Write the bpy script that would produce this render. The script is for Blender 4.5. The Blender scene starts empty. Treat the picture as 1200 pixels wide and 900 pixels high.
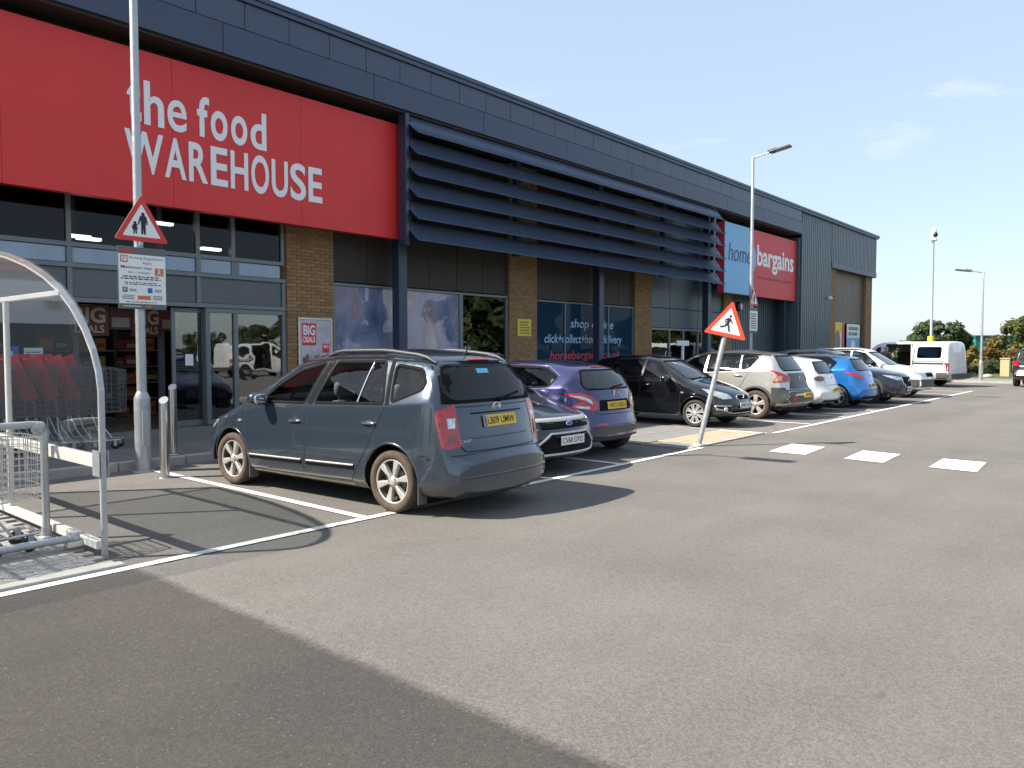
import bpy, bmesh, math, random
import numpy as np
from mathutils import Vector, Matrix
from mathutils.bvhtree import BVHTree
from mathutils.geometry import delaunay_2d_cdt
random.seed(7)
R_ = math.radians
SC = bpy.context.scene
COL = SC.collection
# ------------------------------------------------------------------ camera
cam_d = bpy.data.cameras.new('camera'); cam = bpy.data.objects.new('camera', cam_d); COL.objects.link(cam)
F_PX, HOR, VPX, CAM_H = 901.0, 409.0, 1372.0, 1.62
pitch = math.atan((450-HOR)/F_PX)
yaw = math.atan((VPX-600)*math.cos(pitch)/F_PX)
fwd = Vector((math.cos(yaw)*math.cos(pitch), math.sin(yaw)*math.cos(pitch), -math.sin(pitch)))
cam.location = (0, 0, CAM_H)
cam.rotation_euler = fwd.to_track_quat('-Z', 'Y').to_euler()
cam_d.sensor_fit = 'HORIZONTAL'; cam_d.sensor_width = 36.0; cam_d.lens = 36.0*F_PX/1200.0
cam_d.clip_start = 0.05; cam_d.clip_end = 6000
SC.camera = cam
# ------------------------------------------------------------------ light
SX, SY = 0.79, -0.62                    # horizontal shadow offset per metre of height
sun_to = Vector((-SX, -SY, 1.0)).normalized()
sun_d = bpy.data.lights.new('sun', 'SUN'); sun = bpy.data.objects.new('sun', sun_d); COL.objects.link(sun)
sun_d.energy = 4.2; sun_d.angle = R_(0.53); sun_d.color = (1.0, 0.93, 0.82)
sun.rotation_euler = (-sun_to).to_track_quat('-Z', 'Y').to_euler()
sun.location = sun_to*60
W = bpy.data.worlds.new('World'); SC.world = W; W.use_nodes = True
nt = W.node_tree; nt.nodes.clear()
def wn(t, **k):
    n = nt.nodes.new(t)
    for a, b in k.items(): setattr(n, a, b)
    return n
out = wn('ShaderNodeOutputWorld'); bg = wn('ShaderNodeBackground'); sky = wn('ShaderNodeTexSky', sky_type='NISHITA')
sky.sun_disc = False; sky.sun_elevation = math.asin(sun_to.z); sky.sun_rotation = math.atan2(sun_to.x, sun_to.y)
sky.air_density = 1.0; sky.dust_density = 1.0; sky.ozone_density = 1.0; sky.altitude = 20
bg.inputs['Strength'].default_value = 0.14
tc = wn('ShaderNodeTexCoord'); mp = wn('ShaderNodeMapping'); mp.inputs['Scale'].default_value = (1.3, 1.3, 6.0)
no = wn('ShaderNodeTexNoise'); no.inputs['Scale'].default_value = 2.3; no.inputs['Detail'].default_value = 8; no.inputs['Roughness'].default_value = .62; no.inputs['Distortion'].default_value = .4
rp = wn('ShaderNodeValToRGB'); rp.color_ramp.elements[0].position = .56; rp.color_ramp.elements[1].position = .80
mx = wn('ShaderNodeMixRGB'); mx.inputs['Color2'].default_value = (3.3, 3.35, 3.4, 1)
sp = wn('ShaderNodeMath', operation='MULTIPLY'); sp.inputs[1].default_value = .7
L = nt.links.new
L(tc.outputs['Generated'], mp.inputs['Vector']); L(mp.outputs['Vector'], no.inputs['Vector']); L(no.outputs['Fac'], rp.inputs['Fac'])
L(rp.outputs['Color'], sp.inputs[0]); L(sp.outputs[0], mx.inputs['Fac']); veil = wn('ShaderNodeMixRGB'); veil.inputs['Fac'].default_value = .72; veil.inputs['Color2'].default_value = (1.74, 2.10, 2.50, 1)   # thin even veil of high haze
L(sky.outputs['Color'], veil.inputs['Color1']); L(veil.outputs['Color'], mx.inputs['Color1']); L(mx.outputs['Color'], bg.inputs['Color']); L(bg.outputs['Background'], out.inputs['Surface'])
SC.view_settings.view_transform = 'Standard'; SC.view_settings.look = 'None'
SC.view_settings.exposure = 1.28; SC.view_settings.gamma = 1.0; SC.view_settings.use_curve_mapping = False
try:
    SC.cycles.max_bounces = 8; SC.cycles.transparent_max_bounces = 24; SC.cycles.glossy_bounces = 4
except Exception: pass
# ------------------------------------------------------------------ materials
def node(m, t, **k):
    n = m.node_tree.nodes.new(t)
    for a, b in k.items(): setattr(n, a, b)
    return n
def pmat(name, col, rough=.5, metal=0., coat=0., var=0., vs=4., bump=0., bs=60., spec=.5, rvar=0., emit=None, stretch=None, dirt=None):
    m = bpy.data.materials.new(name); m.use_nodes = True
    b = m.node_tree.nodes['Principled BSDF']; l = m.node_tree.links.new
    c = (*col, 1)
    b.inputs['Base Color'].default_value = c; b.inputs['Roughness'].default_value = rough; b.inputs['Metallic'].default_value = metal
    b.inputs['Coat Weight'].default_value = coat; b.inputs['Coat Roughness'].default_value = .04; b.inputs['Specular IOR Level'].default_value = spec
    t = node(m, 'ShaderNodeTexCoord'); vec = t.outputs['Object']
    if stretch:
        mpn = node(m, 'ShaderNodeMapping'); mpn.inputs['Scale'].default_value = stretch; l(vec, mpn.inputs['Vector']); vec = mpn.outputs['Vector']
    if var:
        n = node(m, 'ShaderNodeTexNoise'); n.inputs['Scale'].default_value = vs; n.inputs['Detail'].default_value = 6; n.inputs['Roughness'].default_value = .65; l(vec, n.inputs['Vector'])
        mr = node(m, 'ShaderNodeMapRange'); mr.inputs['From Min'].default_value = .3; mr.inputs['From Max'].default_value = .7; mr.inputs['To Min'].default_value = 1-var; mr.inputs['To Max'].default_value = 1+var; l(n.outputs['Fac'], mr.inputs['Value'])
        mm = node(m, 'ShaderNodeVectorMath', operation='SCALE'); mm.inputs[0].default_value = col; l(mr.outputs['Result'], mm.inputs['Scale'])
        cur = mm.outputs['Vector']
        if dirt:
            dcol, lo, hi, amt = dirt
            sx = node(m, 'ShaderNodeSeparateXYZ'); l(t.outputs['Object'], sx.inputs[0])
            dr = node(m, 'ShaderNodeMapRange'); dr.inputs['From Min'].default_value = hi; dr.inputs['From Max'].default_value = lo; l(sx.outputs['Z'], dr.inputs['Value'])
            n3 = node(m, 'ShaderNodeTexNoise'); n3.inputs['Scale'].default_value = 5; n3.inputs['Detail'].default_value = 7; l(t.outputs['Object'], n3.inputs['Vector'])
            mu = node(m, 'ShaderNodeMath', operation='MULTIPLY'); l(dr.outputs['Result'], mu.inputs[0]); l(n3.outputs['Fac'], mu.inputs[1])
            mu2 = node(m, 'ShaderNodeMath', operation='MULTIPLY'); l(mu.outputs[0], mu2.inputs[0]); mu2.inputs[1].default_value = amt*2
            mu2.use_clamp = True
            mc = node(m, 'ShaderNodeMixRGB'); l(mu2.outputs[0], mc.inputs['Fac']); l(cur, mc.inputs['Color1']); mc.inputs['Color2'].default_value = (*dcol, 1); cur = mc.outputs['Color']
            ra = node(m, 'ShaderNodeMath', operation='MULTIPLY_ADD'); l(mu2.outputs[0], ra.inputs[0]); ra.inputs[1].default_value = .5; ra.inputs[2].default_value = rough; l(ra.outputs[0], b.inputs['Roughness'])
        l(cur, b.inputs['Base Color'])
        if rvar and not dirt:
            r2 = node(m, 'ShaderNodeMapRange'); r2.inputs['From Min'].default_value = .3; r2.inputs['From Max'].default_value = .7; r2.inputs['To Min'].default_value = max(0, rough-rvar); r2.inputs['To Max'].default_value = rough+rvar; l(n.outputs['Fac'], r2.inputs['Value']); l(r2.outputs['Result'], b.inputs['Roughness'])
    if bump:
        n2 = node(m, 'ShaderNodeTexNoise'); n2.inputs['Scale'].default_value = bs; n2.inputs['Detail'].default_value = 3; l(vec, n2.inputs['Vector'])
        bp = node(m, 'ShaderNodeBump'); bp.inputs['Strength'].default_value = bump; bp.inputs['Distance'].default_value = .02; l(n2.outputs['Fac'], bp.inputs['Height']); l(bp.outputs['Normal'], b.inputs['Normal'])
    if emit:
        b.inputs['Emission Color'].default_value = (*emit[0], 1); b.inputs['Emission Strength'].default_value = emit[1]
    return m
def glass_mat(name, tint, refl=1.0, rough=.015, base=.06, alpha=1.0, film=None, wav=0.):
    """flat pane: see-through tinted glass with Fresnel mirror on top; film = (colour, amount) of print or dirt on the glass"""
    m = bpy.data.materials.new(name); m.use_nodes = True; m.node_tree.nodes.clear(); l = m.node_tree.links.new
    o = node(m, 'ShaderNodeOutputMaterial'); t = node(m, 'ShaderNodeBsdfTransparent'); g = node(m, 'ShaderNodeBsdfGlossy'); x = node(m, 'ShaderNodeMixShader'); f = node(m, 'ShaderNodeFresnel')
    t.inputs['Color'].default_value = (*tint, 1); g.inputs['Roughness'].default_value = rough; f.inputs['IOR'].default_value = 1.52
    ma = node(m, 'ShaderNodeMath', operation='MULTIPLY_ADD'); ma.inputs[1].default_value = refl; ma.inputs[2].default_value = base; ma.use_clamp = True
    l(f.outputs[0], ma.inputs[0]); l(ma.outputs[0], x.inputs['Fac']); l(t.outputs[0], x.inputs[1]); l(g.outputs[0], x.inputs[2]); cur = x.outputs[0]
    if film:
        d = node(m, 'ShaderNodeBsdfDiffuse'); d.inputs['Color'].default_value = (*film[0], 1); x2 = node(m, 'ShaderNodeMixShader'); x2.inputs['Fac'].default_value = film[1]
        l(t.outputs[0], x2.inputs[1]); l(d.outputs[0], x2.inputs[2]); l(x2.outputs[0], x.inputs[1])
    if wav:
        tcn = node(m, 'ShaderNodeTexCoord'); nn = node(m, 'ShaderNodeTexNoise'); nn.inputs['Scale'].default_value = 1.6; l(tcn.outputs['Object'], nn.inputs['Vector'])
        bp = node(m, 'ShaderNodeBump'); bp.inputs['Strength'].default_value = wav; bp.inputs['Distance'].default_value = .05; l(nn.outputs['Fac'], bp.inputs['Height']); l(bp.outputs['Normal'], g.inputs['Normal'])
    l(cur, o.inputs['Surface']); return m
# ------------------------------------------------------------------ mesh builder
def finish(o, parent=None):
    COL.objects.link(o)
    if parent: o.parent = parent
    return o
def tag(o, label=None, cat=None, group=None, kind=None):
    if label: o['label'] = label
    if cat: o['category'] = cat
    if group: o['group'] = group
    if kind: o['kind'] = kind
    return o
def thing(name, label, cat, loc=(0, 0, 0), rz=0., group=None, rot=None):
    o = bpy.data.objects.new(name, None); COL.objects.link(o); o.empty_display_size = .2
    o.location = loc; o.rotation_euler = rot if rot else (0, 0, rz)
    return tag(o, label, cat, group)
def inst(src, parent, loc=None, rot=None, name=None, scale=None):
    c = src.copy(); COL.objects.link(c); c.parent = parent
    if loc is not None: c.location = loc
    if rot is not None: c.rotation_euler = rot
    if scale is not None: c.scale = scale
    return c
class MB:
    def __init__(s): s.v = []; s.f = []; s.m = []; s.s = []
    def add(s, vs, fs, mat=0, smooth=False):
        b = len(s.v); s.v += [tuple(v) for v in vs]
        for f in fs: s.f.append(tuple(i+b for i in f)); s.m.append(mat); s.s.append(smooth)
        return s
    def box(s, x0, x1, y0, y1, z0, z1, mat=0, c=0., T=None):
        if c <= 0:
            vs = [(x, y, z) for z in (z0, z1) for y in (y0, y1) for x in (x0, x1)]
            fs = [(0, 2, 3, 1), (4, 5, 7, 6), (0, 1, 5, 4), (2, 6, 7, 3), (0, 4, 6, 2), (1, 3, 7, 5)]
        else:
            bm = bmesh.new(); r = bmesh.ops.create_cube(bm, size=1)
            for v in bm.verts: v.co = Vector(((x0+x1)/2+v.co.x*(x1-x0), (y0+y1)/2+v.co.y*(y1-y0), (z0+z1)/2+v.co.z*(z1-z0)))
            bmesh.ops.bevel(bm, geom=bm.edges[:], offset=c, segments=1, affect='EDGES')
            bm.verts.index_update(); vs = [v.co.copy() for v in bm.verts]; fs = [[v.index for v in f.verts] for f in bm.faces]; bm.free()
        if T is not None: vs = [T @ Vector(v) for v in vs]
        return s.add(vs, fs, mat)
    def tube(s, pts, r, n=10, mat=0, caps=True, closed=False, smooth=True):
        P = [Vector(p) for p in pts]; N = len(P); rs = r if isinstance(r, (list, tuple)) else [r]*N
        T = []
        for i in range(N):
            a = P[(i-1) % N] if (i > 0 or closed) else P[i]; b = P[(i+1) % N] if (i < N-1 or closed) else P[i]
            T.append((b-a).normalized())
        u = T[0].orthogonal().normalized(); vs = []; fs = []
        for i in range(N):
            u = (u - T[i]*u.dot(T[i])); u = u.normalized() if u.length > 1e-6 else T[i].orthogonal().normalized(); w = T[i].cross(u)
            for k in range(n):
                a = 2*math.pi*k/n; vs.append(P[i]+(u*math.cos(a)+w*math.sin(a))*rs[i])
        M = N if closed else N-1
        for i in range(M):
            j = (i+1) % N
            for k in range(n): fs.append((i*n+k, i*n+(k+1) % n, j*n+(k+1) % n, j*n+k))
        s.add(vs, fs, mat, smooth)
        if caps and not closed:
            s.add(vs[:n], [tuple(range(n))[::-1]], mat); s.add(vs[-n:], [tuple(range(n))], mat)
        return s
    def lathe(s, prof, origin=(0, 0, 0), axis=(0, 0, 1), n=24, mat=0, smooth=True, arc=None, u=None):
        O = Vector(origin); A = Vector(axis).normalized(); U = Vector(u) if u else A.orthogonal().normalized(); V = A.cross(U); vs = []; fs = []
        K = n if arc is None else n+1
        for r, h in prof:
            for k in range(K):
                a = 2*math.pi*k/n if arc is None else arc[0]+(arc[1]-arc[0])*k/n
                vs.append(O+A*h+(U*math.cos(a)+V*math.sin(a))*r)
        for i in range(len(prof)-1):
            for k in range(n):
                k2 = (k+1) % K if arc is None else k+1
                fs.append((i*K+k, i*K+k2, (i+1)*K+k2, (i+1)*K+k))
        return s.add(vs, fs, mat, smooth)
    def prism(s, poly, O, U, V, depth, mat=0, back=True):
        """2-D polygon in the frame O,U,V with thickness depth along -(U x V)"""
        O, U, V = Vector(O), Vector(U), Vector(V); N = U.cross(V).normalized(); n = len(poly)
        a = [O+U*p[0]+V*p[1] for p in poly]; b = [p-N*depth for p in a]
        fs = [tuple(range(n))] + ([tuple(range(2*n-1, n-1, -1))] if back else [])
        fs += [(i, n+i, n+(i+1) % n, (i+1) % n) for i in range(n)]
        return s.add(a+b, fs, mat)
    def ell(s, c, r, mat=0, p=2.0, nu=14, nv=8, T=None, q=None):
        """superellipsoid"""
        def sg(t, e): return math.copysign(abs(t)**e, t)
        e = 2.0/p; e2 = 2.0/(q or p); vs = []; fs = []
        for i in range(nv+1):
            ph = -math.pi/2+math.pi*i/nv
            for k in range(nu):
                th = 2*math.pi*k/nu
                v = Vector((c[0]+r[0]*sg(math.cos(ph), e2)*sg(math.cos(th), e), c[1]+r[1]*sg(math.cos(ph), e2)*sg(math.sin(th), e), c[2]+r[2]*sg(math.sin(ph), e2)))
                vs.append(T @ v if T is not None else v)
        for i in range(nv):
            for k in range(nu): fs.append((i*nu+k, i*nu+(k+1) % nu, (i+1)*nu+(k+1) % nu, (i+1)*nu+k))
        return s.add(vs, fs, mat, True)
    def mesh(s, name, mats, merge=0., bevel=0.):
        me = bpy.data.meshes.new(name); me.from_pydata(s.v, [], s.f)
        for m in (mats if isinstance(mats, (list, tuple)) else [mats]): me.materials.append(m)
        me.polygons.foreach_set('material_index', s.m); me.polygons.foreach_set('use_smooth', s.s)
        if merge or bevel:
            bm = bmesh.new(); bm.from_mesh(me)
            if merge: bmesh.ops.remove_doubles(bm, verts=bm.verts, dist=merge)
            if bevel: bmesh.ops.bevel(bm, geom=bm.edges[:], offset=bevel, segments=1, affect='EDGES')
            bm.to_mesh(me); bm.free()
        me.update(); return me
    def build(s, name, mats, parent=None, loc=None, **k):
        o = bpy.data.objects.new(name, s.mesh(name, mats, **k))
        if loc is not None: o.location = loc
        return finish(o, parent)
def text(name, body, O, U, V, w, h, mat, parent=None, bold=0., depth=.004, shear=0., asp=None):
    """lettering fitted to a w x h box with its lower-left corner at O, running along U, up along V"""
    cu = bpy.data.curves.new(name, 'FONT'); cu.body = body; cu.size = 1; cu.offset = bold; cu.shear = shear; cu.resolution_u = 6; cu.extrude = 0
    to = bpy.data.objects.new(name, cu); COL.objects.link(to); dg = bpy.context.evaluated_depsgraph_get()
    me = bpy.data.meshes.new_from_object(to.evaluated_get(dg)); bpy.data.objects.remove(to)
    co = np.empty(len(me.vertices)*3); me.vertices.foreach_get('co', co); co = co.reshape(-1, 3)
    lo, hi = co.min(0), co.max(0); sx = w/(hi[0]-lo[0]); sy = h/(hi[1]-lo[1]) if h else sx
    U, V, O = Vector(U).normalized(), Vector(V).normalized(), Vector(O); N = U.cross(V)
    bm = bmesh.new(); bm.from_mesh(me)
    if depth > .0005:
        r = bmesh.ops.extrude_face_region(bm, geom=bm.faces[:])
        for e in r['geom']:
            if isinstance(e, bmesh.types.BMVert): e.co.z += 1
    for v in bm.verts:
        v.co = O+U*((v.co.x-lo[0])*sx)+V*((v.co.y-lo[1])*sy)+N*(v.co.z*depth if depth > .0005 else 0)
    bmesh.ops.recalc_face_normals(bm, faces=bm.faces[:]) if depth > .0005 else None
    for f in bm.faces: f.smooth = False
    bm.to_mesh(me); bm.free(); me.materials.clear(); me.materials.append(mat); me.name = name
    return finish(bpy.data.objects.new(name, me), parent)
def struct(o): o['kind'] = 'structure'; return o
X, Y, Z = Vector((1, 0, 0)), Vector((0, 1, 0)), Vector((0, 0, 1))
# ------------------------------------------------------------------ shared materials
M = {}
M['fascia'] = pmat('navy_fascia', (.030, .047, .092), .42, 0, var=.10, vs=.7, spec=.6)
M['fascia2'] = pmat('navy_fascia_upper', (.042, .064, .108), .40, 0, var=.10, vs=.9, spec=.6)
M['navy'] = pmat('navy_steel', (.028, .042, .078), .38, 0, var=.08, vs=2, spec=.6)
M['blade'] = pmat('blade_aluminium', (.080, .112, .175), .38, .2, var=.08, vs=1.5, spec=.6)
M['rib'] = pmat('slate_cladding', (.060, .090, .112), .42, 0, var=.08, vs=.8, spec=.6)
M['brown'] = pmat('brown_cladding', (.040, .029, .022), .6, 0, var=.12, vs=1.5)
M['brown2'] = pmat('taupe_cladding', (.16, .125, .095), .55, 0, var=.1, vs=1.5)
M['soffit'] = pmat('soffit_board', (.035, .026, .020), .7, 0, var=.1)
M['red'] = pmat('red_sign', (.66, .030, .028), .5, 0, var=.05, vs=.8)
M['red2'] = pmat('red_sign_pale', (.62, .045, .055), .5, 0, var=.05, vs=.8)
M['skyblue'] = pmat('sky_blue_sign', (.16, .42, .70), .4, 0, var=.04)
M['white'] = pmat('white_letters', (.80, .80, .80), .4)
M['alu'] = pmat('grey_frame', (.17, .19, .20), .4, .2, var=.06, vs=3)
M['spandrel'] = pmat('grey_spandrel', (.115, .125, .135), .45, 0, var=.06, vs=1.2)
M['sill'] = pmat('pale_sill', (.33, .42, .52), .4, 0, var=.1, vs=1.5)
M['brick'] = pmat('buff_brick', (.31, .18, .082), .85, 0, var=.15, vs=9, bump=.5, bs=90)
M['brick2'] = pmat('buff_brick_dark', (.275, .15, .068), .85, 0, var=.15, vs=9, bump=.5, bs=90)
M['brick3'] = pmat('buff_brick_pale', (.34, .205, .098), .85, 0, var=.15, vs=9, bump=.5, bs=90)
M['mortar'] = pmat('mortar', (.20, .145, .095), .95, 0, var=.15, vs=20)
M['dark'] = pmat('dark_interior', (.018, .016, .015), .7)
M['black'] = pmat('black_plastic', (.012, .012, .013), .45, 0, var=.2, vs=20)
M['rubber'] = pmat('tyre_rubber', (.028, .025, .023), .8, 0, var=.3, vs=14)
M['galv'] = pmat('galvanised_steel', (.42, .43, .44), .42, .55, var=.12, vs=14, rvar=.1)
M['steel'] = pmat('stainless_steel', (.62, .61, .59), .22, .95, var=.06, vs=20)
M['chrome'] = pmat('chrome', (.75, .75, .76), .10, 1.)
M['paleframe'] = pmat('pale_painted_frame', (.66, .64, .59), .42, .1, var=.07, vs=5)
M['signwhite'] = pmat('sign_white', (.80, .80, .78), .45)
M['signred'] = pmat('sign_red', (.62, .035, .025), .4)
M['signred2'] = pmat('sign_red_bright', (.75, .065, .025), .4)
M['signblack'] = pmat('sign_black', (.012, .012, .014), .5)
M['signgrey'] = pmat('sign_grey', (.12, .125, .13), .5)
M['ink'] = pmat('sign_ink', (.06, .06, .09), .6)
M['orange'] = pmat('sign_orange', (.62, .16, .05), .5)
M['signblue'] = pmat('sign_blue', (.03, .12, .50), .5)
M['yellow'] = pmat('notice_yellow', (.75, .58, .03), .5)
M['pane'] = glass_mat('shop_glass', (.55, .60, .60), 1.5, base=.10, wav=.05)
M['paneup'] = glass_mat('upper_shop_glass', (.30, .32, .33), .55, base=.0)
M['film'] = glass_mat('printed_glass', (.3, .3, .32), .8, base=.05, film=((.24, .25, .36), .88), wav=.05)
M['film2'] = glass_mat('printed_navy_glass', (.2, .2, .2), .25, base=.0, film=((.014, .045, .080), .96))
def line_paint():
    m = pmat('road_marking_paint', (.74, .73, .70), .7, 0, var=.06, vs=3, bump=.25, bs=220)
    l = m.node_tree.links.new; b = m.node_tree.nodes['Principled BSDF']; t = node(m, 'ShaderNodeTexCoord')
    n = node(m, 'ShaderNodeTexNoise'); n.inputs['Scale'].default_value = 26; n.inputs['Detail'].default_value = 8; n.inputs['Roughness'].default_value = .75; l(t.outputs['Object'], n.inputs['Vector'])
    n2 = node(m, 'ShaderNodeTexNoise'); n2.inputs['Scale'].default_value = 1.7; n2.inputs['Detail'].default_value = 3; l(t.outputs['Object'], n2.inputs['Vector'])
    ad = node(m, 'ShaderNodeMath', operation='ADD'); l(n.outputs['Fac'], ad.inputs[0]); l(n2.outputs['Fac'], ad.inputs[1])
    r = node(m, 'ShaderNodeMapRange'); r.inputs['From Min'].default_value = 1.10; r.inputs['From Max'].default_value = 1.26; l(ad.outputs[0], r.inputs['Value'])
    mx = node(m, 'ShaderNodeMixRGB'); mx.inputs['Color2'].default_value = (.20, .18, .165, 1); l(r.outputs['Result'], mx.inputs['Fac'])
    src = b.inputs['Base Color'].links[0].from_socket; l(src, mx.inputs['Color1']); l(mx.outputs['Color'], b.inputs['Base Color'])
    return m
def asphalt(name, col, light, specks, patch=.10, edge=None):
    """stone chippings in bitumen: grain, pale stones, broad worn areas, oil spots"""
    m = bpy.data.materials.new(name); m.use_nodes = True; l = m.node_tree.links.new; b = m.node_tree.nodes['Principled BSDF']
    t = node(m, 'ShaderNodeTexCoord'); v = t.outputs['Object']
    def noise(sc, det, ro=.6):
        n = node(m, 'ShaderNodeTexNoise'); n.inputs['Scale'].default_value = sc; n.inputs['Detail'].default_value = det; n.inputs['Roughness'].default_value = ro; l(v, n.inputs['Vector']); return n
    def rng(src, a, bb, lo, hi):
        r = node(m, 'ShaderNodeMapRange'); r.inputs['From Min'].default_value = a; r.inputs['From Max'].default_value = bb; r.inputs['To Min'].default_value = lo; r.inputs['To Max'].default_value = hi; l(src, r.inputs['Value']); return r.outputs['Result']
    g = rng(noise(130, 4, .85).outputs['Fac'], .3, .7, .58, 1.42)
    g2 = rng(noise(22, 5, .75).outputs['Fac'], .3, .7, .90, 1.10)
    p = rng(noise(.55, 6, .6).outputs['Fac'], .3, .7, 1-patch, 1+patch)
    st = node(m, 'ShaderNodeMapping'); st.inputs['Scale'].default_value = (.12, 1.1, 1); l(v, st.inputs['Vector'])
    tn = node(m, 'ShaderNodeTexNoise'); tn.inputs['Scale'].default_value = 1.2; tn.inputs['Detail'].default_value = 4; l(st.outputs['Vector'], tn.inputs['Vector'])
    tr = rng(tn.outputs['Fac'], .3, .7, .93, 1.06)
    def mul(a, c):
        x = node(m, 'ShaderNodeMath', operation='MULTIPLY'); l(a, x.inputs[0]); l(c, x.inputs[1]); return x.outputs[0]
    vq = node(m, 'ShaderNodeTexVoronoi'); vq.inputs['Scale'].default_value = 88; l(v, vq.inputs['Vector']); sq_ = node(m, 'ShaderNodeSeparateColor'); l(vq.outputs['Color'], sq_.inputs[0])
    k = mul(mul(mul(mul(g, g2), p), tr), rng(sq_.outputs[2], 0, 1, .82, 1.18))
    s = node(m, 'ShaderNodeVectorMath', operation='SCALE'); s.inputs[0].default_value = col; l(k, s.inputs['Scale'])
    if edge:      # grit and worn binder along the joint: one surface wears into the other
        sx = node(m, 'ShaderNodeSeparateXYZ'); l(v, sx.inputs[0]); ed = noise(28, 5, .8); eb = noise(1.6, 3)
        w1 = node(m, 'ShaderNodeMath', operation='MULTIPLY_ADD'); l(ed.outputs['Fac'], w1.inputs[0]); w1.inputs[1].default_value = .17; l(sx.outputs['X'], w1.inputs[2])
        w2 = node(m, 'ShaderNodeMath', operation='MULTIPLY_ADD'); l(eb.outputs['Fac'], w2.inputs[0]); w2.inputs[1].default_value = .10; l(w1.outputs[0], w2.inputs[2])
        fac = rng(w2.outputs[0], edge[0]+.02, edge[0]+.10, 0, 1); mc = node(m, 'ShaderNodeMixRGB'); mc.inputs['Color1'].default_value = (*col, 1); mc.inputs['Color2'].default_value = (*edge[1], 1); l(fac, mc.inputs['Fac']); l(mc.outputs['Color'], s.inputs[0])
    vo = node(m, 'ShaderNodeTexVoronoi'); vo.inputs['Scale'].default_value = 95; l(v, vo.inputs['Vector'])
    sep = node(m, 'ShaderNodeSeparateColor'); l(vo.outputs['Color'], sep.inputs[0])
    a1 = rng(sep.outputs[0], 1-specks, 1-specks+.02, 0, 1); a2 = rng(vo.outputs['Distance'], .30, .42, 1, 0)
    mx = node(m, 'ShaderNodeMixRGB'); l(mul(a1, a2), mx.inputs['Fac']); l(s.outputs['Vector'], mx.inputs['Color1']); mx.inputs['Color2'].default_value = (*light, 1)
    vo2 = node(m, 'ShaderNodeTexVoronoi'); vo2.inputs['Scale'].default_value = .75; vo2.inputs['Randomness'].default_value = 1; 
    dn = noise(9, 3); wv = node(m, 'ShaderNodeVectorMath', operation='MULTIPLY_ADD'); l(dn.outputs['Color'], wv.inputs[0]); wv.inputs[1].default_value = (.12, .12, 0); l(v, wv.inputs[2]); l(wv.outputs['Vector'], vo2.inputs['Vector'])
    sep2 = node(m, 'ShaderNodeSeparateColor'); l(vo2.outputs['Color'], sep2.inputs[0])
    o1 = rng(vo2.outputs['Distance'], .015, .045, .6, 0); o2 = rng(sep2.outputs[1], .72, .75, 0, 1)
    mo = node(m, 'ShaderNodeMixRGB'); l(mul(o1, o2), mo.inputs['Fac']); l(mx.outputs['Color'], mo.inputs['Color1']); mo.inputs['Color2'].default_value = (.025, .022, .02, 1)
    cur = mo.outputs['Color']; brk = rng(noise(1.1, 4).outputs['Fac'], .46, .58, 0, 1)
    for cx, cy, r0, wd in ((17.3, 2.2, 3.05, .12), (17.4, 2.1, 4.5, .10)):
        ds = node(m, 'ShaderNodeVectorMath', operation='DISTANCE'); l(wv.outputs['Vector'], ds.inputs[0]); ds.inputs[1].default_value = (cx, cy, 0)
        sb = node(m, 'ShaderNodeMath', operation='SUBTRACT'); l(ds.outputs['Value'], sb.inputs[0]); sb.inputs[1].default_value = r0
        ab = node(m, 'ShaderNodeMath', operation='ABSOLUTE'); l(sb.outputs[0], ab.inputs[0]); fa = mul(rng(ab.outputs[0], wd*.2, wd, .22, 0), brk)
        mt = node(m, 'ShaderNodeMixRGB'); l(fa, mt.inputs['Fac']); l(cur, mt.inputs['Color1']); mt.inputs['Color2'].default_value = (.03, .028, .026, 1); cur = mt.outputs['Color']
    l(cur, b.inputs['Base Color']); b.inputs['Roughness'].default_value = .86; b.inputs['Specular IOR Level'].default_value = .35
    hb = noise(120, 4, .8); bp = node(m, 'ShaderNodeBump'); bp.inputs['Strength'].default_value = .55; bp.inputs['Distance'].default_value = .012; l(hb.outputs['Fac'], bp.inputs['Height']); l(bp.outputs['Normal'], b.inputs['Normal'])
    return m
M['asphalt'] = asphalt('worn_asphalt', (.150, .139, .125), (.30, .285, .26), .018, .14)
M['asphalt_old'] = asphalt('dark_asphalt', (.067, .059, .054), (.19, .18, .165), .025, .18, edge=(2.53, (.158, .146, .133)))
M['line'] = line_paint()
M['slab'] = pmat('concrete_slab', (.20, .195, .185), .85, 0, var=.14, vs=3, bump=.3, bs=90)
M['buff'] = pmat('buff_tactile_slab', (.37, .31, .21), .85, 0, var=.12, vs=4, bump=.3, bs=90)
M['block'] = pmat('grey_paving_block', (.34, .32, .295), .88, 0, var=.25, vs=3.5, bump=.4, bs=80)
M['pave'] = pmat('pavement_concrete', (.17, .165, .16), .85, 0, var=.12, vs=1.5, bump=.25, bs=70)
M['kerb'] = pmat('kerb_concrete', (.36, .345, .32), .85, 0, var=.15, vs=4, bump=.3, bs=70)
M['grass'] = pmat('rough_grass', (.05, .085, .02), .9, 0, var=.3, vs=2, bump=.6, bs=30)
def at(px, py, depth):
    """world point seen at a pixel of the photograph at a given depth; used only to work out where far things stand"""
    Rr = Vector((math.sin(yaw), -math.cos(yaw), 0)); Uu = Rr.cross(fwd)
    return Vector((0, 0, CAM_H))+(fwd+Rr*((px-600)/F_PX)+Uu*((450-py)/F_PX))*depth
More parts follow.
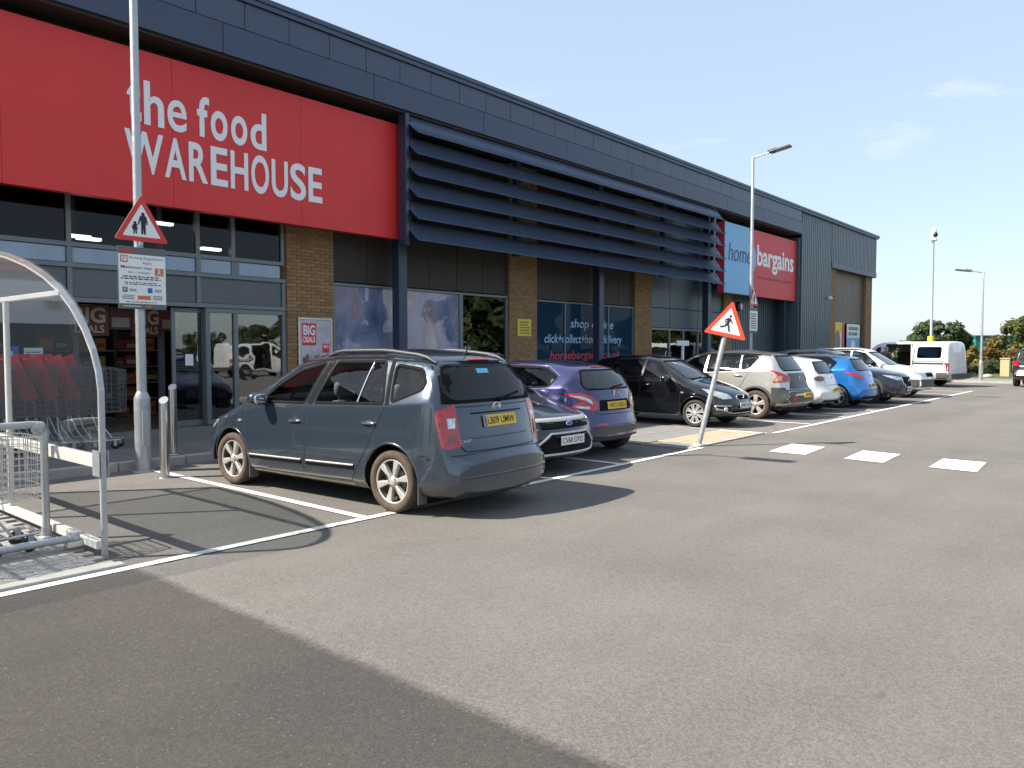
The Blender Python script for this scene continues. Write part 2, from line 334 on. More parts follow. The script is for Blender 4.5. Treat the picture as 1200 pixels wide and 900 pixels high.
# ------------------------------------------------------------------ ground
def sheet(name, pts, z, mat, parent=None):
    me = bpy.data.meshes.new(name); me.from_pydata([(p[0], p[1], z) for p in pts], [], [tuple(range(len(pts)))]); me.materials.append(mat)
    o = finish(bpy.data.objects.new(name, me), parent)
    return o
struct(sheet('ground', [(-900, -900), (1500, -900), (1500, 1500), (-900, 1500)], 0, M['asphalt']))
rr = random.Random(3)
edge = [(2.56+rr.uniform(-.03, .03), y) for y in np.arange(-6, 5.70, .07)]
struct(sheet('asphalt_patch', [(-30, -6)]+edge+[(2.56, 5.75), (-30, 5.75)], .004, M['asphalt_old']))
def marking(pts, label=None):
    return struct(sheet('road_marking', pts, .009, M['line']))
def rect(x0, x1, y0, y1): return [(x0, y0), (x1, y0), (x1, y1), (x0, y1)]
marking(rect(-4, 11.55, 5.74, 5.84)); marking(rect(14.45, 34.0, 5.70, 5.80))
DIV = [4.63, 6.9, 9.15] + [14.35+2.36*k for k in range(9)]
for x in DIV: marking(rect(x-.05, x+.05, 5.846, 10.2))
for blk in ([(901, 529.5), (944, 533.5), (967, 524.5), (928, 520.5)], [(989, 538), (1035, 543), (1055.5, 533), (1011, 528.5)], [(1088, 548), (1145, 554), (1156, 542.5), (1105, 538)]):
    pts = []
    for px, py in blk:
        Rr = Vector((math.sin(yaw), -math.cos(yaw), 0)); Uu = Rr.cross(fwd); d = fwd+Rr*((px-600)/F_PX)+Uu*((450-py)/F_PX); t = -CAM_H/d.z; pts.append((d.x*t, d.y*t))
    marking(pts)
# pavement along the shops, kerb, crossing slabs
PV = .11
pav = MB(); pav.box(-14, 50, 10.62, 14.46, -.2, PV); struct(pav.build('pavement', [M['pave']]))
kb = MB().box(0, .90, 10.5, 10.616, -.1, PV+.012, c=.012).mesh('kerbstone', [M['kerb']])
kr = struct(bpy.data.objects.new('kerb', MB().box(-14, 50, 10.52, 10.61, -.2, PV-.02).mesh('kerb', [M['mortar']]))); finish(kr)
for k in range(70):
    if -1.5 <= -14+k*.915 <= 34: finish(bpy.data.objects.new('kerbstone', kb), kr).location = (-14+k*.915, 0, 0)
struct(sheet('crossing_bed', rect(11.25, 14.3, 5.85, 10.5), .006, M['mortar']))
cp = struct(bpy.data.objects.new('crossing_paving', MB().box(11.27, 14.28, 5.852, 5.96, -.05, .022).mesh('crossing_paving', [M['kerb']]))); finish(cp)
slab = MB().box(-.298, .298, -.298, .298, -.04, .020, c=.004).mesh('paving_slab', [M['slab']])
tb = MB().box(-.198, .198, -.198, .198, -.04, .020, c=.004)
for i in range(6):
    for j in range(6):
        tb.lathe([(.014, 0.), (.010, .005), (0.0001, .005)], (-.165+.066*i, -.165+.066*j, .020), Z, 6, 0, True)
tac = tb.mesh('tactile_slab', [M['buff']])
for i in range(6):
    for j in range(2): finish(bpy.data.objects.new('tactile_slab', tac), cp).location = (12.02+.402*i, 6.165+.402*j, .002*((i+j) % 2))
for i in range(5):
    for j in range(6):
        finish(bpy.data.objects.new('paving_slab', slab), cp).location = (11.57+.602*i, 7.07+.602*j, .002*((i*3+j) % 3))
for j in range(2): finish(bpy.data.objects.new('paving_slab', slab), cp).location = (11.51, 6.262+.0+.21*j*0, 0) if j == 0 else (11.51, 6.262, -.2)
# block paving under the trolley shelter
struct(sheet('shelter_base', rect(-3, 2.40, 5.846, 10.5), .006, M['mortar']))
bl = struct(bpy.data.objects.new('block_paving', MB().box(-3, 2.42, 5.85, 5.95, -.05, .03).mesh('block_paving', [M['kerb']]))); finish(bl)
bmesh_block = MB().box(-.098, .098, -.047, .047, -.04, .0, c=.004).mesh('paving_block', [M['block']])
n = 0
for j in range(20):
    for i in range(9):
        x = 2.30-.2*i-(.1 if j % 2 else 0); y = 6.005+.1*j
        if x > .55 and n < 300:
            b = finish(bpy.data.objects.new('paving_block', bmesh_block), bl); b.location = (x, y, .026+rr.uniform(-.003, .003)); b.rotation_euler = (rr.uniform(-.01, .01), rr.uniform(-.01, .01), rr.uniform(-.012, .012)); n += 1
rest = MB()
for j in range(45):
    for i in range(27):
        x = 2.30-.2*i-(.1 if j % 2 else 0); y = 6.005+.1*j
        if x < .55 or j >= 20: rest.box(x-.098, x+.098, y-.047, y+.047, 0, .026+rr.uniform(-.003, .003))
o = rest.build('paving_block', [M['block']], bl); o['kind'] = 'stuff'
# ------------------------------------------------------------------ the retail building
B = thing('retail_building', 'long low navy clad retail building with brick piers and two shops', 'building', (20, 14.4, 0))
BO = Vector((20, 14.4, 0))
def bpart(name, mb, mats, parent=None, **k):
    mb.v = [(v[0]-BO.x, v[1]-BO.y, v[2]-BO.z) for v in mb.v]
    return mb.build(name, mats, parent or B, **k)
GY = 14.4
TOP = 8.22
# fascia panels: shared meshes, open joints between them
def panels(name, x0, x1, w, y0, y1, z0, z1, mat, parent=None, gap=.012, c=.004):
    me = MB().box(gap/2, w-gap/2, y0-BO.y, y1-BO.y, z0, z1, c=c).mesh(name, [mat]); x = x0
    while x < x1-.01:
        ww = min(w, x1-x)
        if ww > .1:
            o = finish(bpy.data.objects.new(name, me), parent or B); o.location = (x-BO.x, rr.uniform(-.002, .002), 0)
            if ww < w-.01: o.scale.x = ww/w
        x += w
fb = bpart('fascia_backing', MB().box(1.21, 36.18, 13.268, 13.5, 7.0, 8.1), [M['navy']])
panels('fascia_panel', 1.21, 36.2, .945, 13.215, 13.26, 7.535, 8.02, M['fascia2'])
panels('fascia_panel', 1.21, 3.89, 2.68, 13.20, 13.26, 6.98, 7.52, M['fascia']); panels('fascia_panel', 3.90, 36.2, 3.48, 13.20, 13.26, 6.98, 7.52, M['fascia'])
cop = MB()
cop.box(1.15, 48.5, 13.13, 13.9, 8.12, 8.22, c=.01); cop.box(1.17, 48.48, 13.165, 13.8, 8.03, 8.118)
bpart('coping', cop, [M['fascia2']])
bpart('soffit', MB().box(1.21, 36.18, 13.27, 14.55, 6.93, 6.985), [M['soffit']])
bpart('roof', MB().box(1.3, 48.3, 13.6, 40, 7.9, 8.02), [M['rib']])
sd = MB(); sd.box(48.2, 48.42, 13.9, 40, 0, 8.1); sd.box(1.2, 48.2, 40, 40.2, 0, 8.0); sd.box(1.2, 1.32, 13.52, 40, 5.16, 7.89); sd.box(1.2, 1.32, 13.52, 40, 0, 5.14)
bpart('outer_wall', sd, [M['rib']])
# navy columns
for x in (12.20, 20.55, 28.1, 35.95):
    cm = MB(); cm.box(x-.13, x+.13, 13.82, 14.08, PV, 6.85, c=.012); cm.box(x-.18, x+.18, 13.77, 14.13, PV, PV+.02)
    bpart('column', cm, [M['navy']])
# lower wing that carries on to the left
wg = MB(); wg.box(-14, 1.18, 13.5, 40, 0, 5.0); bpart('lower_wing', wg, [M['rib']])
bpart('coping', MB().box(-14, 1.19, 13.3, 14.0, 5.003, 5.12, c=.01), [M['fascia2']])
# brick piers
def pier(x0, x1, z0, z1, yf, real):
    p = bpart('brick_pier', MB().box(x0+.012, x1-.012, yf+.012, yf+.4, 0, z1), [M['mortar']])
    bw, bh, jt = .215, .065, .010; nb = max(1, round((x1-x0)/(bw+jt))); bw = (x1-x0-(nb-1)*jt)/nb
    full = [MB().box(0, bw, 0, .10, 0, bh, c=.004).mesh('brick', [M[k]]) for k in ('brick', 'brick2', 'brick3')]
    half = [MB().box(0, (bw-jt)/2, 0, .10, 0, bh, c=.004).mesh('brick', [M[k]]) for k in ('brick', 'brick2', 'brick3')]
    st = MB(); k = 0; z = z0; row = 0
    while z < z1-.02:
        xs = [(x0+i*(bw+jt), 1) for i in range(nb)] if row % 2 == 0 else [(x0, 0)]+[(x0+(bw+jt)/2+i*(bw+jt), 1) for i in range(nb-1)]+[(x1-(bw-jt)/2, 0)]
        for x, f in xs:
            dy = rr.uniform(-.003, .003); c = rr.choice((0, 0, 1, 2))
            if real and 1.15 < z < 4.35 and k < 290:
                b = finish(bpy.data.objects.new('brick', (full if f else half)[c]), p); b.location = (x-BO.x, yf+dy-BO.y, z); k += 1
            else:
                w = bw if f else (bw-jt)/2; st.box(x, x+w, yf+dy, yf+.1, z, z+bh, c)
        z += bh+jt; row += 1
    if st.v: bpart('brick', st, [M['brick'], M['brick2'], M['brick3']], p)['kind'] = 'stuff'
pier(9.36, 10.56, PV, 6.85, 14.3, True)
pier(16.60, 17.84, PV, 6.85, 14.3, False)
pier(23.34, 24.49, PV, 6.85, 14.3, False)
pier(30.40, 31.20, PV, 6.85, 14.3, False)
pier(40.72, 41.95, PV, 5.80, 13.47, False)
pier(47.15, 48.35, PV, 5.80, 13.47, False)
# vertical boards of brown cladding
panels('cladding_panel', 10.58, 16.58, 1.0, 14.40, 14.46, 3.15, 6.84, M['brown'], gap=.012)
panels('cladding_panel', 17.86, 23.32, .91, 14.40, 14.46, 3.12, 6.84, M['brown'], gap=.012)
panels('cladding_panel', 41.97, 47.13, .43, 13.68, 13.74, 3.05, 5.85, M['brown2'], gap=.02)
# slate cladding sheets with ribs
def ribbed(name, x0, x1, yf, z0, z1, w=1.0, mat='rib'):
    s = MB(); s.box(.004, w-.004, yf+.03-BO.y, yf+.06-BO.y, z0, z1); 
    for k in range(4):
        a = w*k/4+.03
        s.box(a, a+w/4-.06, yf-BO.y, yf+.03-BO.y, z0, z1)
    me = s.mesh(name, [M[mat]]); x = x0
    while x < x1-.05:
        o = finish(bpy.data.objects.new(name, me), B); o.location = (x-BO.x, rr.uniform(-.003, .003), 0); ww = min(w, x1-x); o.scale.x = ww/w; x += w
ribbed('ribbed_panel', 31.22, 36.45, 14.38, PV, 6.84)
ribbed('ribbed_panel', 36.45, 40.62, 13.29, PV, 8.03)
ribbed('ribbed_panel', 40.64, 48.42, 13.28, 6.05, 8.03)
bpart('cladding_trim', MB().box(40.64, 48.42, 13.255, 13.70, 5.78, 6.045, c=.01), [M['fascia']])
bpart('return_wall', MB().box(36.3, 36.44, 13.36, 14.45, PV, 6.84), [M['rib']])
bpart('return_wall', MB().box(40.60, 40.70, 13.36, 13.9, PV, 5.77), [M['rib']])
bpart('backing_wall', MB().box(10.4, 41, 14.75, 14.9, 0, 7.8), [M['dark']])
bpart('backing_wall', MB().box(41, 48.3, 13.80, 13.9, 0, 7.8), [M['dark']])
# --- window helper: frame bars and panes
def window(x0, x1, z0, z1, muls=(), trans=(), y=GY, fw=.07, pane='pane', frame='alu', name='shop_window'):
    f = MB(); f.box(x0, x1, y-.05, y+.06, z0, z0+fw, c=.004); f.box(x0, x1, y-.05, y+.06, z1-fw, z1, c=.004)
    f.box(x0, x0+fw, y-.048, y+.058, z0+fw, z1-fw); f.box(x1-fw, x1, y-.048, y+.058, z0+fw, z1-fw)
    xs = [x0+fw]+[q for m in muls for q in (m-fw/2, m+fw/2)]+[x1-fw]; zs = [z0+fw]+[q for m in trans for q in (m-fw/2, m+fw/2)]+[z1-fw]
    for m in muls: f.box(m-fw/2, m+fw/2, y-.046, y+.056, z0+fw, z1-fw)
    for m in trans: f.box(x0+fw, x1-fw, y-.044, y+.054, m-fw/2, m+fw/2)
    w = bpart(name, f, [M[frame]])
    for i in range(0, len(xs), 2):
        for j in range(0, len(zs), 2):
            bpart('pane', MB().box(xs[i], xs[i+1], y-.004, y+.004, zs[j], zs[j+1]), [M[pane]], w)
    return w
# shop one: upper glazing, pale sill boards, grey spandrels, doors
window(1.34, 9.34, 3.38, 5.6, muls=(2.8, 5.13, 7.43, 8.17), fw=.08, pane='paneup')
me = None
for a, b_ in ((1.40, 2.76), (2.84, 5.08), (5.18, 7.38), (7.48, 8.12), (8.30, 9.24)):
    bpart('sill_board', MB().box(a, b_, GY-.02, GY+.02, 3.11, 3.37, c=.004), [M['sill']])
bpart('window_post', MB().box(8.13, 8.29, GY-.03, GY+.03, 3.105, 3.375), [M['alu']])
for a in (2.8, 5.13, 7.43): bpart('window_post', MB().box(a-.045, a+.045, GY-.06, GY+.05, 3.10, 3.38), [M['alu']])
bpart('transom', MB().box(1.34, 9.36, GY-.07, GY+.05, 3.02, 3.10, c=.005), [M['alu']])
for a, b_ in ((1.40, 2.76), (2.84, 5.08), (5.18, 7.38), (7.48, 9.26)):
    bpart('spandrel_panel', MB().box(a, b_, GY-.02, GY+.03, 2.52, 3.018, c=.004), [M['spandrel']])
for a in (2.8, 5.13, 7.43, 9.31): bpart('window_post', MB().box(a-.04, a+.04, GY-.055, GY+.045, 2.515, 3.018), [M['alu']])
bpart('transom', MB().box(1.34, 9.36, GY-.072, GY+.052, 2.43, 2.513, c=.005), [M['alu']])
# sliding door leaves parked open, fixed side lights
def leaf(x0, x1, y):
    f = MB(); fw = .07
    f.box(x0, x1, y, y+.05, PV+.01, PV+.12); f.box(x0, x1, y, y+.05, 2.33, 2.41); f.box(x0, x0+fw, y+.001, y+.049, PV+.12, 2.33); f.box(x1-fw, x1, y+.001, y+.049, PV+.12, 2.33)
    d = bpart('sliding_door', f, [M['alu']]); bpart('pane', MB().box(x0+fw, x1-fw, y+.02, y+.028, PV+.12, 2.33), [M['pane']], d); return d
leaf(6.95, 7.62, GY+.10)
d = bpart('notice', MB().box(7.20, 7.36, GY+.088, GY+.094, 1.30, 1.52), [M['signwhite']])
window(7.56, 9.36, PV+.02, 2.425, muls=(8.2,), fw=.09)
window(1.34, 3.3, PV+.02, 2.425, muls=(2.3,), fw=.09)
# shop two windows
fm = M['film']; fl_ = fm.node_tree.links.new; fd = [n for n in fm.node_tree.nodes if n.type == 'BSDF_DIFFUSE'][0]; ftc = node(fm, 'ShaderNodeTexCoord')      # printed picture on the glass: pale blue, lilac and rose
fmp = node(fm, 'ShaderNodeMapping'); fmp.inputs['Scale'].default_value = (.55, 1, .35); fl_(ftc.outputs['Object'], fmp.inputs['Vector']); fn = node(fm, 'ShaderNodeTexNoise'); fn.inputs['Scale'].default_value = 2.1; fn.inputs['Detail'].default_value = 7; fn.inputs['Distortion'].default_value = .7; fl_(fmp.outputs['Vector'], fn.inputs['Vector'])
fr = node(fm, 'ShaderNodeValToRGB'); fr.color_ramp.elements[0].position = .30; fr.color_ramp.elements[0].color = (.08, .11, .22, 1); fr.color_ramp.elements[1].position = .72; fr.color_ramp.elements[1].color = (.50, .48, .56, 1)
for p_, c_ in ((.44, (.20, .24, .38, 1)), (.53, (.33, .33, .46, 1)), (.60, (.36, .24, .28, 1))): fe = fr.color_ramp.elements.new(p_); fe.color = c_
fl_(fn.outputs['Fac'], fr.inputs['Fac']); fl_(fr.outputs['Color'], fd.inputs['Color'])
window(10.58, 14.70, .55, 3.12, muls=(12.45,), fw=.06, pane='film'); window(14.702, 16.58, .55, 3.12, fw=.06, pane='pane')
window(17.86, 23.32, PV+.02, 3.09, muls=(19.33, 21.75), fw=.05, pane='film2')
# entrance of shop two
window(24.51, 30.38, PV+.02, 2.40, muls=(25.9, 27.0, 28.2, 29.3), fw=.08)
for z0, z1 in ((2.42, 3.13), (3.15, 6.84)):
    for a, b_ in ((24.51, 25.95), (25.98, 28.23), (28.26, 30.38)):
        bpart('spandrel_panel', MB().box(a, b_, GY-.01, GY+.04, z0, z1, c=.004), [M['rib']])
# interior of shop one
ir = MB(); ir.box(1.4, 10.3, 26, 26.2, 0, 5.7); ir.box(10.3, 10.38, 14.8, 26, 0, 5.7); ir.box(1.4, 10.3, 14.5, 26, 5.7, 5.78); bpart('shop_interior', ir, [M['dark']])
M['shopfloor'] = pmat('shop_floor_tile', (.10, .095, .09), .25, 0, var=.1)
bpart('shop_floor', MB().box(1.4, 10.3, 14.46, 26, 0, PV+.004), [M['shopfloor']])
ir = MB(); ir.box(24.5, 30.4, 18, 18.1, 0, 5.0)
for x, y in ((5.85, 16.2), (7.25, 15.6), (8.9, 17.5)):
    bpart('inner_column', MB().box(x-.05, x+.05, y-.05, y+.05, PV, 5.69), [M['spandrel']])
M['lamp'] = pmat('lit_ceiling_lamp', (.8, .8, .75), .5, emit=((1.0, .95, .80), 9.))
lm = MB().box(-.20, .20, -.07, .07, -.025, .025, c=.008).mesh('ceiling_light', [M['lamp']])
for gx, gy, gz, lb in ((at(92, 277, 14).x, at(92, 277, 14).y, at(92, 277, 14).z, 'left strip light of the close pair left of the lamp post'), (at(104, 280, 14).x, at(104, 280, 14).y, at(104, 280, 14).z, 'right strip light of the close pair left of the lamp post'), (at(190, 262, 15).x, at(190, 262, 15).y, at(190, 262, 15).z, 'lit strip light right of the lamp post sign in the upper window'), (at(247, 292, 15.5).x, at(247, 292, 15.5).y, at(247, 292, 15.5).z, 'lit strip light low in the narrow upper window by the brick pier'), (6.0, 23, 5.3, 'deepest strip light of the dark upper windows')):
    o = finish(bpy.data.objects.new('ceiling_light', lm)); o.location = (gx, gy, gz); tag(o, lb, 'ceiling light', 'ceiling lights inside the shop')
# stock seen through the doors
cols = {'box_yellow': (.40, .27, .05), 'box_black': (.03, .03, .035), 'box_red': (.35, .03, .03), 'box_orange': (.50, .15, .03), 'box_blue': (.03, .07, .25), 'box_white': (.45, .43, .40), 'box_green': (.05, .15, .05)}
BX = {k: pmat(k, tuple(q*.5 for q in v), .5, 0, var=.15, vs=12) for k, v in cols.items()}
def shelf(x0, x1, y, levels, label, palette, seed, hh=.36, d=.5):
    t = thing('shelf_unit', label, 'shelf', ((x0+x1)/2, y, PV)); q = random.Random(seed); w = (x1-x0)/2
    f = MB()
    for sx in (-w, w): f.box(sx-.03, sx+.03, -.03, d, 0, levels*hh+.1)
    f.box(-w+.03, w-.03, d-.03, d-.01, 0, levels*hh+.1); f.build('frame', [M['dark']], t)
    for lv in range(levels):
        MB().box(-w+.032, w-.032, -.02, d-.032, lv*hh+.02, lv*hh+.045).build('shelf', [M['spandrel']], t)
        x = -w+.05
        while x < w-.2:
            bw = q.uniform(.16, .34); 
            if x+bw > w-.04: break
            c = q.choice(palette); bh = q.uniform(.6, .92)*(hh-.06)
            b = MB().box(x, x+bw-.015, 0, d-.1, lv*hh+.047, lv*hh+.047+bh, c=.008); b.box(x+.03, x+bw-.045, -.003, -.0005, lv*hh+.06+bh*.2, lv*hh+.047+bh*.6, 1)
            b.build('carton', [BX[c], BX[q.choice(('box_white', 'box_yellow', 'box_red'))]], t); x += bw
    return t
shelf(5.5, 7.0, 17.2, 5, 'stack of yellow and black cartons on a shelf seen through the open shop door', ['box_yellow', 'box_black', 'box_yellow', 'box_black', 'box_orange'], 1)
shelf(7.1, 8.2, 17.6, 5, 'shelf of red and orange cartons just inside the sliding door', ['box_red', 'box_orange', 'box_black', 'box_red'], 2)
shelf(8.3, 9.8, 16.8, 3, 'low shelf of blue and red packs behind the side window', ['box_blue', 'box_red', 'box_white'], 3)
shelf(3.2, 5.2, 17.5, 5, 'shelf of mixed red and green cartons behind the trolley shelter', ['box_red', 'box_green', 'box_black', 'box_orange'], 4)
cream = pmat('cream_print', (.34, .28, .20), .6)
maroon = pmat('maroon_print', (.085, .014, .014), .6); pinkc = pmat('grey_print', (.24, .20, .19), .6)
def banner(x0, x1, z0, z1, y, words, label):
    t = thing('hanging_banner', label, 'banner', ((x0+x1)/2, y, z0)); w = (x1-x0)/2
    MB().box(-w, w, 0, .012, 0, z1-z0, c=.003).build('board', [maroon], t); h = z1-z0
    if words:
        text('lettering', 'BIG', (-w*.82, -.001, h*.42), X, Z, w*1.64, h*.5, cream, t, bold=.03, depth=.002); text('lettering', 'DEALS', (-w*.75, -.001, h*.10), X, Z, w*1.5, h*.24, cream, t, bold=.02, depth=.002)
    else:
        MB().box(-w*.8, w*.8, -.003, -.001, h*.12, h*.55).build('price_card', [pinkc], t)
banner(5.28, 5.95, 1.86, 2.42, 14.85, 1, 'hanging banner reading BIG DEALS, nearest the trolley shelter')
banner(6.02, 6.42, 1.98, 2.40, 15.0, 0, 'small maroon price banner left of the lamp post')
banner(6.50, 7.08, 1.86, 2.42, 15.2, 1, 'hanging BIG DEALS banner half hidden behind the lamp post')
banner(7.15, 7.55, 1.98, 2.40, 15.4, 0, 'small maroon price banner right of the lamp post')
banner(7.62, 8.02, 1.86, 2.42, 15.1, 1, 'narrow BIG DEALS banner by the sliding door')
# ------------------------------------------------------------------ signs on the building
S1 = thing('shop_sign', 'big red shop sign reading the food WAREHOUSE', 'shop sign', (6, 13.56, 4.14))
MB().box(-4.70, 5.88, .02, .24, .01, 2.59, c=.01).build('sign_board', [M['red']], S1)
for k in range(4): MB().box(-4.72+2.655*k+.002, -4.72+2.655*(k+1)-.002, .0005*(k % 2), .0195, 0, 2.60, c=.003).build('sign_panel', [M['red']], S1)
LT = [('t', 5.805, 6.04, 5.47, 6.19), ('h', 6.09, 6.436, 5.47, 6.22), ('e', 6.496, 6.844, 5.46, 6.015), ('f', 7.04, 7.274, 5.47, 6.20), ('o', 7.302, 7.632, 5.46, 6.01), ('o', 7.705, 8.038, 5.46, 6.01), ('d', 8.108, 8.447, 5.46, 6.17),
      ('W', 5.75, 6.41, 4.63, 5.34), ('A', 6.432, 6.82, 4.63, 5.34), ('R', 6.871, 7.229, 4.63, 5.34), ('E', 7.289, 7.623, 4.63, 5.34), ('H', 7.684, 8.044, 4.63, 5.34), ('O', 8.112, 8.492, 4.615, 5.355), ('U', 8.555, 8.919, 4.615, 5.34), ('S', 8.975, 9.342, 4.615, 5.355), ('E', 9.405, 9.739, 4.63, 5.34)]
for ch, x0, x1, z0, z1 in LT: text('letter', ch, (x0-6, -.002, z0-4.12), X, Z, x1-x0, z1-z0, M['white'], S1, bold=.010 if ch == 'e' else .020, depth=.012)
S2 = thing('shop_sign', 'blue and red shop sign reading home bargains', 'shop sign', (32, 13.5, 3.86))
MB().box(-3.34, 4.3, .004, .30, 0, 2.80, c=.01).build('sign_board', [M['red2']], S2)
MB().box(-3.335, -.70, -.012, .003, .004, 2.796, c=.003).build('blue_panel', [M['skyblue']], S2)
purple = pmat('purple_letters', (.10, .07, .16), .5)
arc = [(0.0, -.55)]+[(.42*math.sin(a), -.55*math.cos(a)) for a in np.linspace(.15, math.pi-.15, 12)]+[(0.0, .55)]
MB().prism(arc, (-.699, -.006, 1.55), X, Z, .009).build('half_disc', [M['skyblue']], S2)
text('lettering', 'home', (-3.0, -.015, 1.30), X, Z, 2.2, .72, purple, S2, bold=-.004, depth=.01, shear=.18)
text('lettering', 'bargains', (-.18, .001, 1.05), X, Z, 4.15, 1.15, M['white'], S2, bold=.022, depth=.008)
text('lettering', 'top brands. bottom prices.', (-.10, .001, .72), X, Z, 3.9, .20, purple, S2, depth=.004)
# window lettering of shop two
pale = pmat('pale_blue_letters', (.38, .58, .78), .5); redl = pmat('red_letters', (.68, .05, .06), .5)
WV = thing('window_lettering', 'pale blue and red lettering on the navy shop window about shopping online', 'window lettering', (20.5, GY-.006, 1.3))
def wv(s, x, z, w, h, m): text('lettering', s, (x-20.5, 0, z-1.3), X, Z, w, h, m, WV, depth=.002, shear=.15, bold=.006)
wv('shop online', 19.65, 2.21, 2.45, .36, pale); wv('click+collect+home delivery', 18.33, 1.72, 4.3, .36, pale); wv('homebargains.co.uk', 18.6, 1.22, 3.95, .34, redl)
# vertical white glazing bars in front of the navy window are part of its frame; yellow notice on the pier
def lines(parent, O, U, V, w, h, rows, mat, seed, th=.5, y=-.001):
    q = random.Random(seed); m = MB(); O = Vector(O); U = Vector(U); V = Vector(V); N = U.cross(V)
    for r in range(rows):
        z0 = h-(r+1)*h/rows+h/rows*(1-th)/2; x = 0.; a = q.uniform(0, .12)*w; e = w-q.uniform(0, .2)*w; x = a
        while x < e:
            l_ = q.uniform(.04, .11)*w; 
            m.prism([(x, z0), (min(x+l_, e), z0), (min(x+l_, e), z0+h/rows*th), (x, z0+h/rows*th)], O+N*.0015, U, V, .001); x += l_+.03*w
    o = m.build('small_print', [mat], parent); o['kind'] = 'stuff'; return o
NB = thing('notice_board', 'yellow notice on the second brick pier', 'notice', (16.94, 14.285, 1.99))
MB().box(0, .62, 0, .01, 0, .50, c=.003).build('board', [M['yellow']], NB); lines(NB, (.05, 0, .05), X, Z, .52, .40, 5, M['ink'], 5)
PO = thing('poster_case', 'silver framed poster reading BIG DEALS on the first brick pier', 'poster', (9.60, 14.27, 1.12))
f = MB(); w, h, e = .88, 1.18, .035
f.box(0, w, -.01, .03, 0, e); f.box(0, w, -.01, .03, h-e, h); f.box(0, e, -.009, .029, e, h-e); f.box(w-e, w, -.009, .029, e, h-e); f.build('frame', [M['steel']], PO)
MB().box(e, w-e, .004, .02, e, h-e).build('poster_sheet', [pmat('poster_paper', (.48, .46, .50), .5, 0, var=.25, vs=5)], PO)
MB().box(.10, .46, .001, .0035, .58, 1.06).build('red_print', [M['red']], PO); text('lettering', 'BIG', (.13, .0005, .80), X, Z, .30, .22, M['white'], PO, bold=.03, depth=.001); text('lettering', 'DEALS', (.13, .0005, .64), X, Z, .30, .13, M['white'], PO, bold=.03, depth=.001)
MB().box(.62, .80, .001, .0035, .42, .62).build('red_print', [M['red']], PO); text('lettering', 'BIG', (.65, .0005, .52), X, Z, .12, .07, M['white'], PO, bold=.02, depth=.001)
m = MB(); q = random.Random(4)
for i in range(9): m.ell((.15+.075*i, .003, .26+.05*math.sin(i*1.7)), (.05, .003, .07+.02*(i % 3)), i % 3, 2, 10, 5)
m.build('food_picture', [pmat('print_dark', (.10, .09, .11), .6), pmat('print_plum', (.20, .10, .10), .6), pmat('print_grey', (.30, .30, .34), .6)], PO)
# posters at the far end
PF = thing('wall_poster', 'tall white and yellow poster at the far end of the building', 'poster', (42.15, 13.66, 1.3))
MB().box(0, 1.9, 0, .02, 0, 1.75).build('sheet', [M['signwhite']], PF); MB().box(1.45, 1.88, -.003, -.001, .02, 1.73).build('red_print', [M['red']], PF); MB().box(.02, 1.42, -.003, -.001, 1.2, 1.73).build('yellow_print', [M['yellow']], PF)
MB().ell((.75, -.002, .75), (.5, .004, .62), 0).build('pale_figure', [pinkc], PF)
PG = thing('wall_poster', 'white and pale blue poster with lettering beside the yellow one', 'poster', (44.5, 13.66, 1.3))
MB().box(0, 2.3, 0, .02, 0, 1.72).build('sheet', [M['signwhite']], PG); MB().box(.02, 2.28, -.003, -.001, .02, .95).build('blue_print', [M['skyblue']], PG)
lines(PG, (.2, -.001, 1.02), X, Z, 1.9, .6, 2, M['ink'], 9, .6)
MB().ell((1.1, -.005, .40), (.42, .004, .42), 0).build('pale_disc', [M['signwhite']], PG)
# ------------------------------------------------------------------ louvre screen
LV = thing('louvre_screen', 'screen of six slanted blue grey louvre blades between the two shop signs', 'louvre', (11.85, 13.2, 4.0))
sec = []
for i in range(9):
    a = i/8; y = .12-.43*a; z = .46-.46*a-.085*math.sin(a*math.pi); sec.append((y, z))
sec2 = [(y+.012+.018*math.sin(i/8*math.pi), z+.012+.018*math.sin(i/8*math.pi)) for i, (y, z) in enumerate(sec)][::-1]
poly = sec+sec2; n = len(poly)
bmv = [(0, y, z) for y, z in poly]+[(15.75, y, z) for y, z in poly]
bl_ = MB(); bl_.add(bmv, [(i, n+i, n+(i+1) % n, (i+1) % n) for i in range(n)], 0, True); bl_.add(bmv, [tuple(range(n))[::-1], tuple(range(n, 2*n))], 0)
bme = bl_.mesh('blade', [M['blade']])
for k in range(6): finish(bpy.data.objects.new('blade', bme), LV).location = (0, 0, .06+.478*k)
for x in (.10, 4.0, 7.9, 11.8, 15.6):
    MB().box(x-.09, x+.09, .12, .28, .10, 2.92, c=.006).build('support_post', [M['navy']], LV)
    br = MB()
    for k in range(6): br.box(x-.02, x+.02, .02, .118, .20+.478*k, .42+.478*k)
    br.build('bracket', [M['navy']], LV)
MB().box(-.10, .004, .0, .26, -.02, 2.92, c=.006).build('end_post', [M['navy']], LV)
